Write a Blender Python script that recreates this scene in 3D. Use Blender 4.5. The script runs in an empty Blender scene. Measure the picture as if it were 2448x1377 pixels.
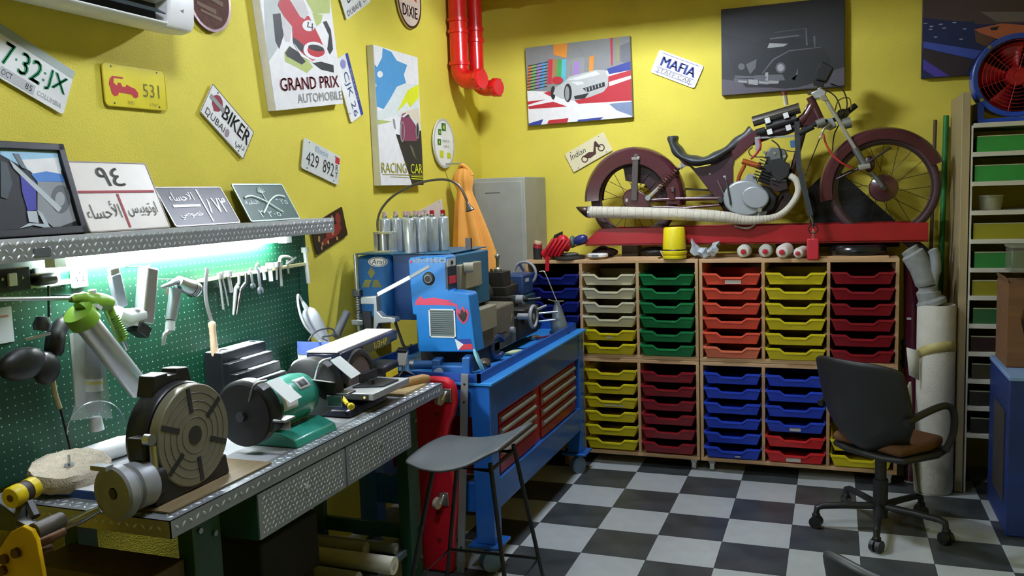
import bpy, bmesh, math, random
from mathutils import Vector as V, Matrix
random.seed(7)
PI = math.pi
scene = bpy.context.scene
COL = scene.collection

# ---------------------------------------------------------------- camera
IW, IH, FPX = 2448.0, 1377.0, 2068.08
CAM = V((2.2739, -5.5439, 1.6727))
YAW, PIT, ROLL = math.radians(20.546), math.radians(-6.111), math.radians(-1.947)
FW = V((-math.sin(YAW)*math.cos(PIT), math.cos(YAW)*math.cos(PIT), math.sin(PIT)))
_rt = V((math.cos(YAW), math.sin(YAW), 0)); _up = _rt.cross(FW)
RT = _rt*math.cos(ROLL) + _up*math.sin(ROLL)
UP = _up*math.cos(ROLL) - _rt*math.sin(ROLL)
cd = bpy.data.cameras.new('camera'); cam = bpy.data.objects.new('camera', cd); COL.objects.link(cam)
cam.matrix_world = Matrix(((RT.x, UP.x, -FW.x, CAM.x), (RT.y, UP.y, -FW.y, CAM.y), (RT.z, UP.z, -FW.z, CAM.z), (0, 0, 0, 1)))
cd.sensor_width = 36.0; cd.lens = 36.0*FPX/IW; cd.clip_start = 0.05
scene.camera = cam
# ---------------------------------------------------------------- world, exposure
wd = bpy.data.worlds.new('world'); scene.world = wd; wd.use_nodes = True
wd.node_tree.nodes['Background'].inputs[0].default_value = (0.9, 0.95, 1.0, 1)
wd.node_tree.nodes['Background'].inputs[1].default_value = 0.15
scene.view_settings.view_transform = 'Standard'; scene.view_settings.look = 'None'
scene.view_settings.gamma = 1.0; scene.view_settings.use_curve_mapping = False
scene.view_settings.exposure = 1.0
cy = scene.cycles
cy.max_bounces = 7; cy.diffuse_bounces = 4; cy.glossy_bounces = 3; cy.transmission_bounces = 2; cy.transparent_max_bounces = 6
cy.caustics_reflective = False; cy.caustics_refractive = False; cy.adaptive_threshold = 0.04
CEIL_TUBE, REAR_TUBE, BENCH_TUBE = 580.0, 340.0, 95.0

# measured points: where the sight line of a photo pixel meets a plane of the room
def ray(u, v): return RT*((u-IW/2)/FPX) - UP*((v-IH/2)/FPX) + FW
def PX(u, v, x): d = ray(u, v); return CAM + d*((x-CAM.x)/d.x)
def PY(u, v, y): d = ray(u, v); return CAM + d*((y-CAM.y)/d.y)
def PZ(u, v, z): d = ray(u, v); return CAM + d*((z-CAM.z)/d.z)

# ---------------------------------------------------------------- materials
def lin(c):
    c /= 255.0
    return c/12.92 if c <= 0.04045 else ((c+0.055)/1.055)**2.4
def rgb(h): return tuple(lin(int(h[i:i+2], 16)) for i in (0, 2, 4))
MATS = {}
def mt(name, h, rough=0.5, metal=0.0, var=0.06, scale=9.0, bump=0.0, bscale=80.0, emit=0.0, alpha=1.0, trans=0.0, coat=0.0):
    if name in MATS: return MATS[name]
    m = bpy.data.materials.new(name); m.use_nodes = True
    nt = m.node_tree; b = nt.nodes['Principled BSDF']
    c = rgb(h)
    tc = nt.nodes.new('ShaderNodeTexCoord')
    nz = nt.nodes.new('ShaderNodeTexNoise'); nz.inputs['Scale'].default_value = scale; nz.inputs['Detail'].default_value = 2
    nt.links.new(tc.outputs['Object'], nz.inputs['Vector'])
    rp = nt.nodes.new('ShaderNodeValToRGB')
    rp.color_ramp.elements[0].position = 0.3; rp.color_ramp.elements[1].position = 0.7
    rp.color_ramp.elements[0].color = (*[max(0, k*(1-var)) for k in c], 1)
    rp.color_ramp.elements[1].color = (*[min(1, k*(1+var)) for k in c], 1)
    nt.links.new(nz.outputs['Fac'], rp.inputs['Fac']); nt.links.new(rp.outputs['Color'], b.inputs['Base Color'])
    b.inputs['Roughness'].default_value = rough; b.inputs['Metallic'].default_value = metal
    if coat: b.inputs['Coat Weight'].default_value = coat; b.inputs['Coat Roughness'].default_value = 0.1
    if alpha < 1: b.inputs['Alpha'].default_value = alpha
    if trans: b.inputs['Transmission Weight'].default_value = trans
    if emit:
        b.inputs['Emission Color'].default_value = (*c, 1); b.inputs['Emission Strength'].default_value = emit
    if bump:
        n2 = nt.nodes.new('ShaderNodeTexNoise'); n2.inputs['Scale'].default_value = bscale; n2.inputs['Detail'].default_value = 1.5
        nt.links.new(tc.outputs['Object'], n2.inputs['Vector'])
        bp = nt.nodes.new('ShaderNodeBump'); bp.inputs['Strength'].default_value = bump; bp.inputs['Distance'].default_value = 0.01
        nt.links.new(n2.outputs['Fac'], bp.inputs['Height']); nt.links.new(bp.outputs['Normal'], b.inputs['Normal'])
    MATS[name] = m
    return m
def wood(name, h, h2, axis='X', rough=0.5, sc=1.0):
    if name in MATS: return MATS[name]
    m = mt(name, h, rough); nt = m.node_tree
    tc = [n for n in nt.nodes if n.type == 'TEX_COORD'][0]; nz = [n for n in nt.nodes if n.type == 'TEX_NOISE'][0]
    mp = nt.nodes.new('ShaderNodeMapping')
    mp.inputs['Scale'].default_value = {'X': (2*sc, 40*sc, 40*sc), 'Y': (40*sc, 2*sc, 40*sc), 'Z': (40*sc, 40*sc, 2*sc)}[axis]
    nt.links.new(tc.outputs['Object'], mp.inputs['Vector']); nt.links.new(mp.outputs['Vector'], nz.inputs['Vector'])
    nz.inputs['Scale'].default_value = 1.0
    rp = [n for n in nt.nodes if n.type == 'VALTORGB'][0]
    rp.color_ramp.elements[0].color = (*rgb(h), 1); rp.color_ramp.elements[1].color = (*rgb(h2), 1)
    return m

WALL = mt('wall_paint', 'dece4c', 0.75, var=0.05, scale=3, bump=0.22, bscale=170)
WHITE = mt('white_gloss', 'e8e8e6', 0.35); OFFW = mt('off_white', 'd8d6cf', 0.6); BLACK = mt('black', '141416', 0.45)
BLKM = mt('black_matt', '1b1b1c', 0.75); DGREY = mt('dark_grey', '3a3d40', 0.5); GREY = mt('grey', '8b8f92', 0.5); LGREY = mt('light_grey', 'b9bcbd', 0.5)
STEEL = mt('steel', 'b8bcc0', 0.3, 1.0); DSTEEL = mt('dark_steel', '5a5c5e', 0.4, 1.0); CHROME = mt('chrome', 'f0f2f4', 0.14, 0.8); ALU = mt('aluminium', 'c4c8ca', 0.38, 0.9)
RED = mt('red', 'c01420', 0.4); REDP = mt('red_pipe', 'd01616', 0.28, coat=0.4); BLUE = mt('blue_enamel', '1f6fc0', 0.35, coat=0.3)
YEL = mt('yellow', 'e8cf18', 0.4); GRN = mt('green', '1f8a4a', 0.45); RUBBER = mt('rubber', '17171a', 0.8)
TREAD = mt('tread_plate', '9aa0a4', 0.38, 0.55, var=0.04); TREADH = mt('tread_lug_highlight', 'dfe4e8', 0.3, 0.4)  # lugs set paler than the plate: their highlights are put into the colour
MAROON = mt('maroon_paint', '4a2329', 0.25, coat=0.5, var=0.1); BEECH = wood('beech', 'b9946a', 'cdaa80', 'X'); BEECHZ = wood('beech_upright', 'b28d64', 'c6a27a', 'Z')

# ---------------------------------------------------------------- mesh helpers
def perp(a):
    a = a.normalized(); t = V((0, 0, 1)) if abs(a.z) < 0.9 else V((1, 0, 0))
    u = a.cross(t).normalized(); return u, a.cross(u).normalized()
class M:
    def __init__(s): s.v = []; s.f = []; s.m = []; s.c = 0
    def mat(s, i): s.c = i; return s
    def add(s, vs, fs):
        o = len(s.v); s.v += [V(p) for p in vs]; s.f += [[o+i for i in f] for f in fs]; s.m += [s.c]*len(fs); return s
    def box(s, x0, x1, y0, y1, z0, z1):
        return s.add([(x0, y0, z0), (x1, y0, z0), (x1, y1, z0), (x0, y1, z0), (x0, y0, z1), (x1, y0, z1), (x1, y1, z1), (x0, y1, z1)],
                     [(0, 3, 2, 1), (4, 5, 6, 7), (0, 1, 5, 4), (1, 2, 6, 5), (2, 3, 7, 6), (3, 0, 4, 7)])
    def obox(s, c, sz, ax=None, rot=None):
        c = V(c)
        if rot is not None:
            R = Matrix.Rotation(rot[2], 3, 'Z') @ Matrix.Rotation(rot[1], 3, 'Y') @ Matrix.Rotation(rot[0], 3, 'X'); ax = [R.col[i] for i in range(3)]
        ax = ax or [V((1, 0, 0)), V((0, 1, 0)), V((0, 0, 1))]
        h = [ax[i]*(sz[i]/2) for i in range(3)]
        return s.add([c+h[0]*a+h[1]*b+h[2]*d for d in (-1, 1) for a, b in ((-1, -1), (1, -1), (1, 1), (-1, 1))],
                     [(0, 3, 2, 1), (4, 5, 6, 7), (0, 1, 5, 4), (1, 2, 6, 5), (2, 3, 7, 6), (3, 0, 4, 7)])
    def bar(s, a, b, w, h, up=(0, 0, 1)):
        a, b = V(a), V(b); d = (b-a); L = d.length; d.normalize(); up = V(up)
        if abs(d.dot(up)) > 0.95: up = V((1, 0, 0))
        sd = d.cross(up).normalized(); u2 = sd.cross(d)
        return s.obox((a+b)/2, (L, w, h), [d, sd, u2])
    def cyl(s, a, b, r, r2=None, n=16, caps=True):
        a, b = V(a), V(b); r2 = r if r2 is None else r2; u, w = perp(b-a)
        vs = []
        for p, q in ((a, r), (b, r2)):
            vs += [p+(u*math.cos(2*PI*i/n)+w*math.sin(2*PI*i/n))*q for i in range(n)]
        fs = [(i, (i+1) % n, n+(i+1) % n, n+i) for i in range(n)]
        if caps: fs += [tuple(range(n))[::-1], tuple(range(n, 2*n))]
        return s.add(vs, fs)
    def tube(s, pts, r, n=8, close=False, caps=True):
        pts = [V(p) for p in pts]; k = len(pts); rs = r if isinstance(r, (list, tuple)) else [r]*k
        T = []
        for i in range(k):
            a = pts[(i-1) % k] if (close or i > 0) else pts[i]; b = pts[(i+1) % k] if (close or i < k-1) else pts[i]
            T.append((b-a).normalized())
        u, w = perp(T[0]); vs = []
        for i in range(k):
            u = (u-T[i]*u.dot(T[i])); u.normalize(); w = T[i].cross(u)
            vs += [pts[i]+(u*math.cos(2*PI*j/n)+w*math.sin(2*PI*j/n))*rs[i] for j in range(n)]
        fs = []
        for i in range(k if close else k-1):
            o, q = i*n, ((i+1) % k)*n
            fs += [(o+j, o+(j+1) % n, q+(j+1) % n, q+j) for j in range(n)]
        if not close and caps: fs += [tuple(range(n))[::-1], tuple(range((k-1)*n, k*n))]
        return s.add(vs, fs)
    def lathe(s, prof, o, ax, n=24, a0=0.0, a1=2*PI, ref=None):
        o, ax = V(o), V(ax).normalized()
        if ref is not None: u = V(ref); u = (u-ax*u.dot(ax)).normalized(); w = ax.cross(u)
        else: u, w = perp(ax)
        full = abs(a1-a0-2*PI) < 1e-6; k = n if full else n+1; m = len(prof); vs = []
        for i in range(k):
            a = a0+(a1-a0)*i/n; d = u*math.cos(a)+w*math.sin(a)
            vs += [o+ax*h+d*r for r, h in prof]
        fs = []
        for i in range(n):
            p, q = i*m, ((i+1) % k)*m
            fs += [(p+j, q+j, q+j+1, p+j+1) for j in range(m-1)]
        if full:
            for j in (0, m-1):
                if prof[j][0] > 1e-5 and prof[0] != prof[-1]: fs.append(tuple(i*m+j for i in range(k)))
        elif prof[0] == prof[-1]: fs += [tuple(range(m-1)), tuple((k-1)*m+j for j in range(m-1))]
        return s.add(vs, fs)
    def prism(s, poly, vec):
        poly = [V(p) for p in poly]; vec = V(vec); n = len(poly)
        return s.add(poly+[p+vec for p in poly], [tuple(range(n))[::-1], tuple(range(n, 2*n))]+[(i, (i+1) % n, n+(i+1) % n, n+i) for i in range(n)])
    def poly(s, pts): return s.add(pts, [tuple(range(len(pts)))])
    def sph(s, c, r, n=16, k=8, ax=None):
        c = V(c); r = (r, r, r) if isinstance(r, (int, float)) else r
        ax = ax or [V((1, 0, 0)), V((0, 1, 0)), V((0, 0, 1))]
        vs = [c-ax[2]*r[2]]
        for j in range(1, k):
            t = -PI/2+PI*j/k
            vs += [c+ax[0]*(r[0]*math.cos(t)*math.cos(2*PI*i/n))+ax[1]*(r[1]*math.cos(t)*math.sin(2*PI*i/n))+ax[2]*(r[2]*math.sin(t)) for i in range(n)]
        vs.append(c+ax[2]*r[2]); L = len(vs)-1
        fs = [(0, 1+(i+1) % n, 1+i) for i in range(n)]
        for j in range(k-2):
            o, q = 1+j*n, 1+(j+1)*n
            fs += [(o+i, o+(i+1) % n, q+(i+1) % n, q+i) for i in range(n)]
        o = 1+(k-2)*n; fs += [(o+i, o+(i+1) % n, L) for i in range(n)]
        return s.add(vs, fs)
    def torus(s, c, ax, R, r, n=32, k=10, a0=0.0, a1=2*PI, ref=None, r2=None):
        r2 = r2 or r
        prof = [(R+r*math.cos(2*PI*j/k), r2*math.sin(2*PI*j/k)) for j in range(k+1)]; prof[-1] = prof[0]
        return s.lathe(prof, c, ax, n, a0, a1, ref)
    def grid(s, rows):
        n = len(rows[0]); vs = [p for r in rows for p in r]
        return s.add(vs, [(i*n+j, i*n+j+1, (i+1)*n+j+1, (i+1)*n+j) for i in range(len(rows)-1) for j in range(n-1)])
    def pieces(s):                          # far-apart loose pieces become meshes of their own
        n = len(s.v); par = list(range(n))
        def find(a):
            while par[a] != a: par[a] = par[par[a]]; a = par[a]
            return a
        for f in s.f:
            r = find(f[0])
            for i in f[1:]: par[find(i)] = r
        isl = {}
        for i in range(n): isl.setdefault(find(i), []).append(i)
        keys = list(isl)
        if len(keys) < 2 or len(keys) > 250: return [s]
        lo = [[min(s.v[i][c] for i in isl[k]) for c in range(3)] for k in keys]; hi = [[max(s.v[i][c] for i in isl[k]) for c in range(3)] for k in keys]
        sz = [max(h-l for h, l in zip(hi[j], lo[j])) for j in range(len(keys))]; grp = list(range(len(keys)))
        def gf(a):
            while grp[a] != a: a = grp[a]
            return a
        for a in range(len(keys)):
            for b in range(a):
                g = math.sqrt(sum(max(0, lo[a][c]-hi[b][c], lo[b][c]-hi[a][c])**2 for c in range(3)))
                if g <= max(.02, .5*max(sz[a], sz[b])): grp[gf(a)] = gf(b)
        gs = {}
        for j, k in enumerate(keys): gs.setdefault(gf(j), set()).add(k)
        if len(gs) < 2: return [s]
        out = []
        for ks in gs.values():
            q = M(); mp = {}
            for k in ks:
                for i in isl[k]: mp[i] = len(q.v); q.v.append(s.v[i])
            for f, mi in zip(s.f, s.m):
                if find(f[0]) in ks: q.f.append([mp[i] for i in f]); q.m.append(mi)
            out.append(q)
        return out
    def build(s, name, mats, parent=None, bevel=0.0, label=None, cat=None, group=None, kind=None, solid=0.0, sub=0, origin=None, sharp=0.7, norm=True, split_off=False):
        if parent is not None and kind != 'stuff' and not split_off:
            ps = s.pieces()
            if len(ps) > 1:
                return [q.build(name, mats, parent, bevel, label, cat, group, kind, solid, sub, origin, sharp, norm, True) for q in ps][0]
        me = bpy.data.meshes.new(name)
        if parent is not None: L = ROOT[parent.name]
        elif origin is not None: L = V(origin)
        else:
            xs = [p.x for p in s.v]; ys = [p.y for p in s.v]; zs = [p.z for p in s.v]
            L = V(((min(xs)+max(xs))/2, (min(ys)+max(ys))/2, min(zs)))
        me.from_pydata([p-L for p in s.v], [], s.f)
        if not isinstance(mats, (list, tuple)): mats = [mats]
        for m in mats: me.materials.append(m)
        me.polygons.foreach_set('material_index', s.m)
        if norm:
            bm = bmesh.new(); bm.from_mesh(me); bmesh.ops.recalc_face_normals(bm, faces=bm.faces); bm.to_mesh(me); bm.free()
        me.polygons.foreach_set('use_smooth', [True]*len(me.polygons))
        me.set_sharp_from_angle(angle=sharp); me.update()
        ob = bpy.data.objects.new(name, me); COL.objects.link(ob)
        if parent is not None: ob.parent = parent
        else: ob.location = L
        ROOT[ob.name] = L
        if solid:
            md = ob.modifiers.new('solid', 'SOLIDIFY'); md.thickness = solid; md.offset = 0
        if bevel:
            md = ob.modifiers.new('bevel', 'BEVEL'); md.width = bevel; md.segments = 2; md.limit_method = 'ANGLE'; md.angle_limit = 0.7
        if sub:
            md = ob.modifiers.new('sub', 'SUBSURF'); md.levels = sub; md.render_levels = sub
        tag(ob, label, cat, group, kind)
        return ob
ROOT = {}
def tag(o, label=None, cat=None, group=None, kind=None):
    for k, x in (('label', label), ('category', cat), ('group', group), ('kind', kind)):
        if x: o[k] = x
    return o
def thing(name, label, cat, loc, group=None):
    o = bpy.data.objects.new(name, None); o.empty_display_size = 0.05; COL.objects.link(o); o.location = V(loc); ROOT[o.name] = V(loc)
    return tag(o, label, cat, group)
def dup(root, off, label=None, group=None, rotz=None):
    def cp(o, par):
        c = o.copy(); COL.objects.link(c)
        if par is not None: c.parent = par
        for ch in o.children: cp(ch, c)
        return c
    r = cp(root, None); r.location = root.location+V(off)
    if rotz is not None: r.rotation_euler = (0, 0, rotz)
    ROOT[r.name] = r.location.copy()
    if label: r['label'] = label
    if group: r['group'] = group
    return r
def spl(pts, n=6):
    pts = [V(p) for p in pts]; out = []
    for i in range(len(pts)-1):
        a = pts[max(i-1, 0)]; b = pts[i]; c = pts[i+1]; d = pts[min(i+2, len(pts)-1)]
        for k in range(n):
            t = k/n; out.append(0.5*((2*b)+(c-a)*t+(2*a-5*b+4*c-d)*t*t+(3*b-a-3*c+d)*t**3))
    return out+[pts[-1]]
class Fr:                                   # a flat rectangle in the room: centre, axes, size
    def __init__(s, o, u, v, n, w, h): s.o, s.u, s.v, s.n, s.w, s.h = V(o), V(u), V(v), V(n), w, h
    def p(s, a, b, d=0.0): return s.o+s.u*(a*s.w)+s.v*(b*s.h)+s.n*d
    def rr(s, a0, a1, b0, b1, rad, d, k=4):   # rounded rectangle, fractions; rad in metres
        ra, rb = rad/s.w, rad/s.h; out = []
        for ca, cb, q in ((a1-ra, b1-rb, 0), (a0+ra, b1-rb, 1), (a0+ra, b0+rb, 2), (a1-ra, b0+rb, 3)):
            for i in range(k+1):
                t = (q+i/k)*PI/2; out.append(s.p(ca+ra*math.cos(t), cb+rb*math.sin(t), d))
        return out
    def el(s, ca, cb, ra, rb, d, n=28): return [s.p(ca+ra*math.cos(2*PI*i/n), cb+rb*math.sin(2*PI*i/n), d) for i in range(n)]
def quadframe(tl, tr, br, bl, n):
    n = V(n); u = ((tr-tl)+(br-bl))/2; w = u.length; u.normalize()
    v = n.cross(u).normalized(); hv = ((tl-bl)+(tr-br))/2; h = abs(hv.dot(v))
    if hv.dot(v) < 0: v = -v
    return Fr((tl+tr+br+bl)/4, u, v, n, w, h)
def text(body, fr, a, b, w, h, mat, parent, d=0.0, name='lettering', skew=0.0, off=0.0, ext=0.0, keep=False):
    # lettering filling the box centred at fractions (a, b) with size fractions (w, h)
    cu = bpy.data.curves.new(name, 'FONT'); cu.body = body; cu.resolution_u = 2; cu.extrude = ext
    to = bpy.data.objects.new('t', cu); COL.objects.link(to)
    bpy.context.view_layer.update()
    me = bpy.data.meshes.new_from_object(to.evaluated_get(bpy.context.evaluated_depsgraph_get()))
    bpy.data.objects.remove(to); bpy.data.curves.remove(cu)
    if not len(me.vertices): return None
    xs = [q.co.x for q in me.vertices]; ys = [q.co.y for q in me.vertices]
    x0, x1, y0, y1 = min(xs), max(xs), min(ys), max(ys)
    sx = w*fr.w/max(1e-6, x1-x0); sy = h*fr.h/max(1e-6, y1-y0)
    L = ROOT[parent.name]; o = fr.p(a, b)
    for q in me.vertices:
        X = (q.co.x-(x0+x1)/2)*sx; Y = (q.co.y-(y0+y1)/2)*sy
        q.co = o+fr.u*(X+Y*skew)+fr.v*Y+fr.n*(d+q.co.z*sy)-L
    if off:                                     # heavier strokes: the outline laid down three times side by side
        vs = [q.co.copy() for q in me.vertices]; fs = [tuple(p.vertices) for p in me.polygons]; n = len(vs); e = fr.u*(off*1.4*sx)
        nm = bpy.data.meshes.new(name); nm.from_pydata([v+e*k+fr.n*(.00004*abs(k)) for k in (-1, 0, 1) for v in vs], [], [tuple(i+n*k for i in f) for k in range(3) for f in fs]); bpy.data.meshes.remove(me); me = nm
    me.materials.clear(); me.materials.append(mat); me.name = name
    ob = bpy.data.objects.new(name, me); COL.objects.link(ob); ob.parent = parent; ROOT[ob.name] = L
    return ob
# joined Arabic letters: isolated, final, initial, medial forms in writing order, shown right to left
AR = {'ا': ('ﺍ', 'ﺎ', None, None), 'أ': ('ﺃ', 'ﺄ', None, None), 'ل': ('ﻝ', 'ﻞ', 'ﻟ', 'ﻠ'), 'ح': ('ﺡ', 'ﺢ', 'ﺣ', 'ﺤ'), 'س': ('ﺱ', 'ﺲ', 'ﺳ', 'ﺴ'), 'ء': ('ﺀ', None, None, None),
      'و': ('ﻭ', 'ﻮ', None, None), 'ت': ('ﺕ', 'ﺖ', 'ﺗ', 'ﺘ'), 'ب': ('ﺏ', 'ﺐ', 'ﺑ', 'ﺒ'), 'ي': ('ﻱ', 'ﻲ', 'ﻳ', 'ﻴ'), 'خ': ('ﺥ', 'ﺦ', 'ﺧ', 'ﺨ'), 'ص': ('ﺹ', 'ﺺ', 'ﺻ', 'ﺼ'),
      'د': ('ﺩ', 'ﺪ', None, None), 'ن': ('ﻥ', 'ﻦ', 'ﻧ', 'ﻨ'), 'ق': ('ﻕ', 'ﻖ', 'ﻗ', 'ﻘ'), 'ر': ('ﺭ', 'ﺮ', None, None), 'ع': ('ﻉ', 'ﻊ', 'ﻋ', 'ﻌ'), 'ة': ('ﺓ', 'ﺔ', None, None)}
def arab(w):
    w = w.replace('لا', '\u0001').replace('لأ', '\u0002'); out = []
    AR['\u0001'] = ('ﻻ', 'ﻼ', None, None); AR['\u0002'] = ('ﻷ', 'ﻸ', None, None)
    for i, ch in enumerate(w):
        if ch not in AR: out.append(ch); continue
        f = AR[ch]; prev = i > 0 and w[i-1] in AR and AR[w[i-1]][2] is not None and f[1] is not None
        nxt = f[2] is not None and i < len(w)-1 and w[i+1] in AR and AR[w[i+1]][1] is not None
        out.append(f[3] if prev and nxt else f[1] if prev else f[2] if nxt else f[0])
    return ''.join(out[::-1])
def lugs(m, fr, pitch, size, hgt, d=0.0, marg=0.01):
    # rows of small raised lozenges turned alternately, as on tread plate
    nx = int((fr.w-2*marg)/pitch); ny = max(1, int((fr.h-2*marg)/(pitch*0.75)))
    for j in range(ny):
        for i in range(nx):
            a = -fr.w/2+marg+(i+0.5+0.5*(j % 2))*(fr.w-2*marg)/(nx+0.5); b = -fr.h/2+marg+(j+0.5)*(fr.h-2*marg)/ny
            t = PI/4 if (i+j) % 2 else -PI/4
            e = fr.u*math.cos(t)+fr.v*math.sin(t); g = fr.u*-math.sin(t)+fr.v*math.cos(t)
            c = fr.o+fr.u*a+fr.v*b+fr.n*d
            m.add([c-e*size, c-g*size*0.42, c+e*size, c+g*size*0.42, c-e*size*0.55+fr.n*hgt, c+e*size*0.55+fr.n*hgt],
                  [(0, 1, 4), (1, 2, 5, 4), (2, 3, 5), (3, 0, 4, 5)])
    return m

# ---------------------------------------------------------------- room
T = 0.305
DARKT = mt('tile_dark', '424648', 0.3, var=0.35, scale=6); LIGHTT = mt('tile_light', 'b6bcbd', 0.3, var=0.06, scale=12)
fl = M().box(-0.2, 4.2, -8.2, 0.2, -0.1, -0.004).build('floor', mt('floor_screed', '55585a', 0.6), kind='structure')
tm = {}
for j in range(-8, 6):
    for i in range(-4, 9):
        x0, x1 = max(1.17+T*i, 0), min(1.17+T*(i+1), 3.8); y0, y1 = -1.8+T*j, min(-1.8+T*(j+1), 0)
        if x1-x0 < 0.02 or y1-y0 < 0.02: continue
        dk = (i+j) % 2 == 0; key = (dk, round(x1-x0, 3), round(y1-y0, 3))
        if key not in tm:
            w, h = (x1-x0)/2-0.0008, (y1-y0)/2-0.0008
            tm[key] = M().box(-w, w, -h, h, -0.004, 0).build('floor_tile', DARKT if dk else LIGHTT, fl, origin=(0, 0, 0))
            o = tm[key]; me = o.data
            for q in me.vertices: q.co += ROOT[fl.name]
        else:
            o = tm[key].copy(); COL.objects.link(o); o.parent = fl
        o.location = V(((x0+x1)/2, (y0+y1)/2, 0))-ROOT[fl.name]
M().box(-0.2, 0, -8.2, 0.2, -0.1, 3.1).build('wall_left', WALL, kind='structure')
M().box(0, 4.2, 0, 0.2, -0.1, 3.1).build('wall_back', WALL, kind='structure')
M().box(3.8, 4.0, -8.0, 0, -0.1, 3.1).build('wall_right', WALL, kind='structure')
M().box(0, 3.8, -8.2, -8.0, -0.1, 3.1).build('wall_front', WALL, kind='structure')
M().box(-0.2, 4.2, -8.2, 0.2, 3.1, 3.2).build('ceiling', mt('ceiling_paint', 'cfcfc8', 0.8), kind='structure')
TUBEM = mt('tube_light', 'e4eeff', 0.4, emit=CEIL_TUBE, var=0); TUBER = mt('tube_light_rear', 'e4eeff', 0.4, emit=REAR_TUBE, var=0)
HOOD = mt('lamp_hood', 'e0e0dc', 0.5)
def hoodlamp(x, y, z, ln, em, label):
    t = thing('ceiling_lamp', label, 'lamp', (x, y, z))
    m = M()
    m.box(x-ln/2-.03, x+ln/2+.03, y-.14, y+.14, z+.03, z+.045)
    for s in (-1, 1): m.box(x-ln/2-.03, x+ln/2+.03, y+s*.14-.006, y+s*.14+.006, z-.032, z+.045)
    m.build('reflector_hood', HOOD, t)
    M().cyl((x-ln/2, y, z), (x+ln/2, y, z), 0.013, n=12).build('fluorescent_tube', em, t)
    m = M()
    for s in (-1, 1): m.box(x+s*(ln/2+.012)-.014, x+s*(ln/2+.012)+.014, y-.02, y+.02, z-.02, z+.032)
    m.build('tube_holder', WHITE, t)
    m = M()
    for s in (-1, 1): m.cyl((x+s*.2, y, z+.045), (x+s*.2, y, 3.1), .006, n=8)
    m.build('hanger', STEEL, t)
hoodlamp(1.12, -1.35, 2.93, 0.36, TUBEM, 'hooded fluorescent ceiling lamp above the floor between lathe and drawers')
hoodlamp(1.15, -3.7, 2.9, 0.4, TUBER, 'hooded fluorescent ceiling lamp nearer the camera, above the workbench end')
# ---------------------------------------------------------------- prints and plates
PRN = lambda n, h: mt('print_'+n, h, 0.6, var=0.04, scale=25)
pR, pW, pK, pG, pY, pB = PRN('red', 'b5202c'), PRN('white', 'e6e4e2'), PRN('black', '1c1b1c'), PRN('grey', '8e8e8c'), PRN('lime', 'd8dc20'), PRN('blue', '2a3a8c')
NX, NB = V((1, 0, 0)), V((0, -1, 0))
def onwall(side, d):
    return (lambda u, v: PX(u, v, d)) if side == 'L' else (lambda u, v: PY(u, v, -d))
def wplate(name, label, cat, side, tl, tr, br, bl, base, d=0.012, t=0.003, rad=0.012, border=None, bw=0.006, group=None):
    P = onwall(side, d); n = NX if side == 'L' else NB
    f = quadframe(P(*tl), P(*tr), P(*br), P(*bl), n)
    th = thing(name, label, cat, f.o-n*d, group)
    M().prism(f.rr(-.5, .5, -.5, .5, rad, 0), -n*t).build('plate', base, th)
    m = M()
    for a in (-.36, .36):
        for b in (-.42, .42): m.cyl(f.p(a, b, -d+.0005), f.p(a, b, .0012), .0035, n=8)
    m.build('screw', DSTEEL, th)
    if border:
        m = M(); o = f.rr(-.5, .5, -.5, .5, rad, .0006); q = f.rr(-.5+bw/f.w, .5-bw/f.w, -.5+bw/f.h, .5-bw/f.h, max(.002, rad-bw), .0006); k = len(o)
        m.add(o+q, [(i, (i+1) % k, k+(i+1) % k, k+i) for i in range(k)]); m.build('border', border, th)
    return th, f
def cr(ox, oy, s): return lambda pts: [(ox+x*s, oy+y*s) for x, y in pts]
def canvas(name, label, side, tl, tr, br, bl, base, edge, depth=0.042, art=()):
    P = onwall(side, depth); n = NX if side == 'L' else NB
    f = quadframe(P(*tl), P(*tr), P(*br), P(*bl), n)
    th = thing(name, label, 'canvas picture', f.p(0, -.5, -depth))
    M().prism([f.p(-.5, -.5, -.0005), f.p(.5, -.5, -.0005), f.p(.5, .5, -.0005), f.p(-.5, .5, -.0005)], -n*(depth-.001)).build('stretcher_canvas', edge, th, bevel=.003)
    m = M(); ms = [base]; m.poly([f.p(-.497, -.498, .0002), f.p(.497, -.498, .0002), f.p(.497, .498, .0002), f.p(-.497, .498, .0002)])
    for k, (pts, mm) in enumerate(art):
        if mm not in ms: ms.append(mm)
        m.mat(ms.index(mm)); q = []
        for u, v in pts:
            e = P(u, v)-f.o; a, b = e.dot(f.u)/f.w, e.dot(f.v)/f.h
            q.append(f.p(max(-.497, min(.497, a)), max(-.498, min(.498, b)), .0004+.00012*k))
        m.poly(q)
    m.build('print', ms, th, norm=False)
    return th, f
def ellp(cx, cy, rx, ry, n=20, rot=0, a0=0, a1=2*PI):
    out = []
    for i in range(n):
        t = a0+(a1-a0)*i/n; x, y = rx*math.cos(t), ry*math.sin(t)
        out.append((cx+x*math.cos(rot)-y*math.sin(rot), cy+x*math.sin(rot)+y*math.cos(rot)))
    return out

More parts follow.
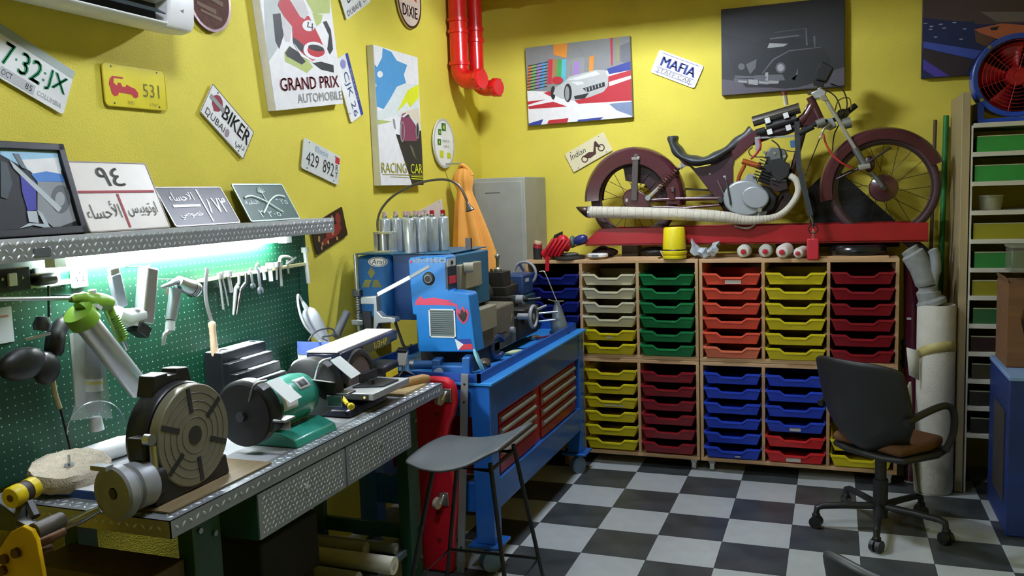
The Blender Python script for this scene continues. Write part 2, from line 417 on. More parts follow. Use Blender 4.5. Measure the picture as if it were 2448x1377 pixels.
# grand prix canvas (runs on above the frame)
c6 = cr(620, 0, .2105)
art = [(c6([(40, -300), (220, -300), (240, 150), (270, 350), (200, 560), (90, 700), (60, 300)]), PRN('smoke', 'b7bcb8')),
       (c6([(150, 160), (240, 150), (275, 400), (225, 560), (180, 470)]), pK),
       (c6([(470, -100), (800, -60), (800, 150), (620, 160), (560, 60)]), PRN('sage', 'aebb6a')),
       (c6([(600, 150), (720, 170), (700, 260), (650, 300)]), PRN('sage', 'aebb6a')),
       (c6([(280, 600), (340, 520), (520, 650), (610, 760), (540, 830), (400, 750), (290, 700)]), PRN('sage', 'aebb6a')),
       (c6([(290, 600), (340, 525), (440, 590), (525, 700), (480, 735), (310, 640)]), pK),
       (c6([(260, 160), (350, 180), (380, 270), (345, 480), (290, 470), (255, 300)]), PRN('pale', 'c9c4c2')),
       (c6([(600, 715), (700, 700), (840, 740), (845, 825), (700, 790)]), pK),
       (c6([(720, 250), (760, 235), (810, 340), (835, 560), (800, 620), (770, 560), (790, 400)]), pK),
       (c6([(210, 60), (250, -60), (330, -20), (480, 190), (560, 180), (690, 440), (740, 560), (730, 650), (600, 690), (480, 600), (380, 480), (370, 300), (270, 180)]), pR),
       (c6([(350, 10), (480, -40), (560, 150), (510, 220), (460, 190)]), PRN('pale', 'c9c4c2')),
       (c6([(375, 420), (440, 460), (505, 520), (490, 590), (420, 550), (380, 490)]), pK),
       (c6(ellp(625, 575, 130, 100, rot=.25)), pW), (c6(ellp(640, 578, 100, 68, rot=.2)), pR), (c6(ellp(640, 545, 92, 34, rot=.2)), pK),
       (c6([(380, 480), (480, 610), (600, 690), (760, 640), (800, 650), (620, 715), (470, 640)]), pW),
       (c6(ellp(555, 292, 72, 62, rot=.3)), pW),
       (c6([(545, 250), (560, 250), (550, 300), (610, 310), (610, 322), (535, 310)]), pK), (c6([(590, 265), (603, 267), (600, 345), (588, 343)]), pK)]
gp, f = canvas('canvas_print', 'tall white canvas print of a red racing car lettered GRAND PRIX AUTOMOBILE', 'L', (621, -93), (795, -110), (805, 271.6), (643, 242), pW, pW, art=art)
GPR = PRN('rose', 'a84c56')
text('GRAND PRIX', f, .03, -.335, .86, .085, GPR, gp, .003, off=.012); text('AUTOMOBILE', f, .15, -.435, .68, .062, pG, gp, .003)
# racing car canvas
c7 = cr(870, 90, .2614)
art = [(c7([(75, 240), (120, 270), (165, 180), (170, 95), (250, 130), (300, 210), (395, 250), (365, 340), (385, 415), (300, 450), (240, 560), (180, 655), (120, 630), (75, 650)]), PRN('sky', '4c93c4')),
       (c7(ellp(147, 335, 26, 30)), pW), (c7(ellp(97, 437, 18, 20)), pW),
       (c7([(75, 660), (185, 660), (300, 460), (385, 420), (500, 430), (500, 900), (300, 700), (75, 760)]), PRN('cloud', 'd6dcd8')),
       (c7([(500, 425), (500, 550), (420, 640), (395, 590), (300, 680), (320, 640), (400, 480)]), pY),
       (c7([(75, 745), (260, 765), (180, 785), (75, 790)]), PRN('sage', 'aebb6a')),
       (c7([(500, 640), (520, 800), (420, 720), (330, 690)]), PRN('sand', 'd9cdb6')),
       (c7([(290, 880), (350, 900), (540, 850), (548, 1345), (440, 1345)]), pK),
       (c7([(330, 790), (345, 700), (380, 685), (430, 740), (470, 800), (500, 900), (480, 945), (370, 945), (335, 880)]), PRN('plum', '7c3350')),
       (c7(ellp(350, 860, 22, 95)), pG), (c7(ellp(352, 860, 12, 80)), PRN('plum', '7c3350')), (c7(ellp(488, 850, 17, 75)), pG), (c7(ellp(488, 850, 9, 62)), pK),
       (c7([(345, 720), (385, 690), (420, 720), (400, 700), (360, 730)]), pW), (c7([(262, 740), (280, 750), (290, 840), (275, 820)]), pG),
       (c7([(410, 980), (440, 1000), (480, 1120), (450, 1080)]), PRN('olive', '5a5c40')), (c7([(165, 1248), (545, 1256), (545, 1262), (165, 1252)]), PRN('ochre', '9c9430')),
       (c7([(430, 1265), (545, 1272), (545, 1280), (430, 1273)]), pY), (c7([(430, 1285), (545, 1293), (545, 1300), (430, 1293)]), pY), (c7([(240, 1270), (410, 1276), (410, 1280), (240, 1274)]), PRN('ochre', '9c9430'))]
rc, f = canvas('canvas_print', 'narrow canvas print of a plum racing car under blue sky lettered RACING CAR', 'L', (889.6, 106), (998, 136), (1013, 443), (913, 443), pW, OFFW, art=art)
text('RACING', f, -.19, -.37, .56, .075, PRN('ochre', '9c9430'), rc, .003); text('CAR', f, .33, -.372, .29, .075, pY, rc, .003)
# silver car canvas
c3 = cr(1200, 0, .26144)
cols = ['c97a3a', '6fae5a', '9a7ab8', '4a9ac8', 'b52a3c', 'a07848', '3c9a4c', '55b0c0', '8a8a88']
art = [(c3([(470, 400), (600, 390), (590, 530), (470, 500)]), PRN('orange', 'd98a28'))]
for k in range(4): art.append((c3([(240+k*42, 600-k*10), (276+k*42, 590-k*10), (256+k*42, 850-k*14), (225+k*42, 855-k*12)]), PRN('st%d' % k, cols[k])))
for r in range(9): art.append((c3([(240-r*1.5, 600+r*28), (430-r*2, 560+r*28), (430-r*2, 568+r*28), (240-r*1.5, 609+r*28)]), pK))
for k in range(5): art.append((c3([(425+k*42, 545), (465+k*42, 540), (455+k*42, 770), (415+k*42, 770)]), PRN('st%d' % (k+4), cols[k+4])))
art += [(c3([(640, 540), (755, 520), (750, 690), (640, 690)]), pG), (c3([(660, 570), (710, 560), (705, 690), (650, 690)]), PRN('st2', cols[2])),
        (c3([(800, 520), (845, 505), (830, 680), (795, 690)]), PRN('orange', 'd98a28')),
        (c3([(990, 340), (1012, 340), (1015, 600), (1000, 600)]), pR), (c3([(1050, 335), (1065, 335), (1068, 560), (1055, 560)]), PRN('ochre', '9c9430')),
        (c3([(1080, 420), (1180, 380), (1182, 600), (1080, 560)]), PRN('slate', '6a6a70')), (c3([(230, 830), (460, 840), (1190, 560), (1190, 1090), (235, 1150)]), pW),
        (c3([(960, 630), (1185, 560), (1185, 640), (980, 680)]), pB),
        (c3([(970, 700), (1185, 640), (1190, 920), (700, 950), (640, 900), (960, 780)]), pR), (c3([(980, 750), (1188, 690), (1188, 720), (980, 790)]), pW),
        (c3([(380, 850), (450, 830), (480, 890), (440, 880)]), pR), (c3([(235, 930), (400, 910), (235, 960)]), pR), (c3([(235, 975), (470, 930), (600, 975), (250, 998)]), pR),
        (c3([(240, 1130), (380, 1090), (360, 1145), (240, 1155)]), pB), (c3([(430, 1100), (610, 1080), (600, 1125), (415, 1140)]), pR), (c3([(700, 1095), (930, 1070), (900, 1100), (690, 1115)]), pB), (c3([(980, 950), (1190, 930), (1190, 1060), (1050, 1010)]), PRN('steelblue', '7a8aa8')),
        (c3(ellp(510, 735, 52, 34)), pR), (c3(ellp(470, 850, 22, 62)), pK),
        (c3([(560, 760), (620, 700), (860, 640), (940, 640), (975, 700), (970, 790), (930, 840), (800, 890), (660, 920), (540, 900), (470, 860), (490, 800)]), PRN('silver', 'b4b6b2')),
        (c3([(600, 730), (860, 650), (900, 680), (700, 730)]), PRN('silverl', 'd4d6d2')), (c3([(740, 810), (940, 750), (945, 790), (780, 845)]), pK), (c3(ellp(605, 850, 36, 85)), pK), (c3(ellp(598, 855, 20, 66)), pG),
        (c3([(630, 750), (740, 745), (755, 770), (690, 780)]), PRN('silverl', 'd4d6d2')), (c3([(660, 880), (800, 850), (760, 900), (670, 910)]), pK)]
for k in range(6): art.append((c3([(765+k*28, 808-k*9), (773+k*28, 806-k*9), (780+k*28, 838-k*10), (772+k*28, 840-k*10)]), PRN('silver', 'b4b6b2')))
canvas('canvas_print', 'wide canvas print of a silver sports car on a red and white flag pattern', 'B', (1257, 113), (1508, 86), (1511, 279), (1262, 302), PRN('cg', '848482'), PRN('cg', '848482'), art=art)
# dark car canvas
c4 = cr(1808, 0, .26144); LN = PRN('chalk', '9a9a9a'); LN2 = PRN('chalkdim', '5c5c60')
art = [([(1722, 190), (1860, 205), (2022, 160), (2022, 203), (1727, 232)], PRN('mauve', '55505a')),
       (c3([(1990, 300), (2110, 640), (2230, 800), (2448, 800), (2448, 400), (2300, 380)]), PRN('char', '1c1d21')),
       (ellp(1875, 150, 110, 62), PRN('char2', '191a1d')), (c4([(100, 440), (120, 395), (290, 400), (250, 425)]), LN), (c4([(120, 350), (380, 318), (400, 330), (130, 362)]), LN2),
       (c4([(50, 670), (150, 540), (300, 460), (590, 428), (590, 434), (300, 470), (160, 550), (60, 672)]), LN2), (c4(ellp(222, 620, 46, 50)), LN2), (c4(ellp(222, 620, 30, 34)), LN),
       (c4([(-20, 690), (240, 680), (265, 735), (-20, 745)]), LN2), (c4([(0, 735), (210, 740), (200, 765), (0, 765)]), LN), (c4([(80, 665), (110, 660), (105, 765), (85, 765)]), LN),
       (c4([(320, 720), (350, 735), (380, 625), (375, 680), (352, 720)]), LN), (c3([(2130, 690), (2420, 700), (2420, 720), (2130, 712)]), LN2), (c3([(2120, 715), (2440, 740), (2435, 775), (2125, 755)]), LN2),
       (c3([(2160, 735), (2240, 740), (2240, 758), (2160, 752)]), LN), (c3([(2255, 725), (2340, 730), (2340, 778), (2255, 770)]), LN), (c3([(2350, 742), (2440, 748), (2440, 768), (2350, 762)]), LN),
       (c3(ellp(2190, 610, 30, 30)), LN2), (c3([(2230, 590), (2330, 540), (2320, 620), (2270, 680)]), LN2), (c4([(450, 260), (460, 260), (470, 415), (455, 415)]), LN2), (c4([(165, 295), (450, 258), (450, 263), (165, 300)]), LN2), (c4([(520, 330), (540, 330), (540, 430), (532, 430)]), LN2)]
bt, f = canvas('canvas_print', 'dark grey canvas print of an old rounded car drawn in pale lines', 'B', (1722, 19), (2018, -5), (2022, 203), (1727, 232), PRN('chb', '26272b'), PRN('chb', '26272b'), art=art)
# blue track canvas
c9 = cr(2200, 40, .2033)
art = [(c9([(30, -260), (500, -230), (1800, -200), (1800, 60), (700, 90), (30, 10)]), PRN('roof', '4a3a38')), (c9([(700, -60), (1800, -60), (1800, 50), (900, 60)]), PRN('stone', '6c625c')), (c9([(35, 30), (640, 60), (640, 360), (35, 300)]), PRN('navy', '14224c')),
       (c9([(35, 290), (720, 400), (640, 500), (35, 365)]), PRN('kerb', '3f52a8')), (c9([(35, 370), (620, 510), (530, 700), (320, 720), (35, 480)]), PRN('road', '33282c')),
       (c9([(35, 500), (350, 720), (180, 730), (35, 620)]), PRN('violet', '4a3c9c')), (c9([(630, 150), (950, 80), (1900, 120), (1900, 330), (900, 260), (700, 190)]), PRN('carorange', 'b0603c')),
       (c9([(640, 170), (720, 200), (880, 260), (780, 350), (650, 300)]), PRN('carshade', '5c4030')), (c9([(820, 130), (930, 110), (900, 160), (830, 160)]), pK)]
for x, y in ((60, 80), (130, 115), (240, 90), (280, 135), (180, 240), (400, 70), (520, 145), (480, 265), (120, 150)): art.append((c9([(x-30, y), (x, y-9), (x+32, y-3), (x, y+8)]), PRN('foam', '9aa6c0')))
canvas('canvas_print', 'canvas print of an orange racing car on a blue edged track, behind the fan', 'B', (2204, -90), (2560, -118), (2562, 158), (2207, 192), PRN('navy', '14224c'), PRN('edge', '3a2430'), art=art)

# number plates on the left wall
d0 = PX(179, 171, .012); d1 = PX(152, 275, .012); d2 = PX(0, 55, .012)
hh = (d1-d0).length; uu = (d0-d2).normalized()
tl = d0-uu*hh*2; vv = NX.cross(uu).normalized(); vv = vv if (d0-d1).dot(vv) > 0 else -vv
f = Fr(d0-uu*hh-vv*hh/2, uu, vv, NX, hh*2, hh)
th = thing('number_plate', 'white licence plate with green characters 7 32 JX at the left frame edge', 'licence plate', f.o-NX*.012)
M().prism(f.rr(-.5, .5, -.5, .5, .012, 0), -NX*.003).build('plate', WHITE, th)
m = M(); m.prism(f.rr(-.5, .5, .32, .5, .002, .0004), NX*.0002); m.build('print_band', PRN('greygreen', 'a9b4ae'), th)
m = M(); m.prism(f.rr(-.28, .12, -.46, -.26, .002, .0004), NX*.0002); m.build('sticker', LGREY, th)
PGR = PRN('plategreen', '1f8c5c')
text('7', f, -.24, .02, .1, .46, PGR, th, .001, off=.02); text('32', f, .02, .02, .25, .46, PGR, th, .001, off=.02); text('JX', f, .33, .02, .24, .46, PGR, th, .001, off=.02); text('·', f, -.15, .02, .025, .05, PGR, th, .001)
text(':', f, .18, .02, .03, .2, PGR, th, .001)
text('OCT', f, -.2, -.36, .12, .12, pK, th, .001); text('85', f, .05, -.36, .08, .12, pK, th, .001); text('COLUMBIA', f, .3, -.36, .3, .1, pG, th, .001)
th, f = wplate('number_plate', 'yellow plate with a red vintage car and number 531', 'licence plate', 'L', (246, 148), (393, 168), (401, 267), (248, 251), mt('plate_yellow', 'dccb10', .35), rad=.018, border=mt('plate_yellow_rim', 'b8a814', .3), bw=.003)
text('531', f, .24, -.05, .27, .32, PRN('olivek', '6a6410'), th, .001); text('IND', f, -.1, -.38, .1, .08, PRN('ochre', '9c9430'), th, .001); text('1981', f, .27, -.38, .14, .08, PRN('ochre', '9c9430'), th, .001)
cc = [(-.40, .12), (-.36, .2), (-.2, .2), (-.2, .16), (-.34, .16), (-.35, .05), (-.3, -.02), (-.28, .06), (-.24, .06), (-.22, -.02), (-.17, -.02), (-.15, .04), (-.1, 0), (-.02, -.04), (.02, -.12), (.02, -.22), (-.02, -.26), (-.06, -.24), (-.08, -.18), (-.28, -.16), (-.3, -.24), (-.35, -.26), (-.39, -.2), (-.4, -.08), (-.42, 0)]
m = M(); m.prism([f.p(a, b, .0004) for a, b in cc], NX*.0006); m.build('car_emblem', pR, th)
th, f = wplate('number_plate', 'white souvenir plate lettered BIKER DUBAI with a red shield badge', 'licence plate', 'L', (508, 199), (607, 316), (581, 381), (479, 268), WHITE, rad=.006, border=pK, bw=.0025)
text('BIKER', f, .16, .16, .62, .42, pK, th, .001, off=.015); text('DUBAI', f, -.22, -.3, .42, .2, pK, th, .001); text(arab('دبي'), f, .35, -.28, .2, .26, pK, th, .001)
m = M(); m.prism([f.p(a, b, .0004) for a, b in ((-.42, .2), (-.36, .36), (-.3, .4), (-.24, .36), (-.18, .2), (-.22, 0), (-.3, -.12), (-.38, 0))], NX*.0004); m.build('badge_shield', PRN('badge', '8c1830'), th)
m = M(); m.prism([f.p(a, b, .0012) for a, b in ((-.46, .08), (-.14, .08), (-.14, .22), (-.46, .22))], NX*.0004); m.build('badge_bar', pG, th)
m = M(); m.prism(f.el(.05, -.3, .045, .13, .0005), NX*.0004); m.build('emblem', PRN('mauveg', 'a08c94'), th)
# plate at the top
d0 = PX(829, 48, .012); d1 = PX(886, 4, .012); uu = (d1-d0).normalized(); vv = NX.cross(uu).normalized(); vv = vv if vv.z > 0 else -vv; w = (d1-d0).length
f = Fr(d0+uu*w/2+vv*w*.25, uu, vv, NX, w, w*.5)
th = thing('number_plate', 'white souvenir plate lettered DUBAI beside the grand prix canvas top', 'licence plate', f.o-NX*.012)
M().prism(f.rr(-.5, .5, -.5, .5, .006, 0), -NX*.003).build('plate', WHITE, th)
text('DUBAI', f, -.2, -.34, .44, .18, pK, th, .001); text(arab('دبي'), f, .34, -.3, .22, .24, pK, th, .001); text('BIKER', f, .05, .15, .7, .4, pK, th, .001)
m = M(); m.prism(f.el(.1, -.33, .04, .12, .0005), NX*.0004); m.build('emblem', pG, th)
th, f = wplate('number_plate', 'white and blue MICHIGAN licence plate CJK 26 hung nearly upright', 'licence plate', 'L', (831, 128), (870, 275), (838, 291), (800, 141), WHITE, rad=.012)
m = M(); m.prism(f.rr(-.5, .5, .3, .5, .004, .0004), NX*.0003); m.build('print_band', pB, th)
text('MICHIGAN', f, 0, .38, .5, .13, pW, th, .001, off=.01); text('CJK 26', f, .1, -.06, .72, .42, PRN('plateblue', '3c4a7c'), th, .001); m = M(); m.prism(f.el(-.38, -.02, .07, .2, .0005), NX*.0004); m.build('emblem', PRN('lilac', '8c86b8'), th)
th, f = wplate('number_plate', 'pale Illinois licence plate 429 892 RT hanging above the shelf end', 'licence plate', 'L', (726, 329), (814, 373), (809, 445), (721, 400), mt('plate_pale', 'cfd2ce', .4), rad=.012)
text('429', f, -.24, -.08, .32, .44, pK, th, .001); text('892', f, .19, -.08, .3, .44, pK, th, .001); text('R', f, .42, .05, .07, .2, pK, th, .001); text('T', f, .42, -.2, .07, .2, pK, th, .001)
text('Illinois', f, -.02, .33, .34, .2, PRN('skyb', '7a9ab8'), th, .001, skew=.2); m = M(); m.prism(f.rr(.36, .48, .2, .42, .002, .0004), NX*.0004); m.build('sticker', pR, th)
th, f = wplate('metal_sign', 'dark brown metal sign with red flame picture half behind the shelf end', 'sign', 'L', (744, 539), (818, 492), (831, 563), (757, 610), mt('sign_brown', '2a1814', .3), rad=.01)
m = M()
for a, b, w, h in ((.1, -.1, .25, .2), (-.2, -.25, .12, .1), (.3, .2, .08, .2)): m.prism(f.el(a, b, w, h, .0005), NX*.0004)
m.build('picture', PRN('flame', '7c2018'), th)
m = M()
for k in range(9): m.prism(f.el(random.uniform(-.4, .45), random.uniform(-.45, .4), .03, .07, .001, 8), NX*.0004)
m.build('highlight_print', PRN('straw', 'a8844a'), th)
th, f = wplate('metal_sign', 'small white sign standing on its corner behind the spray cans', 'sign', 'L', (1003, 505), (1056, 474), (1063, 530), (1010, 560), mt('sign_white', 'd8cfc8', .4), rad=.004)
# round signs
def oval(name, label, cu, cv, pl, pr_, pb, base, rim, bars=()):
    c = PX(cu, cv, .02); ry = abs(PX(pl, cv, .02).y-PX(pr_, cv, .02).y)/2; rz = abs(c.z-PX(cu, pb, .02).z)
    f = Fr(c, (0, 1, 0), (0, 0, 1), NX, 2*ry, 2*rz)
    th = thing(name, label, 'sign', c-NX*.02)
    M().prism(f.el(0, 0, .5, .5, 0, 40), -NX*.008).build('plate', base, th)
    m = M(); o = f.el(0, 0, .5, .5, .001, 40); q = f.el(0, 0, .45, .455, .001, 40); m.add(o+q, [(i, (i+1) % 40, 40+(i+1) % 40, 40+i) for i in range(40)]); m.build('rim', rim, th)
    return th, f
th, f = oval('round_sign', 'brown oval metal sign hanging beside the air conditioner', 502, 0, 451, 552, 75, mt('copper_sign', '4a2416', .8, 0, var=.3, scale=30), mt('copper_rim', '4a2018', .35, .3))
m = M()
for a, b, w, h, in ((-.1, -.1, .22, .03), (.1, .05, .2, .03), (-.2, .1, .12, .04), (0, -.2, .25, .02)): m.prism([f.p(a-w, b-h, .001), f.p(a+w, b-h-.08, .001), f.p(a+w, b+h-.06, .001), f.p(a-w, b+h, .001)], NX*.0005)
m.build('relief', mt('copper_relief', '6a5444', .8), th)
th, f = oval('round_sign', 'cream oval sign lettered DIXIE with a red top beside the pipes', 979, 0, 950, 1006, 67, mt('sign_cream', 'dcc9b8', .4), mt('sign_brownrim', '4a3024', .4))
text('DIXIE', f, 0, -.2, .62, .2, PRN('umber', '3c2420'), th, .0015, off=.01); m = M(); m.prism([f.p(a, b, .0008) for a, b in ((-.3, 0), (0, .08), (.3, 0), (.25, .3), (-.25, .3))], NX*.0004); m.build('emblem', PRN('coral', 'c8443c'), th)
th, f = oval('round_sign', 'white oval sign with small green badges dated 1874 under the pipes', 1062, 343, 1038, 1087, 402, WHITE, LGREY)
bd = M(); by = M()
for a, b, w, h in ((.0, .33, .1, .08), (-.2, .22, .07, .06), (-.24, .02, .08, .06)):
    q = Fr(f.p(a, b), f.u, f.v, NX, w*2*f.w, h*2*f.h); bd.prism(q.rr(-.5, .5, -.5, .5, .003, .001), NX*.0004); by.prism([q.p(-.2, -.2, .0018), q.p(.2, -.25, .0018), q.p(.1, .25, .0018), q.p(-.15, .1, .0018)], NX*.0004)
for a, b, w, h in ((-.15, -.22, .09, .07), (.2, -.24, .09, .06)):
    q = Fr(f.p(a, b), f.u, f.v, NX, w*2*f.w, h*2*f.h); by.prism(q.rr(-.5, .5, -.5, .5, .003, .001), NX*.0004)
bd.build('green_badge', PRN('badgegreen', '2c6a2c'), th); by.build('yellow_badge', PRN('badgeyellow', 'c8cc20'), th)
text('SINCE', f, .08, .05, .34, .05, pG, th, .0015); text('1874', f, .08, -.06, .24, .05, pG, th, .0015)
# plates on the back wall
th, f = wplate('number_plate', 'white plate lettered MAFIA STAFF CAR between two canvases', 'licence plate', 'B', (1576, 118), (1682, 157), (1660, 212), (1555.6, 172.5), WHITE, rad=.014)
text('MAFIA', f, .02, .1, .76, .4, pB, th, .001, off=.03); text('STAFF CAR', f, 0, -.29, .78, .16, PRN('midgrey', '6c6c70'), th, .001)
m = M()
for b in (-.19, .4, -.4): m.prism([f.p(-.42, b, .0005), f.p(.42, b, .0005), f.p(.42, b+.02, .0005), f.p(-.42, b+.02, .0005)], NB*.0003)
m.build('printed_line', pB, th)
th, f = wplate('number_plate', 'cream plate with an old motorcycle picture lettered Indian behind the rear fender', 'licence plate', 'B', (1350, 367), (1443, 316), (1464, 358), (1371, 414), mt('plate_cream', 'e2d8b0', .4), rad=.008, border=None)
text('Indian', f, -.22, .2, .38, .28, pK, th, .001, skew=.25)
m = M()
for a in (-.14, .3): m.torus(f.p(a, -.2 if a < 0 else -.12, .001), NB, .02, .0035, 20, 6)
m.prism([f.p(a, b, .0006) for a, b in ((-.15, -.05), (0, 0), (.1, -.1), (.22, .3), (.26, .3), (.3, -.1), (.2, .05), (.14, -.25), (-.02, -.3), (-.1, -.2))], NB*.0004); m.build('motorcycle_print', PRN('sepia', '4a2820'), th)

# ---------------------------------------------------------------- air conditioner
ac = thing('air_conditioner', 'white split air conditioner high on the left wall', 'air conditioner', (0, -3.5, 2.26))
pf = [(.002, 2.297), (.08, 2.272), (.15, 2.262), (.188, 2.268), (.2, 2.278), (.2, 2.282), (.15, 2.29), (.15, 2.345), (.208, 2.357), (.212, 2.52), (.19, 2.555), (.002, 2.56)]
m = M(); m.prism([(x, -4.0, z) for x, z in pf], (0, .83, 0)); m.build('housing', WHITE, ac, bevel=.006)
pe = [(.002, 2.297), (.08, 2.272), (.15, 2.262), (.188, 2.268), (.203, 2.29), (.209, 2.36), (.212, 2.52), (.19, 2.555), (.002, 2.56)]
m = M(); m.prism([(x, -3.17, z) for x, z in pe], (0, .125, 0)); m.build('end_cap', WHITE, ac, bevel=.008)
M().box(.148, .1535, -3.99, -3.175, 2.288, 2.350).build('air_outlet', BLKM, ac)
m = M(); m.obox((.18, -3.58, 2.318), (.045, .8, .004), rot=(0, .5, 0)); m.build('louvre', mt('louvre', '3c4648', .4), ac)
m = M(); m.prism([(.2055, -3.118, 2.328), (.2055, -3.098, 2.336), (.2055, -3.103, 2.322)], (.0015, 0, 0)); m.build('badge', BLACK, ac)
# ---------------------------------------------------------------- red pipes
def pipe(x, y, r, zb, label, grp):
    t = thing('fire_pipe', label, 'pipe', (x, y, zb), grp)
    m = M(); m.tube([(x, y, 3.1), (x, y, zb+.14)]+[(x+.085*(1-math.cos(a)), y-.025*(1-math.cos(a)), zb+.14-.085*math.sin(a)) for a in [PI/12*k for k in range(1, 7)]]+[(x+.14, y-.035, zb+.055)], r, 24, caps=False); m.build('pipe', REDP, t)
    m = M()
    for z in (zb+.165, zb+.36, zb+.43): m.lathe([(r+.001, -.012), (r+.009, -.01), (r+.009, .01), (r+.001, .012)], (x, y, z), (0, 0, 1), 24)
    m.build('coupling', REDP, t)
    e = V((x+.15, y-.037, zb+.055)); ax = V((.97, -.25, 0)).normalized()
    m = M(); m.lathe([(r-.008, -.03), (r+.004, -.03), (r+.008, -.02), (r+.008, .012), (r+.002, .02), (r-.008, .02)], e, ax, 24); m.build('outlet_rim', REDP, t)
    M().cyl(e-ax*.02, e-ax*.018, r-.006, n=20).build('outlet_inside', mt('pipe_inside', '2a0a0a', .7), t)
    m = M()
    for k in range(6):
        a = k*PI/3; u, w = perp(ax); p = e+(u*math.cos(a)+w*math.sin(a))*(r+.008); m.cyl(p-ax*.012, p+ax*.014, .006, n=8)
    m.build('bolt', REDP, t)
pipe(.072, -.47, .056, 2.335, 'thick red pipe nearer the canvas, ending in an open elbow', 'red fire pipes')
pipe(.115, -.3, .049, 2.3, 'red pipe on the right of its pair, ending in an open elbow', 'red fire pipes')
t = thing('fire_pipe', 'red horizontal pipe run along the top of the back wall', 'pipe', (.3, -.3, 2.93))
M().cyl((.168, -.3, 2.965), (3.78, -.3, 2.965), .05, n=24).build('pipe', REDP, t)
m = M()
for x in (.24, .45, 1.6, 2.8): m.lathe([(.051, -.02), (.06, -.018), (.06, .018), (.051, .02)], (x, -.3, 2.965), (1, 0, 0), 24)
m.build('coupling', REDP, t)
m = M()
for x in (1.0, 2.2, 3.4): m.cyl((x, -.3, 3.015), (x, -.3, 3.1), .006, n=8)
m.build('hanger', STEEL, t)
# ---------------------------------------------------------------- workbench
BGREEN = mt('bench_green', '1c4a34', .4, coat=.2); BX0, BX1, BY0, BY1, BZ = .06, .70, -3.87, -2.235, .88
wb = thing('workbench', 'long workbench edged in tread plate on green steel legs', 'workbench', ((BX0+BX1)/2, (BY0+BY1)/2, 0))
M().box(BX0, BX1-.004, BY0+.004, BY1-.004, BZ-.035, BZ-.001).build('worktop', wood('plywood', '8a7a58', 'a08e68', 'Y'), wb)
M().box(BX0+.01, BX1-.065, BY0+.065, BY1-.02, BZ-.001, BZ+.001).build('bench_mat', mt('bench_mat', '9a9ca0', .55, var=.12, scale=5), wb)
def tread(frame, name, parent, thick, pitch, size, hgt):
    f = frame; m = M(); m.prism([f.p(-.5, -.5), f.p(.5, -.5), f.p(.5, .5), f.p(-.5, .5)], -f.n*thick); o = m.build(name, TREAD, parent)
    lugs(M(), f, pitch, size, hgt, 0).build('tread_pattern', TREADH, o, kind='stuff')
    return o
tread(Fr((BX1, (BY0+BY1)/2, BZ-.022), (0, 1, 0), (0, 0, 1), NX, BY1-BY0, .048), 'front_edge_trim', wb, .003, .026, .0095, .0018)
tread(Fr(((BX0+BX1)/2, BY0, BZ-.022), (1, 0, 0), (0, 0, 1), NB, BX1-BX0, .048), 'end_edge_trim', wb, .003, .026, .0095, .0018)
tread(Fr((BX1-.03, (BY0+BY1)/2, BZ+.002), (0, 1, 0), (-1, 0, 0), (0, 0, 1), BY1-BY0, .06), 'top_edge_trim', wb, .0028, .026, .0095, .0018)
tread(Fr(((BX0+BX1)/2-.03, BY0+.03, BZ+.002), (1, 0, 0), (0, 1, 0), (0, 0, 1), BX1-BX0-.06, .06), 'top_end_trim', wb, .0028, .026, .0095, .0018)
for y, wd_ in ((-3.64, .115), (-2.37, .1)):
    for x in (.61, .14):
        m = M(); m.box(x-.003, x+.003, y-wd_/2, y+wd_/2, 0, BZ-.036); m.box(x-.05 if x > .3 else x, x if x > .3 else x+.05, y-wd_/2, y-wd_/2+.005, 0, BZ-.036); lg = m.build('leg', BGREEN, wb, bevel=.002)
        if x > .3:
            m = M()
            for dy, z in ((-.03, .77), (.03, .74), (-.03, .12), (.03, .14)): m.cyl((x+.003, y+dy, z), (x+.010, y+dy, z), .009, n=6)
            m.build('bolt', STEEL, lg)
M().box(.13, .62, -3.62, -3.60, .22, .28).build('leg_brace', BGREEN, wb); M().box(.13, .62, -2.36, -2.34, .22, .28).build('leg_brace', BGREEN, wb)
M().box(.12, .15, -3.6, -2.4, .2, .27).build('back_rail', BGREEN, wb)
for y0, y1 in ((-3.52, -3.035), (-3.03, -2.545)):
    dr = M().box(.2, .694, y0, y1, .69, .829).build('drawer', BGREEN, wb)
    tread(Fr((.700, (y0+y1)/2, .7595), (0, 1, 0), (0, 0, 1), NX, y1-y0-.004, .137), 'drawer_front', dr, .005, .0185, .0072, .0014)
    m = M(); m.cyl((.70, (y0+y1)/2, .775), (.706, (y0+y1)/2, .775), .009, n=16); m.build('lock', CHROME, dr)
# ---------------------------------------------------------------- shelf, pegboard, lamp
SH = thing('wall_shelf', 'tread plate shelf carrying the leaning number plates above the pegboard', 'shelf', (.1, -3.1, 1.535))
M().box(.002, .166, -4.15, -2.17, 1.585, 1.6).build('shelf_board', LGREY, SH); M().box(.15, .166, -4.15, -2.17, 1.535, 1.585).build('fascia', TREAD, SH)
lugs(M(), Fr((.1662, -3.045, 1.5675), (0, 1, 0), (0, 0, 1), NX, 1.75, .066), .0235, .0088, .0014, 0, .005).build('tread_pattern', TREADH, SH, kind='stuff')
m = M(); m.box(.166, .168, -4.15, -3.925, 1.535, 1.6); m.build('end_strip', mt('brushed_strip', '9a9ea2', .35, .9), SH)
m = M(); q = PX(102, 603, .168); m.box(.1665, .168, q.y-.028, q.y+.028, q.z-.012, q.z+.012); m.build('maker_badge', mt('badge_dark', '55585c', .4), SH)
PG = thing('pegboard', 'green perforated tool board behind the workbench', 'pegboard', (.04, -3.1, .885))
M().box(.012, .03, -4.15, -2.2, .885, 1.535).build('board', mt('peg_green', '083f2a', .45, var=.12, scale=3), PG)
m = M()
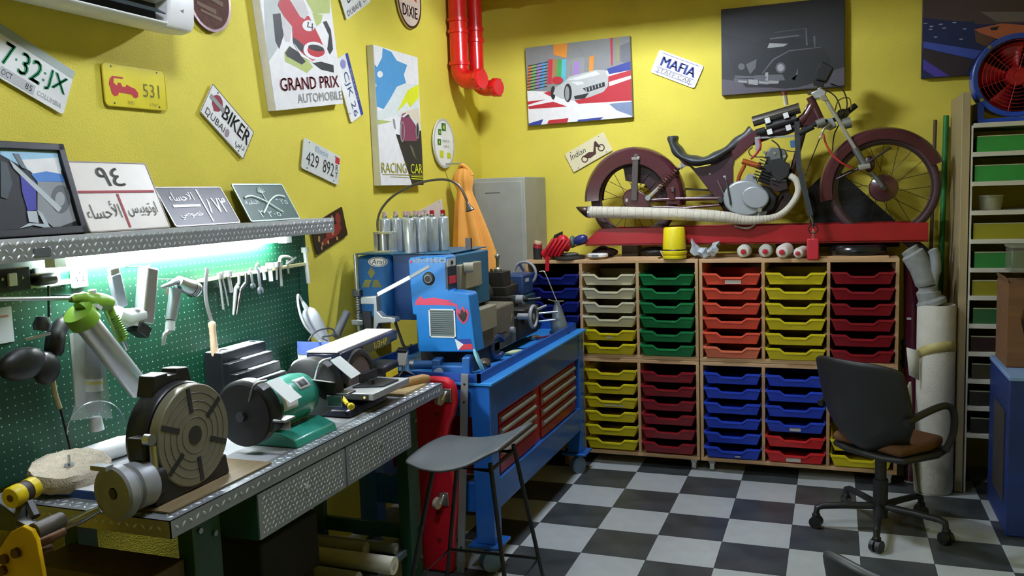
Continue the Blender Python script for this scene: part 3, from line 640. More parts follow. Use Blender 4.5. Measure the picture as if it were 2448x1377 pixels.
for i in range(76):
    for j in range(25):
        y, z = -4.13+.025*i, .91+.025*j
        m.add([(.0303, y+.0022*math.cos(k*PI/3), z+.0022*math.sin(k*PI/3)) for k in range(6)], [(0, 1, 2, 3, 4, 5)])
m.build('peg_hole', mt('peg_hole', '9ec8b4', .6), PG, kind='stuff')
LAMP = thing('under_shelf_lamp', 'bright fluorescent tube lamp under the tread plate shelf', 'lamp', (.09, -3.0, 1.5))
M().box(.065, .115, -3.62, -2.42, 1.555, 1.584).build('lamp_batten', WHITE, LAMP)
M().cyl((.09, -3.58, 1.525), (.09, -2.46, 1.525), .0145, n=14).build('fluorescent_tube', mt('bench_tube', 'f2fbff', .4, emit=BENCH_TUBE, var=0), LAMP)
m = M()
for y in (-3.6, -2.44): m.box(.07, .11, y-.02, y+.02, 1.505, 1.556)
m.build('tube_holder', WHITE, LAMP)
# sockets and switches
sw = thing('switch_box', 'black double switch box with white rocker at the left frame edge', 'switch', (.05, -3.7, 1.45))
a, b = PX(-60, 708, .06), PX(62, 637, .06); M().box(.031, .075, a.y, b.y, a.z, b.z).build('box', BLKM, sw, bevel=.004)
a, b = PX(21, 685, .08), PX(38, 652, .08); M().box(.075, .084, a.y, b.y, a.z, b.z).build('rocker', WHITE, sw, bevel=.002)
m = M(); q = PX(4, 668, .076); m.cyl(q, q+NX*.004, .004, n=8); q = PX(53, 664, .076); m.cyl(q, q+NX*.004, .004, n=8); m.build('screw', STEEL, sw)
pl = thing('power_plug', 'black mains plug in a wall outlet with hanging cable', 'plug', PX(112, 668, .06))
a, b = PX(84, 692, .04), PX(140, 636, .04); M().box(.031, .045, a.y, b.y, a.z, b.z).build('outlet_plate', GREY, pl, bevel=.003)
a, b = PX(90, 684, .09), PX(137, 650, .09); M().box(.045, .10, a.y, b.y, a.z, b.z).build('plug_body', BLACK, pl, bevel=.012)
M().tube(spl([PX(116, 684, .08), PX(117, 760, .06), PX(116, 880, .04), PX(140, 960, .045), PX(165, 1060, .05), PX(175, 1110, .06)], 6), .004, 8).build('cable', BLACK, pl)
so = thing('wall_socket', 'pale green three pin socket beside the black plug', 'socket', PX(193, 667, .04))
a, b = PX(177, 690, .045), PX(207, 642, .045); M().box(.031, .048, a.y, b.y, a.z, b.z).build('face_plate', mt('socket_mint', 'a9c8ba', .5), so, bevel=.003)
m = M()
for u, v in ((190, 652), (182.5, 664), (199, 662), (185, 670), (199, 669)): q = PX(u, v, .0482); m.box(q.x-.001, q.x+.0006, q.y-.0025, q.y+.0025, q.z-.003, q.z+.003)
m.build('pin_slot', BLACK, so, kind='stuff')
a, b = PX(-40, 712, .05), PX(172, 690, .05); M().box(.031, .05, a.y, b.y, a.z+.008, a.z+.022).build('cable_duct', GREY, label='grey cable trunking strip under the switch box', cat='trunking')
# things leaning on the shelf
def leaner(name, label, cat, tl, tr, br, bl, xb, xt, t, base, rad=.01):
    BLp, BRp, TRp, TLp = PX(*bl, xb), PX(*br, xb), PX(*tr, xt), PX(*tl, xt)
    y0, y1, z0, z1 = BLp.y, BRp.y, 1.602, (TRp.z+TLp.z)/2
    vv = V((xt-xb, 0, z1-z0)); h = vv.length; vv.normalize(); n = V((0, 1, 0)).cross(vv)
    f = Fr(V(((xb+xt)/2, (y0+y1)/2, (z0+z1)/2)), (0, 1, 0), vv, n, y1-y0, h)
    th = thing(name, label, cat, ((xb+xt)/2, (y0+y1)/2, z0))
    M().prism(f.rr(-.5, .5, -.5, .5, rad, 0), -n*t).build('plate', base, th)
    return th, f
def rim(f, th, mat, w, hgt, d=.0):
    m = M(); k = f.rr(-.5, .5, -.5, .5, .01, d); q = f.rr(-.5+w/f.w, .5-w/f.w, -.5+w/f.h, .5-w/f.h, .006, d); n = len(k)
    k2 = [p+f.n*hgt for p in k]; q2 = [p+f.n*hgt for p in q]
    m.add(k+q+k2+q2, [(i, (i+1) % n, 2*n+(i+1) % n, 2*n+i) for i in range(n)]+[(2*n+i, 2*n+(i+1) % n, 3*n+(i+1) % n, 3*n+i) for i in range(n)]+[(3*n+i, 3*n+(i+1) % n, n+(i+1) % n, n+i) for i in range(n)])
    return m.build('rim', mat, th)
th, f = leaner('framed_photo', 'black framed photo of a chrome and blue motorcycle at the left frame edge', 'picture frame', (-60, 338), (145, 345), (205, 548), (-60, 576), .13, .06, .008, PRN('photodark', '14171b'), .002)
m = M(); w = .022
for a0, a1, b0, b1 in ((-.5, .5, .5-w/f.h, .5), (-.5, .5, -.5, -.5+w/f.h), (-.5, -.5+w/f.w, -.5, .5), (.5-w/f.w, .5, -.5, .5)): m.prism([f.p(a0, b0, -.006), f.p(a1, b0, -.006), f.p(a1, b1, -.006), f.p(a0, b1, -.006)], f.n*.018)
m.build('frame', BLACK, th, bevel=.002)
c5 = cr(0, 330, .26144); m = M(); ms = []
art = [([(0, 100), (520, 120), (560, 300), (300, 320), (0, 150)], PRN('skyb2', '9ac4dc')), ([(180, 200), (520, 180), (560, 330), (300, 330)], pW), ([(280, 330), (420, 305), (560, 330), (590, 400), (340, 400)], PRN('fairing', '4a80c8')),
       ([(340, 400), (590, 405), (690, 760), (500, 830), (340, 700)], PRN('engine', '8a8e90')), (ellp(550, 560, 90, 130), PRN('wheel', '5c6062')), (ellp(545, 560, 45, 66), PRN('hubp', '9a9ea0')), ([(180, 330), (320, 400), (330, 660), (250, 670), (200, 500)], PRN('purple', '3c3c9c')),
       ([(80, 200), (150, 260), (560, 640), (530, 680), (120, 280)], PRN('forkp', 'b4bcc0')), ([(0, 210), (60, 230), (110, 420), (60, 560), (0, 540)], PRN('darkeng', '3c4448')), ([(110, 140), (170, 150), (240, 290), (190, 270)], PRN('forkd', '6a7478')), ([(240, 670), (330, 670), (350, 780), (260, 770)], PRN('forkp', 'b4bcc0')), ([(170, 830), (260, 780), (420, 790), (460, 820), (440, 830), (300, 800)], PRN('forkp', 'b4bcc0')), ([(330, 660), (400, 800), (450, 820), (380, 690)], PRN('forkp', 'b4bcc0'))]
for k, (pts, mm) in enumerate(art):
    if mm not in ms: ms.append(mm)
    m.mat(ms.index(mm)); q = []
    for u, v in c5(pts):
        d = ray(u, v); p = CAM+d*((f.o-CAM).dot(f.n)/d.dot(f.n)); e = p-f.o; q.append(f.p(max(-.44, min(.44, e.dot(f.u)/f.w)), max(-.43, min(.43, e.dot(f.v)/f.h)), .001+.0002*k))
    m.poly(q)
m.build('photograph', ms, th, norm=False)
th, f = leaner('number_plate', 'large cream Arabic bus plate divided by red lines, on the shelf', 'licence plate', (162, 385), (345, 390), (408, 538), (215, 553), .125, .035, .003, mt('plate_bone', 'cfc8ba', .4), .012)
rim(f, th, mt('plate_worn_rim', '8a7c70', .5), .004, .0015)
RB = PRN('redline', '9c3438'); m = M(); m.prism([f.p(-.46, .045, .001), f.p(.46, .045, .001), f.p(.46, .08, .001), f.p(-.46, .08, .001)], f.n*.001); m.prism([f.p(-.03, -.46, .001), f.p(-.005, -.46, .001), f.p(-.005, .03, .001), f.p(-.03, .03, .001)], f.n*.001); m.build('red_line', RB, th)
text('٩٤', f, -.02, .28, .3, .27, PRN('inkg', '4a4a44'), th, .002, off=.012); text(arab('اوتوبيس'), f, .22, -.2, .38, .22, PRN('inkg', '4a4a44'), th, .002); text(arab('الأحساء'), f, -.26, -.2, .4, .26, PRN('inkg', '4a4a44'), th, .002)
SLV = mt('raised_silver', 'b4b4b8', .4, .6)
th, f = leaner('number_plate', 'black Arabic private plate with raised silver characters, on the shelf', 'licence plate', (378, 447), (530, 447), (575, 530), (420, 540), .115, .03, .003, mt('plate_black', '33333a', .4), .008)
rim(f, th, SLV, .004, .0015); m = M(); m.prism([f.p(.07, -.42, .001), f.p(.09, -.42, .001), f.p(.09, .42, .001), f.p(.07, .42, .001)], f.n*.001); m.prism([f.p(-.38, -.02, .001), f.p(.02, -.02, .001), f.p(.02, .04, .001), f.p(-.38, .04, .001)], f.n*.001); m.build('raised_line', SLV, th)
text('٨٧٣', f, .28, 0, .32, .4, SLV, th, .002, off=.01); text(arab('الاحساء'), f, -.2, .24, .36, .24, SLV, th, .002); text(arab('خصوصي'), f, -.18, -.24, .34, .2, SLV, th, .002)
th, f = leaner('number_plate', 'dark green plate with raised palm tree and crossed swords, on the shelf', 'licence plate', (553, 438), (672, 441), (718, 522), (600, 530), .11, .025, .003, mt('plate_green', '3c5850', .4), .01)
SG = mt('raised_pale', 'b4c4bc', .4, .4); rim(f, th, SG, .006, .002)
m = M()
for s in (-1, 1): m.tube(spl([f.p(s*.4, .12, .002), f.p(s*.25, .16, .002), f.p(s*.05, .02, .002), f.p(-s*.12, -.2, .002), f.p(-s*.2, -.3, .002)], 5), .0058, 6)
m.build('crossed_swords', SG, th)
m = M(); m.tube([f.p(0, 0, .002), f.p(-.02, .25, .002)], .003, 6)
for k in range(7): t = PI*(k/6); m.tube([f.p(-.02, .25, .002), f.p(-.02+.07*math.cos(t), .27+.13*math.sin(t), .002)], .003, 6)
m.build('palm_emblem', SG, th)
text(arab('النقية'), f, -.3, .0, .25, .14, SG, th, .002); text('٢٠٥٠', f, .05, -.32, .3, .16, SG, th, .002); text('٦٢٥', f, .3, .0, .22, .14, SG, th, .002); text('٢', f, -.22, -.3, .08, .2, SG, th, .002)

# ---------------------------------------------------------------- tools on the pegboard
SILV = mt('tool_silver', 'c2c6c8', .3, .8); TWHITE = mt('tool_white', 'd4d8d8', .4)
tr_ = thing('tool_rail', 'pale yellow strip rail holding hanging hand tools', 'rail', PX(600, 648, .05))
M().bar(PX(478, 671, .05), PX(733, 630, .05), .03, .012).build('rail', mt('rail_cream', 'd8d2a0', .4), tr_, bevel=.002)
def spanner(u0, v0, u1, v1, x, w, label, head=.016):
    a, b = PX(u0, v0, x), PX(u1, v1, x); d = (b-a).normalized(); s = d.cross(NX).normalized()
    t = thing('spanner', label, 'spanner', b)
    M().bar(a, b, w, .006, NX).build('shank', SILV, t, bevel=.0015)
    q = b+d*head*.5; pts = []
    for i in range(15):
        g = -2.4+4.8*i/14; pts.append(q-d*math.cos(g)*head+s*math.sin(g)*head)
    pts += [q+s*head*.42+d*head*.7, q+s*head*.42-d*head*.1, q-s*head*.42-d*head*.1, q-s*head*.42+d*head*.7]
    M().prism([p-NX*.004 for p in pts], NX*.008).build('jaw', SILV, t)
    M().torus(a-d*head*.7, NX, head*.75, head*.28, 16, 6).build('ring_end', SILV, t)
spanner(600, 652, 604, 680, .08, .011, 'smaller open ended spanner hanging next to the pliers', .012)
spanner(617, 645, 622, 690, .08, .014, 'larger open ended spanner hanging from the tool rail', .0165)
def rod(name, label, cat, pts, x, r, mat, tip=None):
    t = thing(name, label, cat, PX(*pts[-1], x)); q = [PX(u, v, x) for u, v in pts]
    M().tube(q, r, 8).build('shaft', mat, t)
    M().cyl(q[0]+V((0, 0, .02)), q[0]-V((0, 0, .002)), r*1.9, n=10).build('grip', tip or mat, t)
    return t
rod('metal_rod', 'thin steel pick hanging beside the wooden handled scraper', 'pick', [(524, 665), (528, 690), (534, 740)], .07, .0045, SILV)
rod('metal_rod', 'thin tapering steel pick between the other pick and the chisel', 'pick', [(531, 662), (538, 690), (546, 731)], .07, .0035, SILV)
rod('cold_chisel', 'short steel chisel hanging just before the pliers', 'chisel', [(546, 660), (553, 699)], .07, .008, SILV)
rod('screwdriver', 'short white tool hanging after the larger spanner', 'screwdriver', [(630, 648), (633, 669)], .07, .006, TWHITE)
rod('screwdriver', 'fat white handled tool hanging mid rail', 'screwdriver', [(645, 640), (648, 672)], .07, .009, TWHITE, TWHITE)
rod('screwdriver', 'slim steel tool hanging after the fat white tool', 'screwdriver', [(661, 638), (662, 669)], .07, .005, SILV)
rod('screwdriver', 'long slim steel tool, longest near the rail end', 'screwdriver', [(669, 636), (673, 684)], .07, .0065, SILV)
rod('screwdriver', 'tiny steel tool last on the rail', 'screwdriver', [(688, 632), (690, 654)], .07, .004, SILV)
rod('scraper_tool', 'white handled tool hanging down the right edge of the pegboard', 'hand tool', [(729, 602), (733, 640), (737, 677)], .06, .009, TWHITE)
t = thing('pliers', 'long nosed steel pliers hanging from the tool rail', 'pliers', PX(565, 752, .08))
for s, pts in ((0, [(571, 655), (571, 676), (563, 690), (561, 720), (558, 752)]), (1, [(588, 652), (587, 676), (575, 692), (570, 720), (566, 752)])):
    M().tube([PX(u, v, .08+.004*s) for u, v in pts], [.006, .0065, .008, .007, .005], 8).build('plier_half', DSTEEL if s else SILV, t)
q = PX(568, 688, .085); M().cyl(q-NX*.01, q+NX*.01, .006, n=12).build('pivot', STEEL, t)
t = thing('c_clamp', 'small white clamp lying on the tool rail end', 'clamp', PX(690, 628, .08))
M().tube(spl([PX(668, 626, .08), PX(672, 614, .08), PX(690, 614, .08), PX(700, 622, .08), PX(690, 629, .08)], 4), .006, 8).build('clamp_frame', TWHITE, t)
M().tube([PX(684, 632, .085), PX(707, 616, .085)], .005, 8).build('clamp_screw', SILV, t)
t = thing('bent_scraper', 'curved steel scraper with a pale wooden handle', 'scraper', PX(510, 850, .1))
pts = spl([PX(496, 640, .08), PX(491, 690, .08), PX(495, 730, .085), PX(507, 772, .09)], 5)
m = M()
for a, b in zip(pts[:-1], pts[1:]): m.bar(a, b+(b-a)*.1, .017, .003, NX)
m.build('blade', SILV, t)
a, b = PX(506, 768, .09), PX(514, 850, .09); d = (b-a)
M().tube([a, a+d*.04, a+d*.12, a+d*.2, a+d*.5, a+d*.9, b], [.006, .013, .0145, .0125, .0125, .0145, .0135], 14).build('handle', wood('birch', 'c8a88c', 'd8bc9c', 'Z'), t)
# green sausage gun
t = thing('caulking_gun', 'green bodied air caulking gun with a long aluminium barrel', 'caulking gun', PX(265, 930, .2)); GG = mt('gun_green', '7fae35', .35)
a, b = PX(196, 758, .2), PX(333, 930, .2); d = (b-a).normalized()
M().cyl(a, b, .036, n=28).build('barrel', ALU, t); M().lathe([(.0, -.012), (.044, -.012), (.046, 0), (.046, .03), (.038, .034)], a-d*.01, d, 28).build('barrel_cap', GG, t)
M().tube(spl([PX(168, 716, .2), PX(190, 712, .2), PX(215, 718, .2), PX(245, 722, .2), PX(262, 728, .2)], 4), [.010]*2+[.014]*3+[.02]*4+[.026]*4+[.025]*3+[.02], 16).build('body', GG, t)
M().tube([PX(192, 738, .2), PX(205, 725, .2)], [.022, .02], 14).build('neck', GG, t)
M().tube(spl([PX(258, 735, .2), PX(268, 758, .2), PX(282, 788, .2), PX(292, 812, .2)], 4), .0155, 12).build('grip', GG, t)
m = M()
for k in range(10): q = PX(266+k*2.7, 760+k*5, .2); m.bar(q+V((.012, -.012, 0)), q+V((.014, .014, .006)), .006, .004)
m.build('grip_rib', mt('gun_green_dark', '4c7a22', .5), t, kind='stuff')
M().cyl(PX(-40, 716, .2), PX(172, 713, .2), .006, n=10).build('nozzle_rod', SILV, t)
m = M(); m.cyl(PX(220, 693, .2), PX(222, 703, .2), .012, n=12); m.build('valve_knob', TWHITE, t); m = M(); m.bar(PX(226, 730, .225), PX(238, 738, .225), .02, .012); m.build('trigger', TWHITE, t)
M().tube([PX(292, 812, .2), PX(300, 825, .2), PX(304, 836, .2)], .006, 8).build('air_fitting', STEEL, t)
# packet with tube in plastic bag
t = thing('tool_packet', 'cartridge in a clear plastic packet hanging below the caulking gun', 'packet', PX(225, 1030, .12))
a, b = PX(181, 975, .1), PX(207, 790, .1); M().box(.098, .101, a.y, b.y, a.z, b.z).build('card', mt('card_white', 'c8cccc', .5), t)
M().cyl(PX(225, 985, .12), PX(225, 815, .12), .024, n=18).build('cartridge', mt('cartridge_grey', '5a5e66', .4), t)
M().cyl(PX(225, 935, .12), PX(225, 905, .12), .0245, n=18).build('cartridge_label', WHITE, t); M().cyl(PX(225, 918, .12), PX(225, 910, .12), .0248, n=18).build('label_stripe', YEL, t)
M().prism([PX(175, 790, .15), PX(245, 800, .15), PX(262, 960, .15), PX(268, 1000, .15), PX(225, 1000, .15), PX(168, 1005, .15), PX(180, 960, .15)], (.0015, 0, 0)).build('plastic_bag', mt('clear_film', 'dfe6e6', .15, alpha=.25), t)
M().cyl(PX(228, 998, .12), PX(232, 1028, .12), .018, .022, n=14).build('nozzle_cap', TWHITE, t)
# black air tool and its bag
t = thing('air_sander', 'black air sander with a dark dust bag hanging at the left', 'air tool', PX(70, 920, .085))
M().sph(PX(55, 870, .095), (.03, .08, .048), 18, 10).build('dust_bag', mt('bag_black', '1c1d20', .42), t); M().sph(PX(110, 880, .095), (.03, .045, .05), 16, 8).build('bag_end', mt('bag_black', '1c1d20', .42), t)
M().tube(spl([PX(178, 745, .085), PX(150, 775, .085), PX(135, 800, .085), PX(128, 850, .085)], 4), [.018]*4+[.024]*4+[.028]*4+[.02], 12).build('body', BLACK, t)
M().lathe([(.0, 0), (.022, 0), (.026, .015), (.018, .04), (0, .042)], PX(100, 790, .095), (0, .2, 1), 16).build('motor', mt('gunmetal', '4a4e52', .3, .7), t)
M().bar(PX(60, 812, .12), PX(120, 797, .12), .006, .008).build('lever', SILV, t); M().tube([PX(125, 905, .085), PX(132, 945, .085), PX(143, 976, .085)], .008, 8).build('hose_tail', mt('brass_hose', 'b8b08a', .4, .4), t)
t = thing('paper_note', 'grey paper note with an orange line pinned at the left frame edge', 'note', PX(5, 835, .04)); a, b = PX(-60, 835, .04), PX(31, 732, .04)
M().box(.031, .033, a.y, b.y, a.z, b.z).build('sheet', mt('note_paper', 'b4bcb8', .7), t); q = PX(0, 757, .034); M().box(.033, .0336, a.y+.02, b.y-.012, q.z-.003, q.z+.002).build('printed_line', PRN('rust', 'a86040'), t)
# grey and silver guns
t = thing('rivet_gun', 'silver air rivet gun with square barrel hanging in the lamp light', 'air tool', PX(350, 800, .14))
a, b = PX(355, 640, .13), PX(343, 775, .13); M().bar(a, b, .052, .045, NX).build('barrel', SILV, t, bevel=.006)
a, b = PX(338, 775, .13), PX(328, 800, .13); M().bar(a, b, .058, .05, NX).build('foot', BLACK, t, bevel=.004)
M().tube([PX(338, 752, .13), PX(300, 762, .13), PX(275, 752, .13)], [.026, .03, .03], 16).build('cylinder', TWHITE, t); M().cyl(PX(318, 740, .13), PX(312, 778, .13), .024, n=16).build('end_ring', LGREY, t)
t = thing('air_drill', 'silver pistol grip air drill with a barbed hose tail', 'air tool', PX(395, 825, .15))
M().tube([PX(425, 672, .14), PX(440, 682, .14), PX(462, 690, .14), PX(470, 694, .14)], [.02, .026, .03, .026], 18).build('motor_head', SILV, t); m = M()
for k in range(3): m.torus(PX(456+k*4, 688+k*2, .14), PX(470, 694, .14)-PX(425, 672, .14), .027, .003, 18, 6)
m.build('cooling_ring', DSTEEL, t)
M().tube([PX(385, 688, .14), PX(425, 672, .14)], [.006, .012], 10).build('spindle', SILV, t)
M().tube([PX(420, 690, .14), PX(416, 720, .14), PX(408, 765, .14)], [.022, .02, .018], 14).build('grip', mt('grip_satin', '9aa2a6', .4, .6), t); M().tube([PX(400, 690, .15), PX(398, 705, .15)], .006, 8).build('trigger', CHROME, t)
M().tube([PX(408, 765, .14), PX(406, 790, .14)], [.015, .017], 12).build('hose_collar', TWHITE, t); M().tube([PX(404, 790, .14), PX(393, 800, .14), PX(390, 825, .14)], [.012, .008, .006], 10).build('hose_tail', SILV, t)
for tt, u, v, x in ((t, 425, 676, .13), (bpy.data.objects['rivet_gun'], 354, 646, .12), (bpy.data.objects['caulking_gun'], 222, 716, .19), (bpy.data.objects['air_sander'], 132, 800, .08), (bpy.data.objects['tool_packet'], 200, 796, .1)):
    q = PX(u, v, x); M().tube([V((.031, q.y, q.z+.012)), V((q.x, q.y, q.z+.012)), V((q.x+.012, q.y, q.z+.02))], .0028, 6).build('peg_hook', STEEL, tt)
t = thing('blow_gun', 'grey flat bodied tool hanging beside the socket', 'air tool', PX(285, 735, .1)); M().bar(PX(272, 655, .1), PX(290, 735, .1), .045, .02, NX).build('body', mt('tool_slate', '6a7078', .4), t, bevel=.005); M().bar(PX(270, 640, .1), PX(273, 657, .1), .04, .016, NX).build('head', SILV, t, bevel=.004)

# ---------------------------------------------------------------- bench tools
CAST = mt('cast_black', '1c1d1f', .4, .2); FACE = mt('table_face', '7c7866', .45, .3); 
rt_ = thing('rotary_table', 'large black rotary table standing on edge with slotted disc', 'rotary table', (.45, -3.5, BZ))
C0 = V((.615, -3.66, 1.042))
M().lathe([(.02, 0), (.139, 0), (.142, -.003), (.142, -.03), (.137, -.034), (.02, -.034)], C0, NX, 56).build('slotted_disc', FACE, rt_)
m = M()
for k in range(6):
    a = PI/2+k*PI/3+.12; d = V((0, math.cos(a), math.sin(a))); s = NX.cross(d); m.obox(C0+d*.1+NX*.0008, (.0016, .07, .014), [NX, d, s])
m.build('tee_slot', BLKM, rt_)
m = M()
for r in (.05, .072, .095, .118): m.torus(C0+NX*.0002, NX, r, .0009, 48, 4)
m.build('scribed_ring', DGREY, rt_, kind='stuff')
M().lathe([(.012, 0), (.026, 0), (.026, .0015), (.012, .0015)], C0, NX, 28).build('centre_ring', DSTEEL, rt_); M().cyl(C0-NX*.002, C0+NX*.0012, .013, n=20).build('centre_bore', BLACK, rt_)
M().lathe([(.02, -.035), (.144, -.035), (.148, -.04), (.148, -.095), (.14, -.11), (.02, -.11)], C0, NX, 48).build('housing', CAST, rt_)
m = M(); m.prism([(.49, -3.82, BZ+.009), (.49, -3.52, BZ+.009), (.49, -3.53, BZ+.07), (.49, -3.81, BZ+.07)], (.12, 0, 0)); m.build('base_casting', CAST, rt_, bevel=.006)
m = M(); m.prism([(.50, C0.y-.085, C0.z+.12), (.50, C0.y+.075, C0.z+.12), (.50, C0.y+.06, C0.z+.178), (.50, C0.y+.015, C0.z+.182), (.50, C0.y+.012, C0.z+.168), (.50, C0.y-.02, C0.z+.168), (.50, C0.y-.022, C0.z+.178), (.50, C0.y-.07, C0.z+.176)], (.055, 0, 0)); m.build('top_lug', CAST, rt_, bevel=.003)
m = M(); m.obox((.57, C0.y-.158, C0.z+.005), (.05, .035, .06)); m.build('clamp_block', CAST, rt_, bevel=.003); M().cyl((.60, C0.y-.145, C0.z+.01), (.605, C0.y-.15, C0.z-.085), .012, n=14).build('clamp_handle', STEEL, rt_); M().cyl((.595, C0.y-.16, C0.z+.03), (.615, C0.y-.16, C0.z+.03), .016, n=14).build('clamp_nut', STEEL, rt_)
f = Fr((.4485, C0.y-.15, C0.z-.06), (0, .3, -1), (0, 1, .3), NX, .06, .02); 
H0 = V((.565, -3.90, .955)); hx = V((-.12, -1, 0)).normalized()
M().cyl(H0-hx*.12, H0-hx*.08, .05, n=28).build('worm_housing', CAST, rt_); M().lathe([(.0, 0), (.058, 0), (.062, .006), (.062, .05), (.055, .056), (.055, .085), (0, .085)], H0-hx*.09, hx, 36).build('graduated_collar', mt('satin_metal', '9a9ea4', .45, .25), rt_)
M().lathe([(.0, .004), (.014, .004), (.016, .012), (.045, .012), (.05, .016), (.066, .016), (.072, .01), (.072, -.012), (.066, -.018), (.0, -.018)], H0, hx, 40).build('handwheel', mt('satin_grey', '9a9ea4', .5, .2), rt_)
M().cyl(H0, H0+hx*.014, .014, n=6).build('wheel_nut', DGREY, rt_); M().tube([H0+V((-.05, .0, -.045))+hx*.01, H0+V((-.075, -.01, -.06))+hx*.03, H0+V((-.13, -.03, -.085))+hx*.04], [.009, .0125, .0115], 14).build('crank_handle', STEEL, rt_); M().obox(H0+V((-.02, 0, .07))+hx*.02, (.05, .025, .012)).build('index_pointer', mt('satin_grey', '9a9ea4', .5, .2), rt_)
# wooden board and rags under it
M().box(.48, .668, -3.835, -3.40, BZ+.004, BZ+.0085).build('plywood_offcut', wood('plyoff', '6a5a40', '7c6a4a', 'Y'), label='thin brown board lying in front of the rotary table', cat='board')
# blue box and polishing wheel
t = thing('flat_box', 'blue sided flat box under the polishing mop', 'box', (.27, -3.76, BZ)); M().box(.14, .40, -3.80, -3.66, BZ+.002, BZ+.024).build('box_body', mt('box_blue', '2c56b8', .5), t); M().box(.142, .398, -3.798, -3.662, BZ+.024, BZ+.026).build('box_lid', WHITE, t)
t = thing('polishing_mop', 'cream cloth polishing mop wheel lying on the blue box', 'polishing wheel', (.22, -3.72, BZ+.026)); cm = V((.225, -3.735, BZ+.052)); m = M(); pr0 = []
for j, (r, h) in enumerate(((.02, -.022), (.1, -.024), (.108, -.012), (.108, .012), (.1, .024), (.03, .016), (.02, .014))): pr0.append((r, h))
m.lathe(pr0, cm, (.12, -.1, 1), 40)
for i in range(len(m.v)): m.v[i] = m.v[i]+V((random.uniform(-.003, .003), random.uniform(-.003, .003), random.uniform(-.0025, .0025)))
m.build('cloth_disc', mt('mop_cloth', 'c8bda6', .95, var=.12, scale=60, bump=.5, bscale=200), t); M().tube([cm+V((0, 0, -.02)), cm+V((.008, -.006, .05))], .004, 8).build('spindle_screw', STEEL, t); M().lathe([(.0, .012), (.014, .012), (.014, .02), (0, .02)], cm, (.12, -.1, 1), 16).build('washer', STEEL, t)
t = thing('white_bottle', 'white plastic tube lying against the board behind the mop', 'bottle', (.12, -3.5, BZ)); M().tube([(.11, -3.62, BZ+.035), (.13, -3.45, BZ+.035), (.135, -3.4, BZ+.035)], [.03, .033, .025], 16).build('body', WHITE, t); M().torus((.14, -3.55, BZ+.12), (.9, -.4, 0), .085, .002, 30, 5, 0, PI, ref=(0.3, .8, 0)).build('wire_loop', STEEL, t)
# bench grinder
TEAL = mt('teal_enamel', '2a8f7c', .3, coat=.3); gr = thing('bench_grinder', 'teal bench grinder with black wheel guards', 'grinder', (.52, -3.12, BZ)); gx, gz = .525, 1.008; YA = V((0, 1, 0))
M().lathe([(.02, -.125), (.068, -.12), (.077, -.1), (.08, -.05), (.08, .06), (.074, .1), (.055, .12), (.02, .125)], (gx, -3.12, gz), YA, 36).build('motor', TEAL, gr)
m = M(); m.prism([(gx-.075, -3.24, BZ+.002), (gx+.13, -3.24, BZ+.002), (gx+.12, -3.24, BZ+.028), (gx+.06, -3.24, BZ+.05), (gx-.05, -3.24, BZ+.05), (gx-.075, -3.24, BZ+.03)], (0, .24, 0)); m.build('base', TEAL, gr, bevel=.006)
for yc, s in ((-3.305, -1), (-2.935, 1)):
    w = M().lathe([(.012, -.016), (.098, -.016), (.1, -.012), (.1, .012), (.098, .016), (.012, .016)], (gx, yc, gz), YA, 40).build('grinding_wheel', mt('abrasive', '5a5c60', .9), gr)
    M().lathe([(.0, -.024), (.104, -.024), (.112, -.018), (.112, .022), (.104, .028), (.0, .028)], (gx-.004, yc, gz), YA, 36, .75*PI, 2.15*PI, ref=(1, 0, 0)).build('wheel_guard', BLACK, gr)
    M().lathe([(0, 0), (.096, 0), (.1, .006), (.02, .012), (0, .012)], (gx-.002, yc+s*.026 if s < 0 else yc+.02, gz), YA*s, 36).build('guard_cover', BLACK, gr)
    M().cyl((gx, yc+s*.03, gz), (gx, yc+s*.05, gz), .017, n=6).build('spindle_nut', DSTEEL, gr)
    m = M(); m.obox((gx+.13, yc, gz-.01), (.045, .06, .008)); m.obox((gx+.1, yc+s*-.03, gz-.035), (.06, .008, .04)); m.build('tool_rest', STEEL, gr, bevel=.002)
    sh = M().obox((gx+.115, yc+.03, gz+.075), (.10, .085, .003), rot=(0, .7, .15)).build('spark_shield', mt('shield_clear', 'dfe6e4', .3), gr)
    M().tube(spl([(gx+.02, yc-.03, gz+.03), (gx+.05, yc-.035, gz+.1), (gx+.09, yc-.02, gz+.115)], 4), .004, 8).build('shield_arm', STEEL, gr)
q = M(); q.sph((gx+.062, -3.305, gz-.02), .032, 16, 10); q.build('guard_knob', BLACK, gr)
f = Fr((gx+.05, -3.09, gz+.073), (0, 1, 0), (-.8, 0, .6), (.6, 0, .8), .075, .055); 
def wrapl(name, y0, y1, a0, a1, r, mat, par):
    m = M(); m.grid([[(gx+r*math.cos(a0+(a1-a0)*i/6), y0+(y1-y0)*j/2, gz+r*math.sin(a0+(a1-a0)*i/6)) for j in range(3)] for i in range(7)]); return m.build(name, mat, par, solid=.0006)
wrapl('rating_plate', -3.125, -3.06, .5, 1.05, .0812, LGREY, gr); wrapl('rating_print', -3.115, -3.07, .62, .93, .0818, DGREY, gr); wrapl('warning_label', -3.235, -3.155, -.1, .85, .0812, WHITE, gr)
M().box(gx-.05, gx+.055, -3.19, -3.05, BZ+.04, gz-.06).build('pedestal', TEAL, gr, bevel=.01); M().box(gx+.055, gx+.063, -3.165, -3.075, BZ+.05, gz-.067).build('switch_plate', BLACK, gr, bevel=.006)
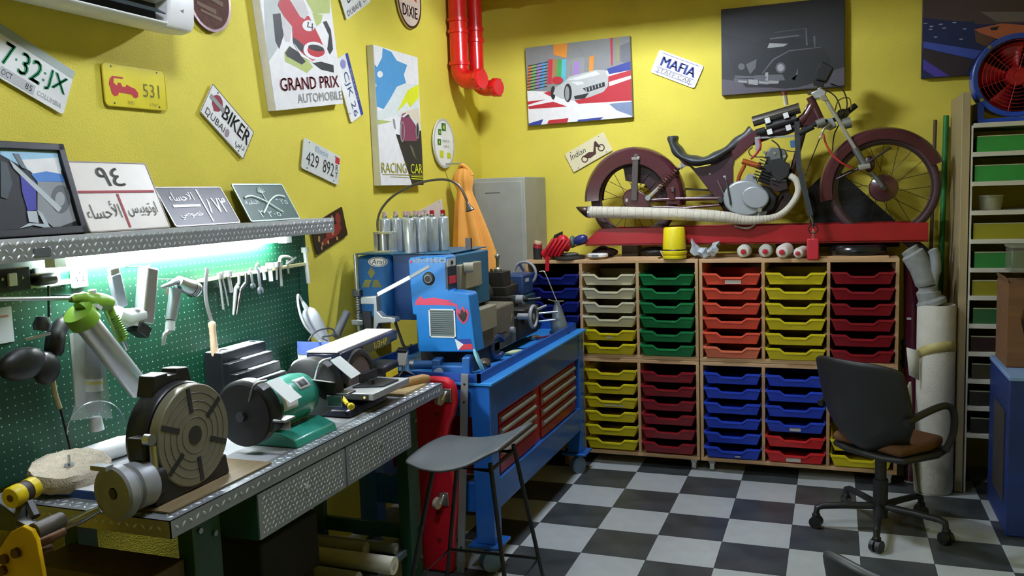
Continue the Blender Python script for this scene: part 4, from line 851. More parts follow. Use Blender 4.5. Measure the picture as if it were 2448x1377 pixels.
# stepped rack
st = thing('stepped_tool_rack', 'black stepped tool rack with silver treads against the pegboard', 'tool rack', (.14, -2.88, BZ)); y0, y1 = -2.94, -2.67
for k, (xa, xb, zt) in enumerate(((.05, .13, 1.122), (.13, .162, 1.083), (.162, .194, 1.044), (.194, .22, 1.005))):
    M().box(xa, xb, y0, y1, BZ+.002, zt).build('step', mt('rack_black', '16171a', .35), st, bevel=.002); M().box(xa+.004, xb-.002, y0+(.004 if k == 0 else .1), y1-.004, zt, zt+.002).build('tread_strip', mt('rack_silver', 'b8bec4', .45), st)
m = M()
for y in (y0+.03, y0+.065, y1-.03): m.cyl((.09, y, 1.1242), (.09, y, 1.1252), .014, n=16)
m.build('tool_hole', BLKM, st)
# belt and disc sander
NAVY = mt('navy_enamel', '1c2038', .3, coat=.2); sd = thing('belt_disc_sander', 'dark navy belt and disc sander with long white belt and side table', 'sander', (.45, -2.6, BZ))
m = M(); m.prism([(.33, -2.86, BZ+.002), (.62, -2.86, BZ+.002), (.6, -2.86, BZ+.03), (.35, -2.86, BZ+.03)], (0, .3, 0)); m.build('base', NAVY, sd, bevel=.008)
M().obox((.41, -2.45, 1.075), (.155, .56, .045), rot=(0, 0, .1)).build('belt_arm', NAVY, sd, bevel=.01); M().obox((.405, -2.455, 1.099), (.13, .56, .005), rot=(0, 0, .1)).build('sanding_belt', mt('belt_pale', 'cfc8c4', .8), sd)
fs = Fr((.489, -2.45, 1.07), V((-.1, 1, 0)).normalized(), (0, 0, 1), V((1, .1, 0)).normalized(), .45, .045); m = M(); m.prism([fs.p(-.2, -.4, .0005), fs.p(.42, -.4, .0005), fs.p(.42, .4, .0005), fs.p(-.2, .4, .0005)], fs.n*.0005); m.build('side_label', mt('label_olive', '4a4c1c', .5), sd); text('1/3HP', fs, .2, .05, .3, .6, YEL, sd, .0015)
M().box(.36, .50, -2.80, -2.55, .92, 1.05).build('gear_housing', NAVY, sd, bevel=.015); M().cyl((.27, -2.60, .985), (.37, -2.60, .985), .066, n=28).build('motor', mt('motor_grey', '9aa0a4', .4, .3), sd); M().lathe([(0, 0), (.066, 0), (.068, -.01), (.05, -.05), (0, -.055)], (.27, -2.60, .985), NX, 28).build('motor_cap', TWHITE, sd)
M().cyl((.50, -2.60, .975), (.512, -2.60, .975), .085, n=40).build('disc_plate', LGREY, sd); M().cyl((.512, -2.60, .975), (.5145, -2.60, .975), .083, n=40).build('abrasive_disc', mt('abrasive_brown', '5a4c48', .95), sd); M().torus((.505, -2.60, .975), NX, .1, .016, 30, 8, 0, PI, ref=(0, 1, 0)).build('disc_guard', BLACK, sd)
M().box(.52, .68, -2.79, -2.5, .935, .96).build('side_table', mt('table_alu', 'c0c2c4', .4, .6), sd, bevel=.002); m = M(); m.box(.52, .66, -2.791, -2.7895, .936, .957); m.build('table_edge', DGREY, sd)
m = M()
for x in (.545, .645): m.cyl((x, -2.791, .946), (x, -2.795, .946), .005, n=10)
m.build('table_screw', CHROME, sd)
m = M(); m.prism([(.55, -2.72, .961), (.66, -2.68, .961), (.665, -2.56, .961), (.56, -2.55, .961)], (0, 0, .006)); m.prism([(.545, -2.66, .967), (.56, -2.66, .967), (.56, -2.54, .967), (.545, -2.54, .967)], (0, 0, .035)); m.build('mitre_gauge', BLACK, sd, bevel=.001); M().cyl((.6, -2.66, .967), (.6, -2.66, .985), .012, n=16).build('mitre_knob', BLACK, sd)
m = M(); m.box(.535, .62, -2.74, -2.53, BZ+.03, .935); m.build('table_bracket', NAVY, sd, bevel=.01); m = M(); m.cyl((.56, -2.82, .955), (.6, -2.84, .93), .008, n=10); m.sph((.62, -2.85, .925), .014, 12, 8); m.build('tilt_lever', YEL, sd)
m = M(); m.obox((.585, -2.99, 1.05), (.1, .07, .004), rot=(-.25, .15, .3)); sd2 = m.build('eye_shield', WHITE, gr)
# power tool box with yellow label behind disc
M().obox((.44, -2.3, .93), (.11, .16, .09), rot=(0, 0, .1)).build('tool_case', mt('case_black', '1c1c1c', .5), label='black case with a yellow label beside the sander disc', cat='case', bevel=.012)
q = bpy.data.objects['tool_case']; M().obox((.497, -2.305, .93), (.002, .13, .03), rot=(0, 0, .1)).build('yellow_label', YEL, q)
# white box with grey rotary tool
t = thing('cardboard_tray', 'white and blue open carton behind the sander belt', 'carton', (.2, -2.33, BZ)); m = M()
a = V((.12, -2.5, 0)); M().box(.09, .315, -2.40, -2.26, BZ+.002, 1.045).build('carton_body', WHITE, t, bevel=.002); M().box(.095, .31, -2.4045, -2.4005, 1.02, 1.075).build('carton_flap', mt('carton_blue', '5a74c0', .6), t)
t = thing('rotary_tool', 'light grey straight grinder with looped cable standing in the carton', 'power tool', (.15, -2.34, 1.047)); a, b = PX(735, 742, .12), PX(775, 812, .16); d = b-a
M().tube([a-d*.04, a+d*.05, a+d*.25, a+d*.6, a+d*.85, b+d*.1], [.018, .03, .036, .034, .028, .02], 18).build('body', mt('tool_lightgrey', 'a8adb2', .4), t); M().tube([a, a-d*.2, a-d*.3], [.012, .009, .006], 10).build('cable_boot', LGREY, t)
M().tube(spl([a-d*.3, PX(712, 705, .12), PX(715, 740, .13), PX(730, 780, .15), PX(760, 812, .17)], 6), .005, 8).build('cable', LGREY, t)
M().tube(spl([PX(737, 815, .2), PX(755, 793, .2), PX(790, 785, .2), PX(800, 800, .2), PX(770, 806, .2), PX(782, 815, .2)], 6), .004, 8).build('cable_loop', DGREY, t)
t = thing('steel_tube', 'short grey steel tube leaning in the carton', 'tube', PX(800, 805, .2)); M().lathe([(.0185, 0), (.0185, .135), (.015, .135), (.015, .02)], PX(803, 803, .2), PX(823, 760, .2)-PX(803, 803, .2), 20).build('tube_wall', DGREY, t)
# tan mallet handle, board
t = thing('wooden_mallet', 'tan wooden tool handle lying at the far end of the bench', 'handle', (.6, -2.36, BZ)); M().tube([(.54, -2.47, .905), (.56, -2.43, .908), (.6, -2.35, .908), (.63, -2.28, .906), (.645, -2.255, .905)], [.012, .022, .02, .022, .014], 16).build('handle', wood('tan', '9c7844', 'b48c54', 'Y'), t); M().box(.5, .655, -2.5, -2.3, BZ+.003, BZ+.012).build('board', wood('pale_board', 'b8a070', 'c8b080', 'Y'), label='small pale board under the tan wooden handle', cat='board')
# white inspection lamp
t = thing('work_light', 'small white square work light on a thin tripod', 'lamp', (.48, -2.2, BZ)); c = PX(963, 855, .46)
M().obox(c, (.04, .075, .06), rot=(0, .1, .35)).build('light_head', TWHITE, t, bevel=.004); M().obox(c+V((0, 0, .035)), (.045, .08, .008), rot=(0, .1, .35)).build('head_cap', BLACK, t)
M().cyl(c-V((0, 0, .03)), c-V((0, 0, .06)), .008, n=10).build('swivel', STEEL, t)
m = M()
for k in range(3): a = k*2.1+.4; m.cyl(c-V((0, 0, .055)), V((c.x+.05*math.cos(a), c.y+.05*math.sin(a), BZ+.004)), .004, n=8)
m.build('tripod_leg', STEEL, t)
# ---------------------------------------------------------------- yellow machine at the left
ym = thing('pipe_bender', 'yellow steel roll bender at the lower left corner', 'bending machine', (.55, -4.15, 0)); YM = mt('machine_yellow', 'e2b40c', .4); yq = -4.12
def sil(pts, y): return [PY(u, v, y) for u, v in pts]
side = [(-60, 1600), (-60, 1345), (0, 1310), (25, 1272), (52, 1258), (75, 1268), (86, 1290), (102, 1377), (112, 1600)]
M().prism(sil(side, yq), (0, .012, 0)).build('side_plate', YM, ym, bevel=.002); M().prism(sil(side, yq+.1), (0, .012, 0)).build('side_plate', YM, ym, bevel=.002)
m = M()
for u, v in ((42, 1320), (14, 1335), (10, 1362)): q = PY(u, v, yq); m.cyl(q+V((0, -.01, 0)), q+V((0, .13, 0)), .012, n=14)
m.build('roller_shaft', mt('rusty', '6a4a34', .6, .5), ym)
q = PY(62, 1275, yq); M().cyl(q+V((.01, .013, 0)), q+V((.01, .09, 0)), .02, n=24).build('bending_roll', mt('roll_grey', '5c5854', .5, .5), ym)
M().box(q.x-.35, q.x+.02, yq-.05, yq+.16, 0, .03).build('base_plate', YM, ym); M().prism([PY(-80, 1190, yq+.06), PY(0, 1205, yq+.06), PY(72, 1262, yq+.06), PY(60, 1275, yq+.06), PY(-80, 1260, yq+.06)], (0, .03, 0)).build('arm', DGREY, ym, bevel=.003)
q = PY(70, 1255, yq+.05); M().obox(q, (.05, .03, .012), rot=(0, .5, .3)).build('chain_link', DSTEEL, ym)
a, b = PY(24, 1192, yq+.05), PY(84, 1162, yq+.13); d = (b-a); L = d.length
M().lathe([(.01, 0), (.024, 0), (.027, .006), (.027, L*.38), (.024, L*.4), (.01, L*.4)], a, d, 28).build('yellow_roller', YEL, ym); M().lathe([(.0, L*.4), (.025, L*.4), (.025, L*.66), (0, L*.66)], a, d, 28).build('black_band', mt('band_brown', '3a302e', .6), ym); M().lathe([(0, L*.66), (.0265, L*.66), (.0265, L*.95), (.022, L), (0, L)], a, d, 28).build('yellow_roller', YEL, ym); M().cyl(a-d.normalized()*.0005, a+d.normalized()*.02, .0095, n=16).build('roller_bore', mt('rusty', '6a4a34', .6, .5), ym)
q = a+d*.75; m = M(); m.cyl(q+V((.02, -.02, -.025)), q+V((.05, -.03, -.055)), .012, n=6); m.build('set_bolt', DGREY, ym); M().cyl(a+d*.5, PY(50, 1262, yq+.06), .014, n=14).build('roller_post', DGREY, ym)
# ---------------------------------------------------------------- under the bench
BRN = wood('brown_panel', '4a3c18', '5c4a22', 'Z'); M().box(.17, .585, -3.86, -3.705, .002, .70).build('storage_carton', BRN, label='brown storage box under the near end of the bench', cat='box', bevel=.004)
def rodlog(label, a, b, r, mat, grp='plastic rods stored under the bench'):
    t = thing('plastic_rod', label, 'rod', ((V(a)+V(b))/2-V((0, 0, r))), grp); M().cyl(a, b, r, n=24).build('rod', mat, t); d = (V(b)-V(a)).normalized(); M().cyl(V(b), V(b)+d*.001, r*.35, n=16).build('end_mark', LGREY, t); return t
RODW = mt('rod_white', 'd8d4be', .6)
pa, pb = PZ(660, 1320, .36), PZ(945, 1352, .36)
M().box(.155, .60, -3.3, -2.44, .185, .21).build('lower_shelf', mt('shelf_slate', '4a5458', .6), label='grey lower shelf board under the workbench', cat='shelf')
rodlog('long white plastic rod end showing under the bench drawers', (.17, -2.665, .2455), (.665, -2.67, .2455), .035, RODW)
rodlog('shorter grey white rod lying behind the long white one', (.17, -2.555, .241), (.47, -2.55, .241), .0305, mt('rod_grey', '9c9c90', .6))
rodlog('thin grey rod between the white rods and the far leg', (.2, -2.5, .234), (.58, -2.495, .234), .0235, mt('rod_grey2', '7c7c76', .6))
rodlog('pale round bar lying in front, low under the bench', (.2, -2.79, .238), (.58, -2.80, .238), .0275, mt('rod_pale', 'a8a89c', .6))
t = thing('toolbox', 'black toolbox with wires in the shadow under the drawers', 'toolbox', (.3, -3.0, .211)); M().box(.16, .45, -3.2, -2.85, .30, .52).build('box_body', BLKM, t, bevel=.01)
M().box(.18, .43, -3.18, -2.87, .212, .30).build('box_base', BLKM, t)
t = thing('striped_mat', 'grey board with black diagonal marks under the bench', 'board', (.45, -3.5, .002)); M().box(.3, .5, -3.45, -3.1, .002, .03).build('board', GREY, t); 
# ---------------------------------------------------------------- lathe table
BL2 = mt('blue_frame', '1f5fb4', .35, coat=.25, var=.08); RCH = mt('red_chest', 'a0141c', .35, coat=.2)
lt = thing('lathe_stand', 'blue steel lathe stand with red drawer chest on casters', 'stand', (.52, -1.34, 0)); TX0, TX1, TY0, TY1, TZ = .17, .88, -2.12, -.57, .86
M().box(TX0, TX1, TY0, TY1, TZ-.012, TZ).build('top_plate', mt('blue_top', '2f86d0', .4), lt, bevel=.002)
m = M()
for a in ((TX1-.07, TX1-.055, TY0+.004, TY1-.02), (TX0, TX0+.015, TY0+.004, TY1-.02)): m.box(*a, TZ, TZ+.04)
m.box(TX0, TX1-.055, TY0+.004, TY0+.014, TZ, TZ+.04); m.box(TX0, TX1-.055, TY1-.035, TY1-.02, TZ, TZ+.04); m.build('chip_tray_rim', mt('blue_tray', '1a4a9c', .4), lt)
for z0, z1 in ((.70, TZ-.012), (.265, .40)):
    M().box(TX1-.06, TX1-.02, TY0+.09, TY1-.1, z0, z1).build('side_rail', BL2, lt, bevel=.003); M().box(TX0+.02, TX0+.06, TY0+.09, TY1-.1, z0, z1).build('side_rail', BL2, lt, bevel=.003)
    M().box(TX0+.08, TX1-.1, TY0+.02, TY0+.05, z0, z1).build('end_rail', BL2, lt, bevel=.003)
for y in (TY0+.01, TY1-.12):
    for x in (TX1-.105, TX0+.015):
        lg = M().box(x, x+.09, y, y+.09, .125, TZ-.012).build('leg', BL2, lt, bevel=.004)
        M().box(x-.03, x+.12, y-.03, y+.12, .113, .125).build('foot_plate', BL2, lg, bevel=.002)
        cs = M().obox((x+.055, y+.03, .088), (.035, .05, .05)).build('caster_fork', BL2, lg, bevel=.003)
        M().cyl((x+.045, y+.02, .05), (x+.075, y+.0, .05), .05, n=24).build('caster_wheel', mt('wheel_bluegrey', '6a84a8', .5), lg)
M().box(.3, .838, -1.98, -.70, .40, .70).build('chest_body', RCH, lt, bevel=.003)
HND = mt('handle_grey', '9a9e98', .4, .3)
for y0, y1, zs in ((-1.36, -.745, (.655, .60, .54, .48)), (-1.96, -1.46, (.655, .60, .55, .50))):
    for k, z in enumerate(zs):
        d = M().box(.838, .846, y0, y1, z-.026, z+.022).build('drawer', RCH, lt, bevel=.002); M().cyl((.849, y0+.01, z), (.849, y1-.01, z), .012, n=12).build('pull_handle', HND, d)
    d = M().box(.838, .846, y0, y1, .405, zs[-1]-.03).build('drawer', RCH, lt, bevel=.002)
# ---------------------------------------------------------------- lathe
la = thing('metal_lathe', 'blue and grey metal lathe covered in stickers', 'lathe', (.55, -1.4, TZ)); LB = mt('lathe_blue', '1c78c4', .35, coat=.2, var=.08); LBD = mt('lathe_blue_dark', '155a96', .4); CASTG = mt('cast_grey', '6c6658', .5, .2); CASTD = mt('cast_dark', '2c2a26', .5, .3)
YF = -1.97
front = [(975, 622), (980, 616), (1062, 611), (1069, 616), (1074, 696), (1116, 701), (1122, 706), (1139, 842), (1001, 842), (994, 753), (986, 752)]
M().prism([PY(u, v, YF) for u, v in front], (0, .10, 0)).build('gear_cover', LB, la, bevel=.006)
a, b = PY(985, 752, YF), PY(1069, 614, YF); M().box(a.x+.012, b.x-.008, YF+.102, -1.45, 1.14, b.z-.002).build('headstock', mt('lathe_petrol', '1c5a7c', .4), la, bevel=.006)
M().box(.40, .715, YF+.102, -1.36, .95, 1.125).build('headstock_base', CASTG, la, bevel=.01); M().box(.42, .70, -1.99+.12, -1.55, TZ+.002, .95).build('head_foot', CASTD, la)
SX_ = PY(1069, 614, YF).x+.002; g0, g1 = PX(1092, 695, SX_), PX(1141, 618, SX_); M().box(SX_-.012, SX_+.022, g0.y, g1.y, g0.z, g1.z-.012).build('control_box', mt('panel_beige', '8c8672', .5), la, bevel=.004); gd = PX(1108, 640, SX_+.02); M().cyl(gd, gd+V((.04, .02, 0)), .024, n=20).build('speed_drum', mt('panel_pale', 'a8a490', .5), la)
g0, g1 = PX(1071, 697, SX_), PX(1090, 616, SX_); M().box(SX_-.01, SX_+.002, g0.y, g1.y, g0.z+.01, g1.z-.015).build('switch_strip', mt('strip_dark', '202c3c', .4), la); q = PX(1079, 627, SX_+.003); M().box(SX_+.002, SX_+.004, q.y-.045, q.y+.045, q.z-.018, q.z+.018).build('switch_label', LGREY, la); M().cyl(q+NX*.0, q+NX*.006, .009, n=14).build('rocker_button', BLACK, la); q = PX(1080, 662, SX_+.003); M().box(SX_+.002, SX_+.004, q.y-.03, q.y+.05, q.z-.03, q.z+.005).build('warning_sticker', mt('flag_red', 'c83440', .5), la)
m = M(); m.cyl((.615, -1.60, 1.225), (.62, -1.60, 1.225), .006, n=10); m.build('panel_screw', DSTEEL, la)
M().box(.69, .735, -1.868, -1.66, 1.04, 1.15).build('gearbox_cover', mt('panel_beige', '8c8672', .5), la, bevel=.004)
# stickers on the front
f = Fr(PY(1030, 730, YF-.0006), (1, 0, 0), (0, 0, 1), NB, .3, .42)
def onf(pts, d=.0): return [PY(u, v, YF-.0008-d) for u, v in pts]
def stk(name, pts, mat, d=0.0): M().prism(onf(pts, d), (0, -.0006, 0)).build(name, mat, la)
def ff(u0, v0, u1, v1, y=YF-.0012):
    a, b = PY(u0, v1, y), PY(u1, v0, y); return Fr((a+b)/2, (1, 0, 0), (0, 0, 1), NB, b.x-a.x, b.z-a.z)
text('MITSUBISHI', ff(990, 616, 1065, 629), 0, 0, 1, 1, WHITE, la, off=.012); stk('maker_mark', [(979, 629), (983, 620), (987, 629)], pR)
def dia(c, r, h): return [(c[0]-r, c[1]), (c[0], c[1]-h), (c[0]+r, c[1]), (c[0], c[1]+h)]
q = PY(1025, 666, YF); M().lathe([(.014, 0), (.030, 0), (.032, -.002), (.030, .004), (.024, .008), (.014, .008)], q, NB, 28).build('spindle_bore_ring', CASTD, la); M().cyl(q+NB*.001, q+NB*.004, .0165, n=20).build('spindle_bore', BLACK, la); M().torus(q+NB*.009, NB, .0175, .002, 24, 6).build('bore_ring', STEEL, la)
a, b = PY(1028, 806, YF), PY(1088, 739, YF)
m = M(); fv = Fr((a+b)/2+NB*.001, (1, 0, 0), (0, 0, 1), NB, b.x-a.x, b.z-a.z)
for p in ((-.5, .5, .46, .5), (-.5, .5, -.5, -.46), (-.5, -.45, -.5, .5), (.45, .5, -.5, .5)): m.prism([fv.p(p[0], p[2]), fv.p(p[1], p[2]), fv.p(p[1], p[3]), fv.p(p[0], p[3])], NB*.003)
m.build('vent_frame', WHITE, la); M().prism([fv.p(-.45, -.46), fv.p(.45, -.46), fv.p(.45, .46), fv.p(-.45, .46)], NB*.001).build('vent_panel', mt('vent_grey', '6a7878', .5), la); m = M()
for k in range(12): bb = .4-.07*k; m.prism([fv.p(-.44, bb, .0015), fv.p(.44, bb, .0015), fv.p(.44, bb+.02, .0015), fv.p(-.44, bb+.02, .0015)], NB*.0015)
m.build('vent_slat', DGREY, la, kind='stuff')
PINK = mt('sticker_pink', 'd03a5c', .5)
stk('graffiti_sticker', [(991, 729), (995, 718), (1006, 707), (1012, 715), (1035, 711), (1060, 716), (1086, 718), (1070, 720), (1092, 727), (1096, 737), (1086, 731), (1050, 729), (1020, 729)], PINK)
stk('flame_badge', [(1090, 740), (1096, 736), (1100, 745), (1106, 731), (1112, 742), (1117, 738), (1121, 750), (1119, 764), (1109, 776), (1100, 768), (1092, 755)], PINK); stk('devil_face', [(1094, 746), (1100, 752), (1102, 742), (1106, 740), (1109, 748), (1113, 742), (1117, 752), (1114, 764), (1108, 771), (1101, 764), (1097, 757)], mt('sticker_black', '241a1c', .5), .0008)
stk('flag_blue', [(1092, 811), (1125, 810), (1128, 822), (1108, 822)], pB); stk('flag_red', [(1108, 823), (1129, 822), (1131, 835), (1098, 837)], mt('flag_red', 'c83440', .5)); stk('flag_white', [(1087, 810), (1108, 823), (1095, 838)], WHITE, .0008)
# left belt cover with maker stickers
YA2 = -1.80; bx = [(848, 613), (970, 606), (972, 760), (860, 760)]
M().prism([PY(u, v, YA2) for u, v in [(848, 613), (932, 606), (937, 762), (858, 762)]], (0, .38, 0)).build('belt_cover', LBD, la, bevel=.02)
a = PY(932, 606, YA2); M().box(a.x-.02, PY(980, 700, YF).x+.02, YA2+.03, -1.5, 1.08, a.z-.004).build('cover_bridge', mt('lathe_navy', '0f3a70', .4), la)
f2 = ff(881, 614, 926, 638, YA2-.001); M().prism(f2.el(0, 0, .5, .5, 0, 32), NB*.0006).build('oval_sticker', WHITE, la); m = M(); o = f2.el(0, 0, .45, .44, .0009, 32); q = f2.el(0, 0, .41, .39, .0009, 32); m.add(o+q, [(i, (i+1) % 32, 32+(i+1) % 32, 32+i) for i in range(32)]); m.build('oval_line', pK, la); text('Arai', f2, 0, 0, .62, .5, pK, la, .0012, skew=.2)
def sk2(name, pts, mat): M().prism([PY(u, v, YA2-.001) for u, v in pts], (0, -.0006, 0)).build(name, mat, la)
MIR = mt('mirror_sticker', 'a4aab0', .15, .9); sk2('diamond_sticker', dia((888, 652), 9, 15), MIR); sk2('diamond_sticker', [(865, 687), (872, 669), (889, 669), (882, 687)], MIR); sk2('diamond_sticker', [(890, 687), (893, 669), (904, 669), (914, 687)], MIR)
# bed, carriage, tailstock
M().box(.42, .62, -1.5, -.62, .95, .985).build('bed_way', mt('ground_steel', '4a4844', .35, .6), la); M().box(.44, .60, -1.55, -.62, TZ+.045, .95).build('bed_casting', CASTD, la, bevel=.006); M().box(.46, .6, -.76, -.62, TZ+.002, .9).build('bed_foot', CASTD, la)
M().cyl((.52, -1.45, 1.16), (.52, -1.40, 1.16), .075, n=32).build('chuck_plate', mt('chuck_brown', '4c4436', .4, .5), la); M().cyl((.52, -1.40, 1.16), (.52, -1.33, 1.16), .068, n=32).build('chuck', CASTD, la)
m = M()
for k in range(3): a = k*2.09+.5; m.obox((.52+.035*math.cos(a), -1.315, 1.16+.035*math.sin(a)), (.03, .04, .018), rot=(0, -a, 0))
m.build('chuck_jaw', DSTEEL, la)
M().box(.40, .72, -1.22, -.98, .985, 1.06).build('saddle', CASTD, la, bevel=.005); M().box(.605, .70, -1.30, -.95, .90, 1.03).build('apron', mt('apron_dark', '2a2822', .5, .2), la, bevel=.008); M().box(.62, .70, -1.62, -1.30, .90, .98).build('apron_gearbox', CASTG, la, bevel=.008)
M().box(.42, .62, -1.14, -1.04, 1.06, 1.12).build('cross_slide', CASTD, la, bevel=.003); M().box(.44, .58, -1.12, -.92, 1.12, 1.17).build('compound_slide', CASTD, la, bevel=.003); M().box(.44, .55, -1.08, -.96, 1.17, 1.25).build('tool_post', CASTD, la, bevel=.003)
m = M()
for k in range(3): m.cyl((.43+.035*k, -1.05+.01*k, 1.25), (.43+.035*k, -1.05+.01*k, 1.265), .008, n=8); m.cyl((.42, -1.07+.03*k, 1.195+.022*k), (.44, -1.07+.03*k, 1.195+.022*k), .008, n=8)
m.build('clamp_screw', DSTEEL, la)
m = M(); m.cyl((.495, -1.02, 1.25), (.5, -1.03, 1.32), .01, n=12); m.sph((.5, -1.03, 1.335), .016, 14, 8); m.lathe([(0, 0), (.022, 0), (.022, .012), (.012, .022), (0, .022)], (.495, -1.02, 1.252), (0, 0, 1), 18); m.build('post_handle', STEEL, la)
M().cyl((.60, -1.06, 1.095), (.66, -1.06, 1.095), .026, n=20).build('slide_dial', mt('satin_metal', '9a9ea4', .45, .25), la); m = M(); m.cyl((.66, -1.06, 1.095), (.685, -1.06, 1.095), .012, n=12); m.cyl((.685, -1.06, 1.095), (.75, -1.03, 1.10), .009, n=10); m.build('slide_handle', BLACK, la)
hw = PX(1275, 757, .79); M().torus(hw, NX, .055, .0095, 36, 10).build('apron_handwheel', mt('satin_grey', '9a9ea4', .5, .2), la); M().cyl(hw-NX*.085, hw+NX*.004, .017, n=16).build('wheel_hub', mt('satin_grey', '9a9ea4', .5, .2), la); M().cyl(hw-NX*.004, hw+NX*.001, .052, n=30).build('wheel_web', DGREY, la)
m = M(); q = hw+V((0, .045, .03)); m.cyl(q, q+V((.05, .03, .02)), .007, n=10); m.build('wheel_grip', STEEL, la); m = M(); m.cyl((.70, -.93, 1.0), (.80, -.88, 1.005), .006, n=10); m.cyl((.70, -.93, .955), (.79, -.9, .962), .006, n=10); m.build('feed_lever', STEEL, la)
m = M(); m.cyl((.705, -1.42, .985), (.715, -1.40, 1.065), .007, n=10); m.build('clutch_lever', STEEL, la); M().cyl((.70, -1.42, .985), (.735, -1.42, .985), .016, n=16).build('clutch_boss', mt('satin_grey', '9a9ea4', .5, .2), la); m = M(); m.cyl((.66, -1.46, 1.045), (.66, -1.3, 1.085), .009, n=10); m.cyl((.66, -1.48, 1.04), (.66, -1.45, 1.05), .016, n=12); m.build('reverse_lever', DSTEEL, la)
TSB = mt('tail_blue', '27406c', .4); M().box(.42, .60, -.86, -.68, .985, 1.09).build('tailstock_base', mt('tail_teal', '1a3c48', .4), la, bevel=.006); M().box(.45, .58, -.84, -.66, 1.09, 1.21).build('tailstock', TSB, la, bevel=.01); M().cyl((.515, -.95, 1.16), (.515, -.86, 1.16), .024, n=18).build('tailstock_barrel', BLKM, la)
q = PX(1265, 615, .515); q = V((.515, -.62, 1.20)); M().torus(q, V((0, 1, 0)), .07, .009, 36, 8).build('tailstock_wheel', mt('satin_grey', '9a9ea4', .5, .2), la); m = M()
for k in range(3): a = k*2.09; m.bar(q, q+V((.068*math.cos(a), 0, .068*math.sin(a))), .02, .01)
m.build('wheel_spoke', TSB, la); M().cyl(q-V((0, .05, 0)), q+V((0, .01, 0)), .014, n=14).build('wheel_shaft', STEEL, la); a, b = PX(1238, 622, .58), PX(1257, 612, .58); M().box(.5805, .582, -.80, -.74, 1.165, 1.185).build('number_tag', LGREY, la)
# drill stand
ds = thing('drill_stand', 'silver drill press stand with a long white marked lever', 'drill stand', PY(860, 850, -2.02)); DY = -2.04
a, b = PY(858, 608, DY), PY(862, 835, DY); M().cyl(V((b.x, DY, TZ+.002)), V((b.x, DY, a.z)), .011, n=16).build('column', STEEL, ds)
m = M()
for k in range(11): m.torus((b.x, DY, 1.12+.0115*k), (0, 0, 1), .0145, .0035, 16, 6)
m.build('return_spring', DSTEEL, ds)
M().box(b.x-.03, b.x+.035, DY-.02, DY+.02, 1.095, 1.12).build('depth_stop', ALU, ds, bevel=.003); M().obox((b.x, DY, 1.245), (.04, .035, .035)).build('clamp_head', DSTEEL, ds, bevel=.004)
m = M(); m.prism([PY(u, v, DY-.02) for u, v in ((862, 711), (899, 708), (901, 745), (913, 757), (945, 760), (943, 771), (905, 773), (898, 790), (892, 790), (893, 728), (862, 727))], (0, .045, 0)); m.build('bracket', ALU, ds, bevel=.003)
q = PY(939, 766, DY-.022); M().lathe([(.006, 0), (.012, 0), (.012, .05), (.006, .05)], q, (0, 1, 0), 18).build('collar', ALU, ds); M().box(PY(874, 750, DY).x, PY(894, 750, DY).x, DY-.03, DY-.02, PY(880, 786, DY).z, PY(880, 742, DY).z).build('gear_rack', BLACK, ds)
a, b, c = PY(903, 704, DY-.03), PY(980, 663, DY-.03), PY(1027, 636, DY-.03); M().bar(a, b, .008, .018).build('lever', WHITE, ds, bevel=.002); M().bar(b, c, .008, .016).build('lever_tip', GREY, ds, bevel=.002); M().box(PY(870, 835, DY).x-.06, PY(960, 835, DY).x, DY-.06, DY+.045, TZ+.001, TZ+.012).build('base', DSTEEL, ds)
m = M(); a = PY(905, 775, DY); m.tube([a, PY(908, 800, DY), PY(915, 830, DY)], .012, 10); m.build('drill_nose', BLKM, ds); m = M(); m.tube(spl([PY(945, 770, DY), PY(955, 800, DY+.02), PY(968, 830, DY+.03), PY(985, 825, DY+.06)], 5), .007, 8); m.build('cable', BLKM, ds)
# gooseneck lamp and cans on the lathe
ln = thing('gooseneck_lamp', 'chrome gooseneck work lamp arching over the lathe', 'lamp', (.2, -1.78, 1.41)); LY = -1.77
m = M(); p0 = PY(898, 600, LY); p1 = PY(944, 553, LY); 
for x in (p0.x+.012, p1.x-.012): m.box(x-.011, x+.011, LY-.02, LY+.02, 1.412, p1.z)
m.box(p0.x, p1.x, LY-.022, LY+.022, 1.412, 1.425); m.box(p0.x, p1.x, LY-.022, LY+.022, p1.z-.012, p1.z); m.build('base_frame', CHROME, ln, bevel=.003); M().cyl((p0.x+.05, LY, 1.425), (p0.x+.05, LY, p1.z-.012), .022, n=20).build('base_magnet', ALU, ln)
m = M()
for x in (p0.x+.01, p1.x-.012): m.sph((x, LY-.01, 1.409), .012, 12, 8)
m.build('foot', CHROME, ln)
pts = [PY(903, 552, LY), PY(903, 525, LY), PY(915, 495, LY), PY(945, 465, LY), PY(1000, 438, LY), PY(1060, 429, LY), PY(1095, 442, LY), PY(1112, 470, LY), PY(1117, 484, LY)]
M().tube(spl(pts, 6), .006, 10).build('gooseneck', mt('neck_brown', '6a645c', .35, .7), ln); d = (pts[-1]-pts[-2]).normalized(); M().lathe([(.006, -.002), (.008, 0), (.01, .012), (.022, .04), (.02, .042), (0, .03)], pts[-1], d, 20).build('lamp_head', mt('neck_brown', '6a645c', .35, .7), ln)
CANB = mt('can_silver', 'bcc4c6', .3, .45, var=.12, scale=30); CAPW = mt('can_cap', 'd8b8b4', .4); CAPR = mt('can_cap_red', 'b81830', .4)
